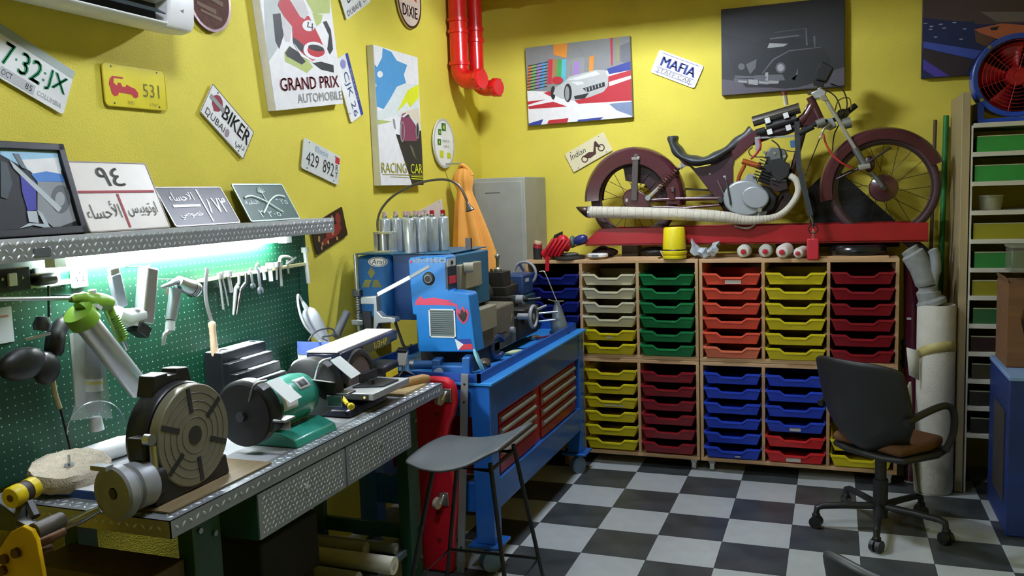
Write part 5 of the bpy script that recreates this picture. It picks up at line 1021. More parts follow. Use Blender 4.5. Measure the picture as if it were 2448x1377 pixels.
def can(x, y, red, label):
    z = 1.415; t = thing('spray_can', label, 'spray can', (x, y, z), 'spray cans on the lathe')
    M().lathe([(.0, 0), (.0265, 0), (.0275, .003), (.0275, .157), (.026, .16), (.02, .166), (.0, .168)], (x, y, z), (0, 0, 1), 24).build('can_body', CANB, t)
    M().lathe([(.0, 0), (.012, 0), (.014, .006), (.012, .012), (0, .012)], (x, y, z+.167), (0, 0, 1), 16).build('valve_cup', STEEL, t); M().cyl((x, y, z+.178), (x, y, z+.198), .0115, n=14).build('nozzle_cap', CAPR if red else CAPW, t)
fr_ = [(978, 606, 'front row of cans, next to the chrome lamp base'), (1003, 604, 'front row of cans, second from the lamp base'), (1032, 601, 'front row of cans, under a red cap at third'), (1058, 599, 'front row of cans, last under a red cap')]
for i, (u, v, s) in enumerate(fr_): p = PZ(u, v, 1.414); can(p.x, p.y+.02, i > 1, 'silver spray can in the '+s)
for i, (u, s) in enumerate(((915, 'first'), (942, 'second'), (966, 'third'), (990, 'fourth'), (1016, 'fifth'))): p = PZ(u, 606-i*1.6, 1.414); can(p.x-.035, p.y+.10, False, 'silver spray can in the back row, %s from the drill stand side' % s)
M().box(.06, .58, -1.83, -1.38, 1.4075, 1.4135).build('shelf_plate', mt('lathe_petrol', '1c5a7c', .4), label='petrol blue plate on top of the lathe carrying the spray cans', cat='plate', bevel=.002)
M().box(PY(1113, 600, -1.6).x, PY(1125, 570, -1.6).x, -1.6, -1.585, 1.413, 1.47).build('lighter', mt('lighter_brown', '2a1414', .4), label='small dark upright tag by the spray cans', cat='tag')
# vise and bits in the tray
VB = mt('vise_blue', '2f66a4', .4, coat=.2); vs = thing('machine_vise', 'blue swivel machine vise lying in the lathe tray', 'vise', (.62, -2.02, TZ)); zz = TZ+.002
def vp(u, v, h): return PZ(u, v, TZ+h)
M().obox((.63, -1.99, TZ+.03), (.16, .085, .05), rot=(0, 0, .2)).build('body', VB, vs, bevel=.008); M().obox((.71, -1.975, TZ+.055), (.035, .1, .075), rot=(0, 0, .2)).build('fixed_jaw', VB, vs, bevel=.005); M().obox((.57, -2.0, TZ+.05), (.04, .08, .06), rot=(0, 0, .2)).build('moving_jaw', VB, vs, bevel=.005)
M().cyl((.56, -2.0, TZ+.05), (.46, -2.02, TZ+.05), .02, n=16).build('screw_barrel', VB, vs); M().cyl((.46, -2.02, TZ+.05), (.44, -2.024, TZ+.05), .024, n=16).build('screw_collar', ALU, vs); M().cyl((.60, -2.07, TZ+.028), (.60, -2.05, TZ+.028), .02, n=16).build('swivel_knob', LGREY, vs); M().cyl((.5, -2.06, TZ+.02), (.56, -2.06, TZ+.02), .009, n=12).build('lock_bolt', STEEL, vs)
M().lathe([(0, 0), (.06, 0), (.062, .006), (.06, .012), (0, .012)], (.755, -1.96, TZ+.065), (1, .35, .45), 28, 0, PI, ref=(0, .4, .8)).build('half_disc', mt('disc_aqua', '6aa8b8', .5), vs)
t = thing('bearing_hub', 'small steel hub standing in the tray corner', 'hub', (.75, -1.85, TZ)); M().lathe([(.0, 0), (.028, 0), (.03, .004), (.03, .03), (.02, .034), (.02, .045), (.008, .05), (.006, .075), (0, .075)], (.735, -1.86, TZ+.032), (.6, -.7, .15), 24).build('hub_body', mt('hub_steel', '7a7470', .35, .8), t); M().torus((.74, -1.865, TZ+.032), (.6, -.7, .15), .026, .004, 24, 6).build('hub_ring', LGREY, t)
t = thing('g_clamp', 'dark blue g clamp standing in the tray by the lathe foot', 'clamp', (.71, -1.62, TZ)); c = V((.715, -1.62, TZ+.07)); m = M(); m.torus(c, (.9, -.3, 0), .05, .014, 24, 8, .5, 5.6, ref=(0, 1, 0)); m.build('clamp_frame', mt('clamp_navy', '16305c', .4), t); M().cyl(c+V((0, .02, .06)), c+V((.01, .09, .062)), .009, n=12).build('clamp_screw', DSTEEL, t)
t = thing('cloth_rag', 'pale yellow rag scrap in the lathe tray', 'rag', (.72, -1.5, TZ)); m = M(); m.prism([(.70, -1.50, TZ+.002), (.75, -1.47, TZ+.002), (.76, -1.39, TZ+.002), (.71, -1.42, TZ+.002)], (.005, 0, .018)); m.build('rag', mt('rag_pale', 'c8cca0', .9), t, bevel=.006)
t = thing('oil_can', 'grey metal oil can with a bent thin spout', 'oil can', (.77, -.76, TZ)); M().lathe([(0, 0), (.05, 0), (.052, .004), (.046, .05), (.03, .12), (.016, .165), (.014, .18), (0, .182)], (.77, -.76, TZ+.012), (-.08, 0, 1), 28).build('cone_body', mt('oilcan_grey', '7a8288', .4, .4), t)
b = V((.757, -.76, TZ+.19)); M().tube(spl([b, b+V((-.02, 0, .05)), b+V((-.06, 0, .15)), b+V((-.075, 0, .175)), b+V((-.1, 0, .172))], 4), .0035, 8).build('spout', CHROME, t); M().tube([b+V((-.05, -.01, .01)), b+V((0, -.02, 0)), b+V((.05, -.03, .005))], .004, 8).build('thumb_lever', STEEL, t); M().cyl((.77, -.76, TZ+.001), (.77, -.76, TZ+.013), .06, n=24).build('drip_foot', DGREY, t)
t = thing('chuck_key', 'dark tool with red handle lying along the tray edge', 'hand tool', (.72, -.82, TZ)); M().tube([(.72, -1.02, TZ+.012), (.75, -.95, TZ+.012), (.785, -.87, TZ+.012), (.80, -.84, TZ+.012)], .006, 8).build('red_bar', mt('bar_maroon', '6a1020', .4), t); M().cyl((.68, -1.03, TZ+.014), (.71, -.98, TZ+.014), .013, n=12).build('socket', STEEL, t)
# ---------------------------------------------------------------- red creeper and ruler
cr_ = thing('mechanic_creeper', 'red plastic mechanics creeper stood on edge behind the bench', 'creeper', (.62, -2.165, 0)); YC = -2.185
o = [(1000, 1420), (990, 905), (1030, 903), (1062, 905), (1076, 914), (1084, 930), (1088, 965), (1082, 995), (1072, 1018), (1068, 1040), (1072, 1085), (1082, 1130), (1090, 1170), (1089, 1230), (1084, 1290), (1082, 1420)]
pts = [PY(u, v, YC) for u, v in o]; pts = [V((p.x, YC, max(.003, p.z))) for p in pts]; M().prism(pts, (0, .05, 0)).build('deck', mt('creeper_red', 'b81426', .35), cr_, bevel=.012)
for u, v in ((1068, 945), (1062, 1192), (1052, 1385)):
    q = PY(u, v, YC); 
    if q.z < .06: continue
    cp = M().obox(q+V((0, -.004, 0)), (.045, .008, .06)).build('caster_plate', STEEL, cr_, bevel=.002); M().cyl(q+V((-.028, -.03, -.01)), q+V((-.010, -.034, -.012)), .026, n=20).build('caster_wheel', mt('wheel_cream', 'b8aa9c', .6), cr_); M().tube([q+V((0, -.008, .015)), q+V((.004, -.03, .01)), q+V((-.008, -.036, -.012))], .006, 8).build('caster_fork', CHROME, cr_)
m = M()
for u, v in ((1045, 990), (1048, 1225), (1050, 1290)): q = PY(u, v, YC); m.cyl(q+V((0, -.0035, 0)), q+V((0, -.001, 0)), .011, n=12)
m.build('moulded_dimple', mt('creeper_dark', '6a0c18', .5), cr_)
rl = thing('straight_edge', 'tall aluminium straight edge bar leaning against the lathe stand', 'ruler', (.745, -2.15, 0)); M().bar((.715, -2.16, .003), (.765, -2.14, .905), .008, .033, (1, 0, 0)).build('bar', ALU, rl); m = M()
for z in (.86, .78, .12): m.cyl((.715+.05*z/.9, -2.167+.02*z/.9, z), (.715+.05*z/.9, -2.1635+.02*z/.9, z), .005, n=10)
m.build('bolt_hole', BLACK, rl)
# ---------------------------------------------------------------- stool
STM = mt('stool_black', '3c4244', .5); sl = thing('bar_stool', 'dark grey saddle seat stool on thin black rod legs', 'stool', (1.0, -2.63, 0)); SZ = .75
A, B, C_, D = [PZ(u, v, SZ) for u, v in ((962, 1094), (1072, 1030), (1280, 1020), (1192, 1092))]
rows = []
for i in range(13):
    s = i/12; rr_ = []
    for j in range(9):
        t = j/8; p = A.lerp(D, s).lerp(B.lerp(C_, s), t)
        dz = -.03*math.sin(PI*min(1, s*1.15))+(.02*(s-.75)*4 if s > .75 else 0)-.018*(2*t-1)**2*(1-s)
        edge = .02*math.cos(PI*s)*(1 if j in (0, 8) else 0)
        rr_.append(p+V((0, -.05*math.sin(PI*s)*(1-t)+.02*math.sin(PI*s)*t, dz)))
    rows.append(rr_)
m = M(); m.grid(rows); m.build('seat', STM, sl, solid=.016, sub=1)
cen = (A+B+C_+D)/4; R1, R3 = PZ(1075, 1313, .22), PZ(1288, 1335, .22); R2 = R3+V((.0, -.36, 0)); R4 = R1+V((0, -.36, 0)); tops = [PZ(1072, 1118, .725), PZ(1243, 1065, .725), PZ(1165, 1106, .725)]
rg = [R1, R3, R2, R4]; tp = [cen+V((-.10, .10, -.035)), cen+V((.12, .12, -.035)), cen+V((.12, -.12, -.035)), cen+V((-.10, -.12, -.035))]; TSTM = mt('stool_rod', '18191b', .4)
for a, b in zip(tp, rg): d = (b-a); M().cyl(a, a+d*((.003-a.z)/d.z), .0085, n=12).build('leg', TSTM, sl)
M().tube(rg, .007, 10, close=True).build('foot_ring', TSTM, sl); M().tube([q+V((0, 0, -.028)) for q in tp], .008, 10, close=True).build('seat_frame', TSTM, sl)
# ---------------------------------------------------------------- locker and orange cloth
LK = mt('locker_grey', '9c9d92', .5); lk = thing('metal_locker', 'tall grey metal locker in the corner behind the lathe', 'locker', (.29, -.23, 0))
M().box(.105, .464, -.43, -.01, .003, 1.785).build('cabinet_shell', LK, lk, bevel=.004); M().box(.123, .446, -.436, -.43, .06, 1.76).build('door', mt('locker_door', '96988e', .5), lk, bevel=.003); M().box(.2, .3, -.4375, -.4365, 1.69, 1.694).build('vent_slot', DGREY, lk)
OC = mt('orange_cloth', 'e6a04a', .85, var=.1, scale=6); oc = thing('orange_jacket', 'orange rain jacket hanging on the wall in front of the locker', 'jacket', (.2, -.6, 1.1)); YO = -.62
prof = [(400, 1100, 1118), (410, 1090, 1126), (425, 1082, 1130), (440, 1086, 1130), (455, 1098, 1124), (480, 1091, 1136), (520, 1091, 1150), (570, 1092, 1168), (620, 1092, 1182), (680, 1095, 1192), (740, 1100, 1196)]
m = M(); rows = []; n = 36
for v, ul, ur in prof:
    a, b = PY(ul, v, YO), PY(ur, v, YO); w = (b.x-a.x)/2; c = (a+b)/2; r_ = []
    k0 = min(1, (v-400)/150)
    for i in range(n):
        t = 2*PI*i/n; rp = 1+.26*k0*math.sin(6*t+v*.003)+.1*math.sin(11*t+v*.02)*(1-.4*k0); r_.append(V((c.x+w*rp*math.cos(t), YO+w*.62*rp*math.sin(t), c.z)))
    rows.append(r_+[r_[0]])
m.grid(rows); m.add([V((sum(p.x for p in rows[0][:-1])/n, YO, rows[0][0].z+.012))]+rows[0][:-1], [(0, i+1, (i+1) % n+1) for i in range(n)]); m.build('cloth', OC, oc, solid=.003, sub=1)
m = M(); a = PY(1108, 402, YO); m.tube(spl([a+V((-.03, 0, -.01)), a+V((0, -.02, .02)), a+V((.04, 0, -.02)), a+V((.055, .0, -.05))], 4), .012, 8); m.build('hood_fold', OC, oc); M().tube([V((.003, YO, a.z+.03)), V((a.x, YO, a.z+.03)), V((a.x+.005, YO, a.z-.01))], .005, 8).build('coat_hook', STEEL, label='steel coat hook on the wall carrying the orange jacket', cat='hook')
# ---------------------------------------------------------------- tray cabinets
YCF = -.48; UNITS = {}
DKI = mt('cabinet_inside', '5c4630', .7)
def unit(x0, x1, z0, z1, label):
    t = thing('tray_cabinet', label, 'cabinet', ((x0+x1)/2, -.25, z0), 'beech tray cabinets along the back wall'); w = .018
    M().box(x0, x1, YCF, -.02, z1-.022, z1).build('top_panel', BEECH, t, bevel=.002); M().box(x0, x1, YCF, -.02, z0, z0+.022).build('bottom_panel', BEECH, t, bevel=.002)
    M().box(x0+w, x1-w, -.03, -.02, z0+.022, z1-.022).build('back_panel', DKI, t)
    for k in range(4):
        xc = x0+w/2+(x1-x0-w)*k/3; M().box(xc-w/2, xc+w/2, YCF, -.03, z0+.022, z1-.022).build('upright', BEECHZ, t, bevel=.0015)
    m = M()
    for k in range(3):
        for r in range(6):
            z = z0+.022+.075+.086*r
            for s in (0, 1):
                xe = x0+w/2+(x1-x0-w)*(k+s)/3+(w/2 if s == 0 else -w/2); m.box(xe if s == 0 else xe-.0035, xe+.0035 if s == 0 else xe, YCF+.004, YCF+.05, z-.01, z-.002)
    m.build('tray_runner', mt('runner_white', 'b8b4ac', .5), t, kind='stuff')
    return t
unit(.467, 1.532, .668, 1.268, 'upper beech cabinet with blue, cream and green trays'); unit(1.538, 2.603, .668, 1.268, 'upper beech cabinet with orange, yellow and crimson trays')
for x0, x1, lb in ((.467, 1.532, 'lower beech cabinet with yellow and crimson trays'), (1.538, 2.603, 'lower beech cabinet with blue, red and yellow trays')):
    t = unit(x0, x1, .068, .666, lb)
    for x in (x0+.06, x1-.04):
        for y in (YCF+.05, -.08): c = M().cyl((x-.012, y, .028), (x+.012, y, .028), .028, n=18).build('caster_wheel', mt('caster_pale', 'b4b8b4', .4), t); M().box(x-.018, x+.018, y-.02, y+.02, .045, .068).build('caster_plate', STEEL, t)
PW = (1.065-.018)/3; TRW = PW-.018-.012
TCOL = {'cream': 'd6cfae', 'yellow': 'd8c81a', 'green': '0f7a40', 'orange': 'e0543c', 'crimson': '8a1020', 'blue': '2244c8', 'navy': '16207c', 'red': 'cf2226', 'peach': 'e87a58'}
for k, h in TCOL.items(): mt('tray_'+k, h, .4, var=.03)
LABEL = mt('tray_label', 'c9c9c4', .6); tproto = {}; LABS = []
def tray(xc, zt, col, where, lab=None, shift=0.0):
    mm = MATS['tray_'+col]; w = TRW/2; z1 = 0.0; h = .0655; y0 = YCF-.018
    if col not in tproto:
        t = thing('storage_tray', 'x', 'tray', (0, y0+.2, -h), 'tray_'+col); m = M()
        pr_ = [(-w, 0), (-w*.52, 0), (-w*.36, -.021), (w*.36, -.021), (w*.52, 0), (w, 0)]
        bw = w-.022
        # front wall, tapering to the floor
        m.add([(a, y0, b) for a, b in pr_]+[(-bw, y0+.014, -h), (bw, y0+.014, -h)]+[(a, y0+.004, b) for a, b in pr_]+[(-bw, y0+.018, -h), (bw, y0+.018, -h)],
              [(0, 1, 2, 6), (2, 3, 7, 6), (3, 4, 5, 7), (8, 9, 10, 14), (10, 11, 15, 14), (11, 12, 13, 15), (0, 6, 14, 8), (5, 7, 15, 13), (6, 7, 15, 14)]+[(i, i+1, i+9, i+8) for i in range(5)])
        # rim lip along the front edge
        lp = [V((a, y0-.010, b+.001)) for a, b in pr_]
        for a, b in zip(lp[:-1], lp[1:]): m.add([a, b, b+V((0, 0, -.011)), a+V((0, 0, -.011)), a+V((0, .012, 0)), b+V((0, .012, 0)), b+V((0, .012, -.011)), a+V((0, .012, -.011))], [(0, 1, 2, 3), (4, 5, 6, 7), (0, 1, 5, 4), (3, 2, 6, 7), (0, 3, 7, 4), (1, 2, 6, 5)])
        m.build('tray_front', mm, t)
        m = M(); yb = y0+.4
        m.add([(-w, y0+.004, 0), (-bw, y0+.018, -h), (-bw, yb-.01, -h), (-w, yb, 0)], [(0, 1, 2, 3)]); m.add([(w, y0+.004, 0), (bw, y0+.018, -h), (bw, yb-.01, -h), (w, yb, 0)], [(0, 1, 2, 3)]); m.add([(-bw, y0+.018, -h), (bw, y0+.018, -h), (bw, yb-.01, -h), (-bw, yb-.01, -h)], [(0, 1, 2, 3)]); m.add([(-w, yb, 0), (w, yb, 0), (bw, yb-.01, -h), (-bw, yb-.01, -h)], [(0, 1, 2, 3)])
        m.build('tray_basin', mm, t, solid=.003, split_off=True); tproto[col] = (t, [0])
    t, used = tproto[col]
    off = V((xc, shift, zt))
    if not used[0]: o = t; t0 = t.location.copy(); used[0] = 1; used.append(t0); o.location = t0+off; ROOT[o.name] = o.location.copy(); used.append([tuple(c.location) for c in o.children])
    else: o = dup(t, used[1]+off-t.location)
    o['label'] = '%s plastic tray, %s' % (col if col != 'navy' else 'dark blue', where); o['group'] = 'plastic trays in the beech cabinets'
    if lab: LABS.append((o, xc, zt, shift, lab))
    return o
def put_labels():
    for o, xc, zt, shift, lab in LABS:
        y0 = YCF-.018; P0 = o.location; a, b, ww, hh = lab; LO = ROOT[o.name] = P0.copy()
        f = Fr((xc+a, y0+.0075-.0035+shift, zt-.042+b), (1, 0, 0), V((0, .2, 1)).normalized(), V((0, -1, .2)).normalized(), ww, hh); M().prism([f.p(-.5, -.5), f.p(.5, -.5), f.p(.5, .5), f.p(-.5, .5)], f.n*.001).build('paper_label', LABEL, o)
ORD = ['top', 'second from top', 'third from top', 'fourth from top', 'fifth from top', 'bottom']
def column(x0, k, zt0, pitch, cols, place, labs={}):
    xc = x0+.018/2+PW*(k+.5)
    for r, c in enumerate(cols):
        if c: tray(xc, zt0-pitch*r, c, '%s of %s' % (ORD[r], place), labs.get(r))
XA, XB = .467, 1.538
column(XA, 0, 1.182, .0845, ['navy']*6, 'the column half hidden by the lathe')
column(XA, 1, 1.182, .0845, ['cream']*4+['yellow']*2, 'the cream and yellow column', {4: (0, -.005, .035, .01)})
column(XA, 2, 1.182, .0845, ['green']*6, 'the green column')
column(XB, 0, 1.187, .0855, ['orange']*5+['peach'], 'the orange column', {0: (.01, -.008, .09, .02)})
column(XB, 1, 1.19, .086, ['yellow']*6, 'the all yellow upper column')
column(XB, 2, 1.193, .0865, ['crimson']*6, 'the crimson column at the upper end')
column(XA, 1, .60, .0865, ['yellow']*6, 'the lower yellow column', {2: (.02, -.008, .12, .008)})
column(XA, 2, .60, .0865, ['crimson']*6, 'the lower crimson column')
column(XB, 0, .606, .0885, ['blue']*6, 'the lower all blue column', {5: (.03, -.01, .03, .008)})
column(XB, 1, .606, .0885, ['blue']*4+['red']*2, 'the lower blue and red column', {3: (0, -.005, .06, .018), 5: (-.01, -.005, .08, .024)})
column(XB, 2, .606, .0885, [None, None, None, None, 'yellow', 'yellow'], 'the column behind the office chair')
put_labels()
# ---------------------------------------------------------------- red ramp and things under it
rp_ = thing('motorcycle_ramp', 'long red steel channel ramp carrying the motorcycle', 'ramp', (1.8, -.32, 1.27)); YR0, YR1 = -.385, -.16
FL = [(.81, 1.356), (.925, 1.452), (2.748, 1.452), (2.748, 1.356)]
M().prism([(x, YR0, z) for x, z in FL], (0, .012, 0)).build('side_channel', mt('ramp_red', '9c1a22', .35, coat=.2), rp_, bevel=.002); M().prism([(x, YR1, z) for x, z in FL], (0, .012, 0)).build('side_channel', mt('ramp_red', '9c1a22', .35), rp_, bevel=.002); M().box(.83, 2.748, YR0+.012, YR1, 1.346, 1.3535).build('channel_floor', mt('ramp_red', '9c1a22', .35), rp_); M().bar((.82, -.275, 1.36), (.58, -.275, 1.30), .21, .006).build('loading_tongue', mt('ramp_red', '9c1a22', .35), rp_)
for x in (1.08, 2.0): M().box(x-.05, x+.05, -.25, -.12, 1.269, 1.346).build('support_block', wood('block', '4a3a28', '5c4830', 'X'), rp_)
M().box(1.02, 1.30, -.47, -.38, 1.2685, 1.28).build('wood_strip', BEECH, label='thin wooden strip on the left cabinet top', cat='strip', bevel=.001); M().box(1.60, 2.18, -.28, -.26, 1.2685, 1.28).build('wood_strip', BEECH, label='thin wooden strip on the right cabinet top', cat='strip', bevel=.001)
# yellow cup
t = thing('cable_sheave', 'yellow plastic cup with ridged base at the cabinet edge', 'cup', (1.395, -.5, 1.269)); q = V((1.395, -.464, 1.2695)); M().lathe([(.0, 0), (.05, 0), (.068, .006), (.07, .02), (.062, .024), (.072, .032), (.074, .045), (.066, .05), (.068, .06), (.062, .175), (.055, .186), (.046, .186), (.036, .17), (.03, .13), (0, .128)], q, (0, 0, 1), 36).build('cup_body', mt('cup_yellow', 'e8d41c', .45), t); M().torus(q+V((0, 0, .055)), (0, 0, 1), .066, .004, 36, 6).build('dark_band', BLACK, t); M().cyl(q+V((0, 0, .13)), q+V((0, 0, .16)), .007, n=10).build('centre_pin', STEEL, t)
t = thing('plastic_wrap', 'crumpled clear plastic wrap between cup and bottles', 'plastic', (1.56, -.46, 1.269)); m = M(); rows = []
for i in range(9):
    s = i/8; r_ = []
    for j in range(9): a = 2*PI*j/8; rr2 = (.028+.012*math.sin(i*2.1)+.012*abs(s-.5)*2)*(1+.25*random.uniform(-1, 1)); r_.append(V((1.49+.15*s+.01*random.uniform(-1, 1), -.425+rr2*math.cos(a), 1.2695+max(.0, .03+.045*(2*s-1)**2+rr2*math.sin(a)))))
    r_[-1] = r_[0]; rows.append(r_)
m.grid(rows); m.build('film', mt('film_silver', 'b4bcc4', .25, var=.3, scale=40), t)
def bottle(x, y, r, z, dirv, label, ln=.13, cream='d8cfc8'):
    d = V(dirv).normalized(); t = thing('glue_bottle', label, 'bottle', (x, y, 1.269), 'white bottles lying under the ramp'); c = V((x, y, z)); B_ = mt('bottle_'+cream, cream, .45)
    M().lathe([(.0, .004), (r*.35, .004), (r*.42, 0), (r*.8, -.003), (r, -.018), (r, -ln), (0, -ln)], c, d, 28).build('bottle_body', B_, t); M().lathe([(0, .022), (r*.36, .02), (r*.4, .012), (r*.38, .002), (0, .002)], c, d, 20).build('red_cap', mt('cap_red', 'b81c30', .4), t)
bottle(1.785, -.44, .038, 1.3075, (0, -1, 0), 'white bottle end with red cap, nearest the plastic wrap', cream='c4c8be'); bottle(1.905, -.44, .038, 1.3075, (0, -1, 0), 'white bottle end with red cap, second in the row', cream='b4b8ae'); bottle(2.0, -.5, .038, 1.3075, (-.15, -1, -.05), 'large white bottle with red cap lying at an angle'); bottle(2.085, -.5, .03, 1.2995, (-.2, -1, -.03), 'small clear bottle with red cap beside the red tag')
t = thing('red_tag', 'red tag block hanging from a ring on the ramp strap', 'tag', (2.16, -.48, 1.27)); a, b = PY(1929, 621, -.485), PY(1958, 570, -.485); M().box(a.x, b.x, -.5, -.47, a.z, b.z).build('tag_block', mt('tag_red', 'c02434', .5), t, bevel=.006); q = V(((a.x+b.x)/2, -.485, b.z)); m = M()
for k in range(4): m.torus(q+V((0, 0, .008+.013*k)), (1, 0, 0) if k % 2 else (0, 1, 0), .006, .002, 12, 6)
m.build('chain', CHROME, t); M().torus(PY(1944, 548, -.485), (0, 1, 0), .024, .003, 24, 6).build('split_ring', BLACK, t)
# left end clutter
t = thing('wheel_gauge', 'grey disc on a dark round base on the cabinet top', 'disc', (.75, -.42, 1.269)); c = PY(1358, 622, -.42); c = V((c.x, -.40, 1.2695)); M().lathe([(0, 0), (.1, 0), (.102, .003), (.1, .02), (0, .02)], c, (0, 0, 1), 36).build('dark_base', mt('base_brown', '2c2620', .6), t); M().lathe([(0, .02), (.05, .02), (.058, .024), (.06, .032), (.054, .036), (0, .036)], c, (0, 0, 1), 36).build('grey_disc', mt('disc_green', '6a7068', .5), t)
t = thing('robot_puck', 'white round ring cap with a grey tab', 'cap', (.93, -.42, 1.269)); c = PY(1428, 622, -.43); c = V((c.x, -.42, 1.2695)); M().lathe([(0, 0), (.045, 0), (.052, .012), (0, .012)], c, (0, 0, 1), 30).build('wood_foot', BEECH, t); M().lathe([(0, .012), (.06, .012), (.064, .016), (.064, .028), (.058, .033), (0, .033)], c, (0, 0, 1), 36).build('white_ring', WHITE, t); M().box(c.x-.02, c.x+.02, c.y-.067, c.y-.06, c.z+.012, c.z+.03).build('grey_tab', GREY, t)
t = thing('wire_hoop', 'dark hoop handle of a brown bag under the ramp', 'bag', (.95, -.25, 1.269)); M().torus((.93, -.33, 1.276), (0, 1, 0), .062, .005, 30, 8, PI, 2*PI, ref=(1, 0, 0)).build('hoop', BLKM, t); M().sph((.93, -.28, 1.3), (.085, .04, .03), 18, 8).build('bag_body', mt('bag_brown', '40201c', .7), t)
t = thing('black_pouch', 'black glossy pouch lying under the ramp', 'pouch', (1.22, -.3, 1.269)); M().sph((1.25, -.31, 1.3025), (.095, .05, .032), 20, 10).build('pouch', mt('pouch_black', '161818', .3), t); M().tube(spl([(1.29, -.34, 1.31), (1.32, -.4, 1.285), (1.33, -.42, 1.275)], 4), .008, 8).build('cord_end', mt('cord_cream', 'a89c84', .8), t)
RS = mt('rag_red', 'b81424', .35); t = thing('red_gloves', 'crumpled red plastic bag against the ramp tongue', 'bag', (.62, -.44, 1.269)); m = M()
for k, (u, v, r) in enumerate(((1320, 600, .05), (1330, 585, .045), (1345, 575, .04), (1305, 610, .035), (1352, 590, .035), (1335, 605, .04))): c = PY(u, v, -.42-.01*(k % 3)); c.z = max(c.z, 1.27+r*.9); m.sph(c, (r, r*.7, r*.9), 12, 8)
for i in range(len(m.v)): m.v[i] += V((random.uniform(-.006, .006), random.uniform(-.006, .006), random.uniform(-.004, .006)))
m.build('bag_body', RS, t, sub=1); m = M()
for k in range(5): a = PY(1300+k*9, 612, -.475); b = PY(1322+k*10, 572, -.475); m.tube(spl([a, a.lerp(b, .5)+V((0, -.012, 0)), b], 4), .009, 8)
m.build('strap_fold', RS, t)
t = thing('face_mask', 'blue and grey oval visor lying on the ramp end', 'visor', PY(1385, 590, -.4)); c = PY(1387, 573, -.4); M().sph(c, (.05, .03, .03), 20, 10, [V((.93, 0, .35)), V((0, 1, 0)), V((-.35, 0, .93))]).build('lens', mt('visor_navy', '232c6c', .25), t); M().sph(c+V((-.05, 0, -.012)), (.018, .035, .04), 14, 8).build('frame', mt('visor_grey', '5a6458', .5), t)
t = thing('black_flap', 'black folded flap behind the red bag', 'flap', PY(1325, 575, -.36)); M().prism([PY(u, v, -.36) for u, v in ((1318, 580), (1325, 562), (1344, 553), (1346, 572))], (0, .01, 0)).build('flap', BLACK, t); 
t = thing('red_cap_tin', 'dark red and cream banded tin beside the locker', 'tin', PY(1287, 590, -.4)); c = PY(1285, 596, -.42); c.z = 1.2695; M().cyl(c, c+V((0, 0, .07)), .028, n=18).build('tin_base', BLKM, t); M().cyl(c+V((0, 0, .07)), c+V((.003, 0, .095)), .03, .026, n=18).build('red_lid', mt('lid_red', '8a1c28', .4), t); M().cyl(c+V((.003, 0, .095)), c+V((.008, 0, .112)), .024, n=18).build('cream_band', mt('band_cream', 'd8b898', .5), t)
M().prism([(.60, -.4815, 1.2), (.625, -.4815, 1.2), (.63, -.4815, 1.29), (.605, -.4815, 1.29)], (0, -.003, 0)).build('red_ribbon', RS, label='red strap end hanging over the cabinet front', cat='strap')
# ---------------------------------------------------------------- motorcycle
YB = -.30; mb = thing('motorcycle', 'maroon bobber motorcycle under construction on the red ramp', 'motorcycle', (1.8, YB, 1.354)); AXY = V((0, 1, 0))
def S(u, v, d=0.0): return PY(u, v, YB+d)      # d < 0 is nearer the viewer
def plate(name, pts, mat, d0, d1, par=None, bevel=.003): return M().prism([S(u, v, d0) for u, v in pts], (0, d1-d0, 0)).build(name, mat, par or mb, bevel=bevel)
def hose(name, pts, r, mat, par=None, n=10): return M().tube(spl([S(*p) for p in pts], 6), r, n).build(name, mat, par or mb)
TYRE = mt('tyre_plum', '4a3438', .6); SPK = mt('spoke', '2a2420', .4, .6)
def wheel(c, R, w, rim_r, name):
    ti = M().torus(c, AXY, R-w/2, w/2, 48, 12).build(name, TYRE, mb)
    M().lathe([(rim_r, -w*.42), (rim_r+.012, -w*.45), (rim_r+.014, 0), (rim_r+.012, w*.45), (rim_r, w*.42), (rim_r-.006, 0), (rim_r, -w*.42)], c, AXY, 48).build('rim', mt('rim_plum', '3c2a2e', .35, .3), ti)
    m = M()
    for k in range(20):
        a = 2*PI*k/20; b = a+(.75 if k % 2 else -.75); s = -1 if (k//2) % 2 else 1
        m.cyl(c+V((.035*math.cos(b), s*.022, .035*math.sin(b))), c+V(((rim_r)*math.cos(a), s*.006, rim_r*math.sin(a))), .0016, n=5)
    m.build('spokes', SPK, ti, kind='stuff')
    return ti
RC = S(1515, 478); RC.z = 1.354+.27; FC = S(2112, 449); FC.z = 1.354+.29
rw = wheel(RC, .269, .07, .21, 'rear_wheel'); fw_ = wheel(FC, .289, .052, .243, 'front_wheel')
def fender(c, R, w, a0, a1, name, skirt):
    prof = [(R-skirt, -w/2), (R-.02, -w/2), (R-.004, -w*.36), (R+.006, -w*.15), (R+.008, 0), (R+.006, w*.15), (R-.004, w*.36), (R-.02, w/2), (R-skirt, w/2), (R-skirt, w/2-.003), (R-.022, w/2-.004), (R-.008, w*.33), (R+.003, 0), (R-.008, -w*.33), (R-.022, -w/2+.004), (R-skirt, -w/2+.003), (R-skirt, -w/2)]
    return M().lathe(prof, c, AXY, 40, a0, a1, ref=(1, 0, 0)).build(name, MAROON, mb)
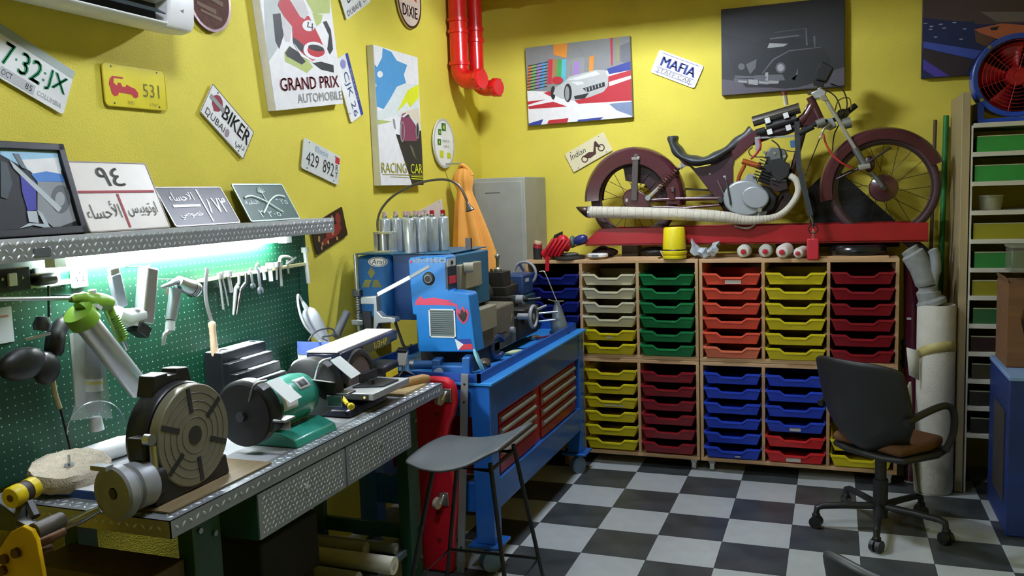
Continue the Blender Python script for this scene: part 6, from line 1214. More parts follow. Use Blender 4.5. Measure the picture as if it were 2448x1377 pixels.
# lathe angle runs from +x towards -z about +y
fender(RC+V((.006, 0, .004)), .305, .13, PI*.99, PI*2.05, 'rear_fender', .095)
fender(FC+V((-.006, 0, .004)), .322, .1, PI*.93, PI*1.87, 'front_fender', .06)
plate('fender_liner', [(1490, 400), (1530, 385), (1600, 410), (1600, 470), (1575, 480), (1540, 440), (1495, 432)], mt('maroon_dark', '2c1418', .4), -.01, .02)
M().lathe([(0, -.04), (.055, -.04), (.062, -.034), (.068, -.01), (.068, .03), (.055, .04), (0, .04)], RC, AXY, 32).build('rear_hub', MAROON, mb); M().lathe([(0, -.045), (.01, -.045), (.012, -.03), (0, -.03)], RC+V((-.03, -.008, -.004)), AXY, 12).build('axle_bolt', STEEL, mb)
M().lathe([(0, -.045), (.02, -.045), (.072, -.03), (.076, -.02), (.076, .02), (.06, .035), (0, .035)], FC, AXY, 36).build('front_hub', MAROON, mb); M().cyl(FC+V((0, -.075, 0)), FC+V((0, -.04, 0)), .011, n=14).build('axle_nut', DSTEEL, mb)
plate('fender_strut', [(1512, 378), (1526, 378), (1523, 480), (1508, 480)], mt('strut_grey', '5a5250', .4, .5), -.085, -.07); M().cyl(S(1520, 372, -.09), S(1520, 372, -.06), .012, n=14).build('strut_bolt', STEEL, mb); plate('strut_cap', [(1509, 376), (1529, 374), (1528, 382), (1510, 383)], CHROME, -.088, -.066)
plate('hub_plate', [(1500, 462), (1525, 455), (1540, 465), (1555, 470), (1552, 495), (1500, 500)], MAROON, -.07, -.055)
# shock absorber
a, b = S(1550, 473, -.07), S(1634, 393, -.05); ax_ = (b-a); L = ax_.length; ax_.normalize(); u_, w_ = perp(ax_)
m = M(); m.tube([a+ax_*(L*.28+L*.58*i/120)+(u_*math.cos(2*PI*9*i/120)+w_*math.sin(2*PI*9*i/120))*.021 for i in range(121)], .0042, 7); m.build('shock_spring', mt('spring_red', '5c2a24', .35, .3), mb)
M().cyl(a, a+ax_*L*.4, .0125, n=14).build('shock_body', CHROME, mb); M().cyl(a+ax_*L*.3, b, .007, n=12).build('shock_rod', DSTEEL, mb); M().cyl(b-ax_*.03, b+ax_*.008, .014, n=14).build('shock_top', CHROME, mb)
for p in (a, b): M().cyl(p-AXY*.018, p+AXY*.018, .016, n=16).build('shock_eye', STEEL, mb)
# swing arm, chain
M().tube([S(1535, 480, -.06), S(1620, 475, -.06), S(1725, 474, -.055)], .0105, 12).build('swing_arm', MAROON, mb); M().tube([S(1540, 494, -.05), S(1640, 497, -.05), S(1720, 490, -.045)], .008, 10).build('swing_arm', MAROON, mb); M().tube([S(1535, 480, .06), S(1725, 474, .055)], .0105, 12).build('swing_arm', MAROON, mb)
m = M(); p, q = S(1540, 446, .045), S(1722, 456, .045)
for k in range(34): m.obox(p.lerp(q, (k+.5)/34), (.0125, .008, .0105))
m.build('drive_chain', BLKM, mb, kind='stuff'); plate('chain_guard', [(1640, 472), (1690, 466), (1715, 464), (1720, 478), (1650, 480)], mt('maroon_dark', '2c1418', .4), .03, .036)
plate('fender_bracket', [(1598, 450), (1612, 448), (1614, 478), (1600, 480)], MAROON, -.075, -.065); M().cyl(S(1608, 455, -.085), S(1608, 455, -.065), .008, n=12).build('bracket_bolt', STEEL, mb)
# frame
plate('frame_plate', [(1640, 388), (1660, 402), (1712, 392), (1745, 372), (1762, 352), (1752, 400), (1752, 440), (1758, 470), (1750, 482), (1722, 484), (1700, 462), (1668, 420)], mt('frame_plum', '3a1c28', .35, coat=.3), -.03, .03); M().cyl(S(1697, 416, -.035), S(1697, 416, -.03), .007, n=12).build('frame_stud', STEEL, mb)
M().tube(spl([S(1700, 392), S(1745, 365), S(1790, 338), S(1830, 322), S(1880, 310), S(1920, 285), S(1943, 250)], 5), [.03]*6+[.034]*10+[.03]*10+[.026]*4+[.024], 16).build('top_tube', MAROON, mb); plate('tank_shell', [(1745, 352), (1790, 318), (1812, 308), (1822, 318), (1800, 345), (1770, 372), (1755, 385)], MAROON, -.045, .045)
M().tube(spl([S(1940, 255), S(1925, 300), S(1908, 360), S(1890, 420), S(1868, 468), S(1846, 508)], 5), .0165, 12).build('down_tube', mt('maroon_dark', '2c1418', .4), mb); M().tube([S(1722, 480, .0), S(1742, 512), S(1800, 518), S(1846, 508)], .015, 12).build('lower_tube', mt('maroon_dark', '2c1418', .4), mb)
plate('head_gusset', [(1930, 248), (1946, 240), (1972, 290), (1960, 306), (1935, 300), (1905, 300)], MAROON, -.02, .02); M().cyl(S(1936, 232), S(1966, 296), .022, n=18).build('head_tube', MAROON, mb)
# seat
sp = spl([S(1608, 326), S(1611, 345), S(1630, 372), S(1665, 386), S(1705, 380), S(1745, 356), S(1780, 328), S(1800, 312)], 5); m = M(); rows = []
for i, p in enumerate(sp):
    t = i/(len(sp)-1); d = (sp[min(i+1, len(sp)-1)]-sp[max(i-1, 0)]).normalized(); nn = V((-d.z, 0, d.x)); nn = nn if nn.z > 0 or nn.x > 0 else -nn
    w = .055+.05*math.sin(PI*min(1, t*1.25))-.03*max(0, t-.6)*2; th_ = .032
    rows.append([p+AXY*(w*math.cos(g))+nn*(th_*max(-.8, math.sin(g))*(1+.18*math.sin(t*34))) for g in [2*PI*j/14 for j in range(15)]])
m.grid(rows); m.add(rows[0][:-1], [tuple(range(14))]); m.add(rows[-1][:-1], [tuple(range(14))]); m.build('seat', mt('seat_leather', '2f3436', .45), mb, sub=1)
M().tube([p+V((0, 0, -.018)) for p in spl([S(1606, 330, -.05), S(1613, 352, -.06), S(1634, 380, -.07), S(1650, 388, -.06)], 5)], .009, 10).build('seat_pan_edge', MAROON, mb)
# engine
EG = mt('engine_silver', 'a4aaae', .4, .45, var=.05); EGD = mt('engine_dark', '1f2122', .45, .3)
plate('crankcase', [(1728, 452), (1745, 440), (1790, 438), (1835, 446), (1858, 470), (1852, 500), (1830, 515), (1775, 520), (1745, 512), (1728, 490)], EGD, -.05, .06, bevel=.01)
e1 = Fr(S(1770, 474, -.05), (1, 0, 0), (0, 0, 1), NB, .2, .2); m = M(); pr1 = [S(u, v, -.05) for u, v in ellp(1782, 474, 52, 44, 30)]; m.prism(pr1, (0, -.03, 0)); m.build('clutch_cover', EG, mb, bevel=.012)
m = M(); m.prism([S(u, v, -.081) for u, v in ellp(1806, 472, 33, 27, 30, .15)], (0, -.016, 0)); m.build('generator_cover', EG, mb, bevel=.008); plate('oil_pan', [(1755, 505), (1835, 505), (1828, 520), (1765, 521)], EG, -.06, .04, bevel=.005); M().cyl(S(1794, 424, -.06), S(1794, 424, .0), .022, n=20).build('starter_motor', EG, mb); plate('starter_mount', [(1782, 420), (1806, 420), (1812, 442), (1775, 442)], EG, -.055, -.01)
ca, cb = S(1830, 440, -.0), S(1856, 378, -.0); d = cb-ca; m = M(); sd_ = AXY; e_ = d.normalized(); f_ = e_.cross(AXY)
for k in range(8): m.obox(ca+d*(.1+.11*k), (.006, .14, .155), [e_, AXY, f_])
m.obox((ca+cb)/2, (d.length, .085, .09), [e_, AXY, f_]); m.build('cylinder_fins', EGD, mb); plate('intake_box', [(1836, 384), (1862, 378), (1888, 392), (1886, 418), (1862, 436), (1846, 420)], BLKM, -.085, -.05); plate('side_cover', [(1842, 425), (1880, 428), (1884, 452), (1856, 460), (1840, 448)], mt('cover_plum', '2c1c20', .4), -.07, -.04); plate('cylinder_head', [(1828, 368), (1842, 352), (1876, 356), (1882, 372), (1870, 395), (1835, 388)], mt('head_grey', '6c7070', .4, .5), -.055, .055, bevel=.006); m = M()
for u, v in ((1828, 364), (1852, 366), (1875, 374)): m.cyl(S(u, v, -.06), S(u, v, -.052), .009, n=10)
m.build('head_bolt', CHROME, mb)
hose('intake_pipe', [(1832, 402, -.03), (1810, 398, -.04), (1785, 388, -.04), (1778, 400, -.04), (1768, 420, -.03), (1763, 440, -.02)], .011, mt('copper_pipe', 'b8622c', .3, .5)); M().cyl(S(1775, 385, -.045), S(1818, 398, -.045), .0165, n=16).build('copper_canister', mt('copper_pipe', 'b8622c', .3, .5), mb); M().obox(S(1845, 400, -.05), (.07, .05, .05), rot=(0, -.4, 0)).build('carburettor', BLKM, mb, bevel=.006); M().cyl(S(1850, 430, -.06), S(1880, 432, -.06), .016, n=14).build('exhaust_flange', DSTEEL, mb)
# tank assembly above the engine
M().cyl(S(1800, 291, -.02), S(1912, 258, -.02), .03, n=24).build('chrome_cylinder', mt('gun_chrome', '8a8682', .2, .9), mb); M().cyl(S(1880, 252, -.02), S(1875, 224, -.02), .013, n=16).build('filler_neck', CHROME, mb); M().cyl(S(1875, 228, -.02), S(1874, 219, -.02), .015, n=16).build('filler_cap', mt('cap_maroon', '6a2420', .4), mb)
M().cyl(S(1832, 305, -.03), S(1905, 284, -.03), .026, n=20).build('ignition_coil', BLACK, mb); M().cyl(S(1836, 322, -.035), S(1900, 304, -.035), .018, n=18).build('coil_lower', mt('coil_plum', '2a1a20', .3), mb); M().cyl(S(1808, 318, -.03), S(1830, 312, -.03), .022, n=16).build('rubber_boot', BLKM, mb); m = M()
for u, v in ((1835, 288), (1879, 276), (1840, 315), (1885, 305)): m.obox(S(u, v, -.062), (.028, .008, .03), rot=(0, -.28, 0))
m.build('clamp_tab', WHITE, mb); M().bar(S(1806, 330, -.04), S(1900, 325, -.04), .012, .01).build('support_bar', GREY, mb); plate('coil_bracket', [(1804, 328), (1818, 326), (1820, 360), (1806, 362)], GREY, -.05, -.045)
hose('red_lead', [(1815, 332, -.06), (1818, 350, -.065), (1808, 368, -.06), (1795, 380, -.055)], .0065, mt('lead_red', 'a02434', .4)); plate('blue_flasher', [(1888, 336), (1900, 335), (1902, 352), (1890, 353)], mt('flasher_blue', '3c6a8c', .4), -.06, -.04)
# forks and controls
for dd in (-.055, .055):
    M().cyl(S(1958, 210, dd), S(2052, 368, dd), .0115, n=16).build('fork_tube', CHROME, mb); M().cyl(S(2044, 355, dd), S(2072, 402, dd), .019, n=18).build('fork_slider', mt('slider_grey', '7a7c7a', .35, .6), mb); M().cyl(S(2084, 412, dd), S(2110, 446, dd), .0125, n=14).build('fork_leg', mt('slider_grey', '7a7c7a', .35, .6), mb); M().sph(S(2078, 392, dd), (.03, .015, .045), 16, 8).build('fork_link', mt('maroon_dark', '2c1418', .4), mb)
M().cyl(S(2052, 402, -.09), S(2080, 396, -.09), .016, n=16).build('link_cap', CHROME, mb); M().tube([S(2000, 428, -.06), S(2055, 402, -.07), S(2130, 352, -.06)], .006, 8).build('fender_stay', mt('maroon_dark', '2c1418', .4), mb); M().tube([S(2000, 425, .06), S(2040, 405, .07)], .006, 8).build('fender_stay', mt('maroon_dark', '2c1418', .4), mb)
plate('lower_yoke', [(1960, 285), (1990, 282), (2000, 300), (1985, 308), (1960, 302)], GREY, -.08, .08, bevel=.004); plate('upper_yoke', [(1938, 222), (1962, 210), (1975, 218), (1972, 232), (1948, 236)], ALU, -.07, .07, bevel=.004); M().cyl(S(1936, 222, -.05), S(1936, 222, .05), .014, n=14).build('yoke_clamp', mt('yoke_clamp', '6a6252', .4, .5), mb)
plate('fork_clamp', [(1958, 228), (1972, 226), (1980, 238), (1966, 242)], CHROME, -.075, -.035, bevel=.003)
plate('headlamp_box', [(1948, 170), (1964, 146), (1994, 162), (1976, 196), (1950, 190)], BLKM, -.05, .05, bevel=.008); plate('lamp_bracket', [(1942, 192), (1972, 194), (1968, 208), (1945, 204)], BLACK, -.03, .03)
M().tube(spl([S(1912, 318, -.09), S(1935, 305, -.10), S(1960, 292, -.09), S(1985, 288, -.05), S(2000, 285, .05), S(2010, 280, .12)], 5), .0115, 12).build('handlebar', BLKM, mb); M().cyl(S(1908, 320, -.095), S(1945, 302, -.10), .0165, n=16).build('hand_grip', RUBBER, mb); M().cyl(S(2018, 274, .12), S(2046, 252, .14), .0165, n=16).build('hand_grip', RUBBER, mb); M().cyl(S(1952, 298, -.10), S(1972, 290, -.095), .024, n=18).build('switch_pod', mt('pod_grey', '8a8e88', .4, .5), mb); M().sph(S(2015, 272, .08), (.035, .03, .028), 16, 8).build('master_cylinder', mt('pod_dark', '55594c', .4, .4), mb); M().cyl(S(2012, 298, -.03), S(2035, 292, -.03), .03, n=18).build('brake_reservoir', mt('pod_grey', '8a8e88', .4, .5), mb)
hose('brake_lever', [(1985, 295, -.11), (1970, 308, -.12), (1962, 325, -.12)], .006, STEEL); M().sph(S(1962, 328, -.12), .01, 12, 8).build('lever_ball', mt('lever_cream', 'c8a890', .4), mb)
CB = BLKM
hose('control_cable', [(1975, 215, -.03), (2000, 235, -.02), (2012, 280, -.02), (1995, 320, -.02), (1990, 360, -.02)], .0035, CB); hose('control_cable', [(1985, 200, 0), (2015, 215, 0), (2025, 255, .02), (2005, 290, 0)], .0035, CB); hose('control_cable', [(1960, 330, -.05), (1940, 380, -.04), (1925, 420, -.03)], .003, CB); hose('control_cable', [(1995, 270, .0), (2005, 240, .0), (2030, 235, .02), (2035, 262, .03)], .0035, mt('cable_ochre', '8c6a24', .5)); hose('brake_hose', [(1968, 320, -.09), (1975, 345, -.1), (1990, 370, -.1), (2010, 388, -.1), (2035, 402, -.09)], .0055, mt('hose_red', 'b8342c', .45)); hose('loom_wire', [(1800, 352, -.05), (1790, 362, -.05), (1800, 374, -.05), (1840, 376, -.06)], .003, CB); hose('loom_wire', [(1845, 335, -.05), (1862, 350, -.06), (1868, 380, -.065)], .004, CB); hose('loom_wire', [(1880, 360, -.05), (1900, 362, -.05), (1906, 352, -.05)], .003, CB); hose('gear_lever', [(1733, 425, -.08), (1740, 450, -.085), (1747, 490, -.085)], .0055, DSTEEL); M().cyl(S(1732, 422, -.1), S(1735, 432, -.07), .008, n=12).build('gear_pedal', STEEL, mb); M().cyl(S(1722, 478, -.07), S(1722, 478, -.055), .016, n=16).build('pivot_bolt', DSTEEL, mb); hose('kick_lever', [(1818, 503, -.1), (1812, 520, -.11), (1802, 538, -.11), (1785, 546, -.115), (1755, 540, -.115)], .006, mt('kick_grey', '7c7a70', .4, .5)); M().cyl(S(1816, 502, -.12), S(1816, 502, -.07), .013, n=14).build('kick_boss', CHROME, mb); M().cyl(S(1715, 430, -.06), S(1740, 486, -.06), .004, n=8).build('linkage', STEEL, mb)
# wrapped exhaust
WRAP = mt('exhaust_wrap', 'c6c0b0', .9, var=.08, scale=30, bump=.3, bscale=160); ep = spl([S(1888, 420, -.06), S(1904, 432, -.07), S(1908, 460, -.08), S(1890, 492, -.09), S(1862, 515, -.10), S(1825, 524, -.11), S(1780, 526, -.115), S(1735, 519, -.12), S(1660, 514, -.12), S(1560, 510, -.12), S(1470, 508, -.12), S(1412, 507, -.12)], 5); k = len(ep); M().tube(ep, [.0185]*22+[.0185+.017*min(1, (i)/16) for i in range(k-22)], 18).build('wrapped_exhaust', WRAP, mb); m = M()
for i in range(20, k-1, 1): p = ep[i]; m.torus(p, ep[i+1]-ep[i], (.0185 if i < 22 else .0185+.017*min(1, (i-22)/16)), .0012, 18, 4)
m.build('wrap_edge', mt('wrap_shadow', '9c9078', .9), mb, kind='stuff')
M().lathe([(.0355, 0), (.038, .002), (.038, .012), (.0355, .014)], ep[-1], ep[-1]-ep[-2], 24).build('wrap_clamp', CHROME, mb); q = ep[-1]; e = V((-1, 0, 0)); m = M(); ring = [q+V((0, .034*math.cos(a), .034*math.sin(a))) for a in [2*PI*j/24 for j in range(24)]]; ring2 = [p+V((-.055-.035*((p.z-q.z)/.034), 0, 0)) for p in ring]; n = 24; m.add(ring+ring2, [(i, (i+1) % n, n+(i+1) % n, n+i) for i in range(n)]); m.build('exhaust_tip', mt('tip_brown', '4a3c34', .35, .7), mb, solid=.002)
m = M(); plate('engine_mount', [(1865, 440), (1885, 450), (1895, 475), (1870, 505), (1850, 510), (1862, 490), (1875, 470), (1858, 455)], mt('maroon_dark', '2c1418', .4), -.025, -.012)
# strap
st_ = thing('tie_strap', 'black tie down strap from handlebar to the ramp edge', 'strap', S(1945, 540, -.18)); m = M(); ps = [S(1905, 290, -.1), S(1906, 330, -.11), S(1910, 400, -.13), S(1925, 460, -.15), S(1938, 515, -.17)]
for a, b in zip(ps[:-1], ps[1:]): m.bar(a, b+(b-a)*.05, .028, .004, (0, 1, 0))
m.build('webbing', mt('strap_black', '26292a', .8), st_); M().tube([ps[-1], S(1943, 530, -.175), S(1944, 545, -.18)], [.012, .01, .006], 10).build('buckle', DSTEEL, st_)
# black panel leaning behind the front wheel
bk = thing('leaning_sheet', 'black sheet leaning on the wall behind the front wheel', 'panel', (2.45, -.06, 1.3)); M().prism([PY(u, v, -.06) for u, v in ((1932, 450), (1965, 420), (2010, 412), (2155, 540), (2150, 590), (1940, 590))], (0, .015, 0)).build('sheet', BLKM, bk)
t = thing('coiled_tube', 'dark glossy inner tube coil on the right cabinet top', 'tube', (2.4, -.36, 1.269)); m = M(); m.torus((2.40, -.31, 1.3035), (0, 0, 1), .12, .035, 40, 12, r2=.033); m.build('coil', mt('tube_gloss', '181c1e', .2), t); M().box(2.17, 2.55, -.46, -.42, 1.2685, 1.279).build('wood_batten', BEECH, label='short wooden batten before the dark coil', cat='batten')
# ---------------------------------------------------------------- right hand side
# shelf unit with open bins
SX0, SX1, SYF = 2.94, 3.62, -.50; su = thing('bin_rack', 'white shelf rack of shallow green and yellow bins', 'rack', (3.28, -.27, 0))
SHW = mt('rack_white', 'c9c7b8', .5); PLY = wood('side_ply', '9c8c68', 'ac9c76', 'Z')
M().box(2.887, 2.926, SYF+.01, -.01, .003, 2.12).build('side_panel', PLY, label='pale plywood panel standing beside the bin rack', cat='panel', bevel=.002)
zs = [PY(2380, v, SYF).z for v in (297, 367, 438, 508, 577, 646, 713, 781, 848, 914, 979, 1045)]
for z in zs: M().box(SX0, SX1, SYF, -.02, z-.012, z+.011).build('shelf_board', SHW, su, bevel=.001)
for x in (SX0-.004, SX1+.004): M().box(x-.004, x+.004, SYF+.01, -.02, .003, zs[0]).build('rack_side', SHW, su)
bt = [None, '2f8f3a', '2a8a38', None, '8f8a1c', '2a7a34', '8c8418', '24582c', '2a1210', '3a3420', '26241c', '1e1c18']
for k in range(1, 12):
    z0, z1 = zs[k]+.0115, zs[k-1]-.012; h = bt[k]
    if h is None: continue
    t = thing('shelf_bin', '%s shallow bin on shelf %s of the bin rack' % ({'2f': 'bright green', '2a': 'green', '8f': 'olive yellow', '8c': 'mustard', '24': 'dark green', '3a': 'brown', '26': 'blackish', '1e': 'black'}[h[:2]] if h != '2a1210' else 'dark red', ('one two three four five six seven eight nine ten eleven'.split())[k-1]), 'bin', (3.28, -.27, z0), 'bins in the white rack')
    mm = mt('bin_'+h, h, .5); hh_ = (z1-z0)*.62; x0 = SX0+(.02 if k % 2 else .012); m = M()
    m.box(x0, SX1-.02, SYF+.02, SYF+.024, z0, z0+hh_); m.build('bin_front', mm, t); M().box(x0, SX1-.02, SYF+.018, SYF+.026, z0+hh_, z0+hh_+.005).build('bin_lip', mt('bin_lip', 'a8ac88', .5), t); m = M(); m.box(x0, x0+.004, SYF+.024, -.04, z0, z0+hh_); m.box(x0, SX1-.02, SYF+.024, -.04, z0, z0+.004); m.build('bin_tray', mm, t)
t = thing('plastic_tub', 'clear plastic tub on the third shelf of the bin rack', 'tub', (3.05, -.4, zs[3])); M().lathe([(0, 0), (.05, 0), (.058, .06), (.055, .07), (0, .068)], (3.04, -.4, zs[3]+.012), (0, 0, 1), 24).build('tub_body', mt('tub_clear', '8c8a70', .4), t); M().lathe([(0, .068), (.06, .068), (.06, .076), (0, .078)], (3.04, -.4, zs[3]+.012), (0, 0, 1), 24).build('lid', mt('tub_lid', '9c9a84', .4), t)
t = thing('clear_box', 'clear plastic box standing on the cardboard carton', 'box', (3.17, -.66, 1.2)); M().box(3.09, 3.3, -.72, -.55, 1.21, 1.33).build('box_body', mt('clearbox', '8a8c7c', .3, alpha=.45), t, bevel=.006); M().box(3.085, 3.305, -.725, -.545, 1.33, 1.342).build('box_lid', mt('clearbox_lid', '9a9c8c', .3, alpha=.6), t, bevel=.003)
# fan
fn = thing('drum_fan', 'blue drum fan with red blades standing on the bin rack', 'fan', (3.11, -.3, zs[0]+.011)); FCc = V((3.142, -.43, 2.192)); FB = mt('fan_blue', '1c48b8', .3, coat=.3); FR = mt('fan_red', 'b01822', .4); R = .195
M().lathe([(R-.012, -.02), (R+.008, -.025), (R+.014, -.02), (R+.014, -.012), (R, -.008), (R, .2), (R-.01, .2), (R-.012, -.02)], FCc, (0, 1, 0), 48).build('drum', FB, fn)
m = M()
for k in range(9): m.torus(FCc+V((0, -.012, 0)), AXY, .03+.0185*k, .0012, 40, 5)
m.build('guard_ring', FR, fn, kind='stuff'); m = M()
for k in range(6): a = k*PI/3+.3; m.cyl(FCc+V((.03*math.cos(a), -.012, .03*math.sin(a))), FCc+V((R*math.cos(a), -.014, R*math.sin(a))), .0016, n=6)
m.build('guard_spoke', FR, fn, kind='stuff')
for k in range(5):
    a = k*2*PI/5+.5; m = M(); rows = []
    for i in range(6):
        r = .04+.135*i/5; hw_ = .28+.1*i/5; rows.append([FCc+V((r*math.cos(a+hw_*s), .04+.03*s, r*math.sin(a+hw_*s))) for s in (-1, -.5, 0, .5, 1)])
    m.grid(rows); m.build('blade', FR, fn, solid=.003)
M().lathe([(0, .19), (R-.012, .19), (R-.012, .198), (0, .198)], FCc, AXY, 40).build('rear_dark_disc', mt('fan_rear', '3a1812', .7), fn); M().lathe([(0, -.02), (.045, -.015), (.05, 0), (.05, .06), (0, .06)], FCc+V((0, .02, 0)), AXY, 28).build('hub', FR, fn); m = M()  # solid disc added to close the drum; the dark behind the blades is its colour
for a in (2.3, 3.75, 5.5, .6): q = FCc+V(((R+.004)*math.cos(a), -.024, (R+.004)*math.sin(a))); m.cyl(q, q+V((0, -.006, 0)), .009, n=12)
m.build('guard_bolt', STEEL, fn); zf = zs[0]+.0115
for x in (2.98, 3.30): M().box(x-.015, x+.015, -.44, -.25, zf, zf+.11).build('stand_post', FB, fn, bevel=.003)
M().box(2.965, 3.315, -.45, -.24, zf, zf+.022).build('stand_base', FB, fn, bevel=.003)
# boxes
CB_ = wood('cardboard', '6c4a2e', '7a5636', 'X', .8); t = thing('cardboard_carton', 'brown cardboard carton on the blue box at the right frame edge', 'carton', (3.25, -.8, .75)); a = PY(2385, 860, -.85)
M().box(3.055, 3.45, -.86, -.56, .765, 1.17).build('carton_body', CB_, t, bevel=.002); m = M(); m.prism([(3.055, -.861, 1.17), (3.055, -.60, 1.17), (3.04, -.62, 1.205), (3.04, -.84, 1.205)], (.004, 0, 0)); m.prism([(3.056, -.862, .77), (3.16, -.862, .77), (3.11, -.862, 1.0), (3.15, -.862, 1.17), (3.056, -.862, 1.17)], (0, -.004, 0)); m.build('open_flap', CB_, t)
M().prism([(3.125, -.8625, .775), (3.17, -.8625, .775), (3.16, -.8625, 1.12), (3.115, -.8625, .98)], (0, -.001, 0)).build('torn_gap_shade', mt('carton_shadow', '241810', .9), t)  # dark sheet on the carton front; shade inside the tear is its colour
t = thing('blue_carton', 'large dark blue carton standing on the floor at the right frame edge', 'carton', (3.3, -.95, 0)); BLC = mt('carton_darkblue', '17306e', .5, var=.1)
M().box(3.035, 3.6, -1.08, -.55, .003, .76).build('carton_body', BLC, t, bevel=.004); M().box(3.03, 3.034, -1.0, -.72, .14, .58).build('printed_panel', mt('panel_olive', '3c3a38', .6), t); m = M(); m.box(3.032, 3.605, -1.085, -.548, .745, .765); m.build('lid_edge', mt('carton_light', '7c9cc8', .5), t, bevel=.003); M().box(3.11, 3.6, -1.0835, -1.081, .06, .33).build('picture_print', mt('print_dark', '1c1814', .5), t); M().box(3.2, 3.6, -1.085, -1.0836, .12, .26).build('picture_object', mt('print_tan', '6a4a38', .6), t)
# rolls
t = thing('felt_roll', 'tall white felt roll wrapped with yellow tape', 'roll', (2.72, -.62, 0)); c = PZ(2252, 1172, 0); RX, RY = 2.785, -.49
ph = PY(2255, 727, RY).z; M().lathe([(0, .003), (.09, .003), (.095, .02), (.095, ph-.01), (.09, ph), (.065, ph-.004), (0, ph-.02)], (RX, RY, 0), (.0, .0, 1), 36).build('felt', mt('felt_white', 'c4c2b6', .95, var=.06, bump=.2, bscale=90), t)
m = M(); rows = []
for i in range(15): a = -PI*.95+PI*.9*i/14; zc = .72+.06*math.sin(a*.8+2.8)+.05*i/14; rows.append([V((RX+0.0965*math.cos(a), RY+0.0965*math.sin(a), zc-.028)), V((RX+0.0965*math.cos(a), RY+0.0965*math.sin(a), zc+.028))])
m.grid(rows); m.build('yellow_tape', mt('tape_yellow', 'b8ac6c', .5), t, solid=.001); m = M(); m.grid([[V((RX-.085, RY-.07, .78)), V((RX-.085, RY-.07, .62))], [V((RX-.15, RY-.09, .80)), V((RX-.135, RY-.085, .65))]]); m.build('loose_flap', mt('felt_white', 'c4c2b6', .95), t, solid=.004)
m = M(); m.prism([(RX-.098, RY-.02, .003), (RX-.09, RY-.09, .003), (RX-.17, RY-.11, .52), (RX-.13, RY-.02, .6)], (.012, .01, 0)); m.build('inner_layer', mt('felt_white', 'c4c2b6', .95), t)
t = thing('maroon_roll', 'tall glossy maroon vinyl roll beside the tray cabinet', 'roll', (2.66, -.4, 0)); a = PY(2175, 602, -.37); b = PY(2184, 1150, -.37); M().cyl((b.x-.012, -.37, .003), (a.x+.004, -.37, a.z), .036, n=28).build('roll_body', mt('vinyl_maroon', '5c1430', .25, coat=.4), t); M().cyl((b.x-.012, -.37, .003), (b.x-.012, -.37, .012), .037, n=28).build('base_ring', LGREY, t); M().obox((a.x-.002, -.4085, .93), (.022, .002, .012)).build('torn_spot', WHITE, t)
t = thing('glove_bundle', 'grey work gloves bundled and tied on top of the felt roll', 'gloves', (RX-.03, RY, ph)); m = M(); GL = mt('glove_grey', '8a8e8e', .85, var=.12, scale=30)
p0 = V((RX-.03, RY, ph-.004)); m.tube(spl([p0+V((.01, 0, .0)), p0+V((-.01, 0, .06)), p0+V((-.015, 0, .1)), p0+V((-.05, 0, .2)), p0+V((-.09, 0, .27)), p0+V((-.11, 0, .3))], 5), [.075]*3+[.06]*4+[.048]*4+[.058]*5+[.06]*5+[.045]*4+[.02], 18); m.build('glove_palm', GL, t); M().tube(spl([p0+V((.01, -.02, .1)), p0+V((.02, -.03, .18)), p0+V((.015, -.03, .26)), p0+V((0, -.03, .3))], 5), [.02]*5+[.026]*5+[.026]*5+[.012], 12).build('glove_thumb', GL, t); M().torus(p0+V((-.015, 0, .105)), (-.2, 0, 1), .05, .004, 28, 6).build('tie_cord', BLACK, t)
M().sph(p0+V((-.07, .17, .31)), (.12, .03, .03), 16, 8, [V((.8, 0, -.6)), V((0, 1, 0)), V((.6, 0, .8))]).build('dark_cloth', BLKM, label='dark cloth bundle behind the grey gloves', cat='cloth')
t = thing('green_cloth', 'dark green cloth lump wedged behind the felt roll', 'cloth', (2.7, -.36, .7)); c = PY(2178, 845, -.36); m = M(); m.sph(c, (.05, .045, .1), 14, 10)
for k in range(5): m.sph(c+V((random.uniform(-.03, .03), -.01, random.uniform(-.08, .08))), (.035, .03, .03), 10, 6)
for i in range(len(m.v)): m.v[i] += V((random.uniform(-.007, .007), random.uniform(-.006, .006), random.uniform(-.007, .007)))
m.build('cloth', mt('cloth_green', '0c2214', .9), t, sub=1)
for (u0, v0, u1, v1, y, r, mm, lb) in ((2262, 277, 2275, 900, -.06, .015, mt('rod_green', '1f7a34', .45), 'tall green painted rod standing against the back wall'), (2236, 288, 2252, 900, -.06, .01, mt('rod_brown', '5c4630', .6), 'thin brown rod standing against the back wall')):
    a = PY(u0, v0, y); t = thing('long_rod', lb, 'rod', (a.x+.02, y, 0)); M().cyl((a.x-.03, y-.02, .003), a, r, n=14).build('rod', mm, t); M().cyl(a, a+V((0, 0, .003)), r*.8, n=14).build('rod_tip', DGREY, t)
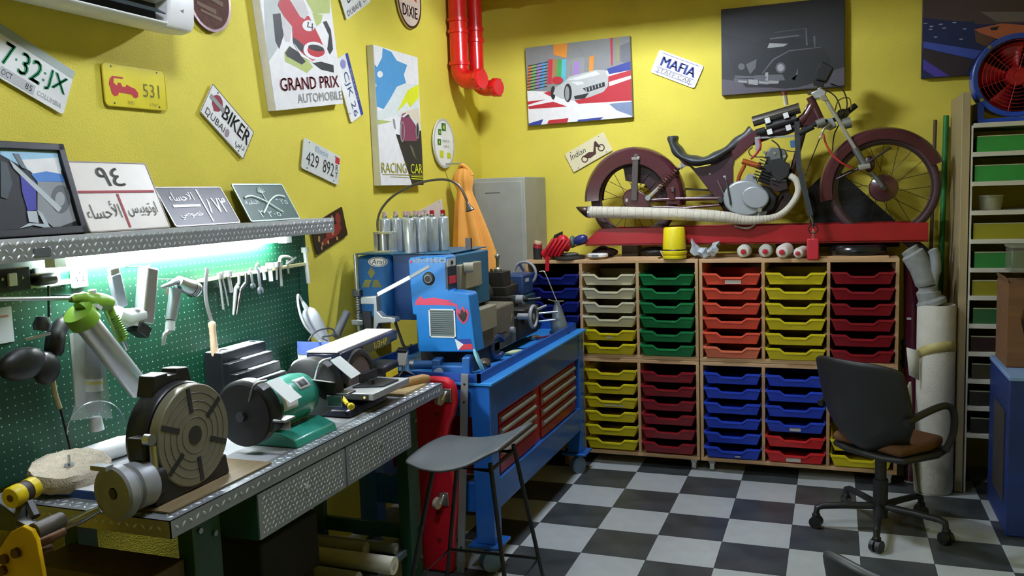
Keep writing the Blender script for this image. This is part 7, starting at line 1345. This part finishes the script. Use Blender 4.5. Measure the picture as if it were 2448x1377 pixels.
# ---------------------------------------------------------------- office chair
CHB = mt('chair_black', '1b1c1e', .5); CHF = mt('chair_fabric', '5a3818', .85)
def chair(label):
    o = thing('office_chair', label, 'chair', (0, 0, 0), 'black office chairs')
    m = M(); m.cyl((0, 0, .1), (0, 0, .42), .026, n=18); m.build('gas_column', CHB, o); M().cyl((0, 0, .06), (0, 0, .25), .034, n=20).build('column_sleeve', CHB, o)
    for k in range(5):
        a = 2*PI*k/5+.27; d = V((math.cos(a), math.sin(a), 0)); lg = M().tube([d*.02+V((0, 0, .115)), d*.15+V((0, 0, .115)), d*.27+V((0, 0, .11)), d*.295+V((0, 0, .1)), d*.3+V((0, 0, .07))], [.018, .016, .0155, .0155, .014], 12).build('base_leg', CHB, o)
        q = d*.3+V((0, 0, .03)); s = V((-d.y, d.x, 0)).lerp(d, .35).normalized(); M().cyl(q-s*.024, q-s*.004, .029, n=18).build('caster_wheel', BLACK, lg); M().cyl(q+s*.004, q+s*.024, .029, n=18).build('caster_wheel', BLACK, lg); M().obox(q+V((0, 0, .028)), (.03, .03, .03)).build('caster_hood', BLACK, lg, bevel=.004)
    # shell: bucket back, seen from behind (seat faces +y)
    m = M(); rows = []
    for i in range(17):
        t = i/16; z = .345+.525*t; w = .07+.175*math.sin(PI/2*min(1, t/.55)); w -= .02*max(0, t-.7)
        yb = -.17-.10*t+(.2*(1-t/.35)**2 if t < .35 else 0); r_ = []
        for j in range(17):
            s = -1+2*j/16; r_.append(V((w*s, yb+.15*abs(s)**2.2*(1-.35*t), z+.03*s*s*(1-t)-.035*abs(s)**4*t)))
        rows.append(r_)
    m.grid(rows); m.build('back_shell', CHB, o, solid=.024, sub=1)
    m = M(); m.prism([V((x, y, .385)) for x, y in ((-.2, -.1), (-.1, -.14), (.1, -.14), (.2, -.1), (.235, .1), (.2, .24), (-.2, .24), (-.235, .1))], (0, 0, .03)); m.build('seat_shell', CHB, o, bevel=.012)
    m = M(); m.prism([V((x, y, .417)) for x, y in ((-.19, -.12), (.19, -.12), (.21, .08), (.18, .225), (-.18, .225), (-.21, .08))], (0, 0, .05)); m.build('seat_cushion', CHF, o, bevel=.02)
    for s in (-1, 1): M().tube(spl([(s*.235, -.15, .60), (s*.25, 0, .635), (s*.25, .12, .64), (s*.25, .18, .60), (s*.245, .19, .5), (s*.22, .17, .41)], 6), .0165, 12).build('armrest', CHB, o)
    return o
ch = chair('black office chair with a brown seat, turned away from the camera'); cb = V((2.49, -1.13, 0)); ch.location = cb; ch.rotation_euler = (0, 0, -.68)
c2 = dup(ch, V((.06, -2.36, -.0)), 'second black office chair, only its top in view at the bottom edge', rotz=-.6)
# cone shaped trunk of rag under the cabinets
M().cyl((.74, -.53, .003), (.74, -.53, .12), .03, n=20).build('wooden_post', BEECHZ, label='short wooden post on the floor behind the lathe stand', cat='post', bevel=.004)
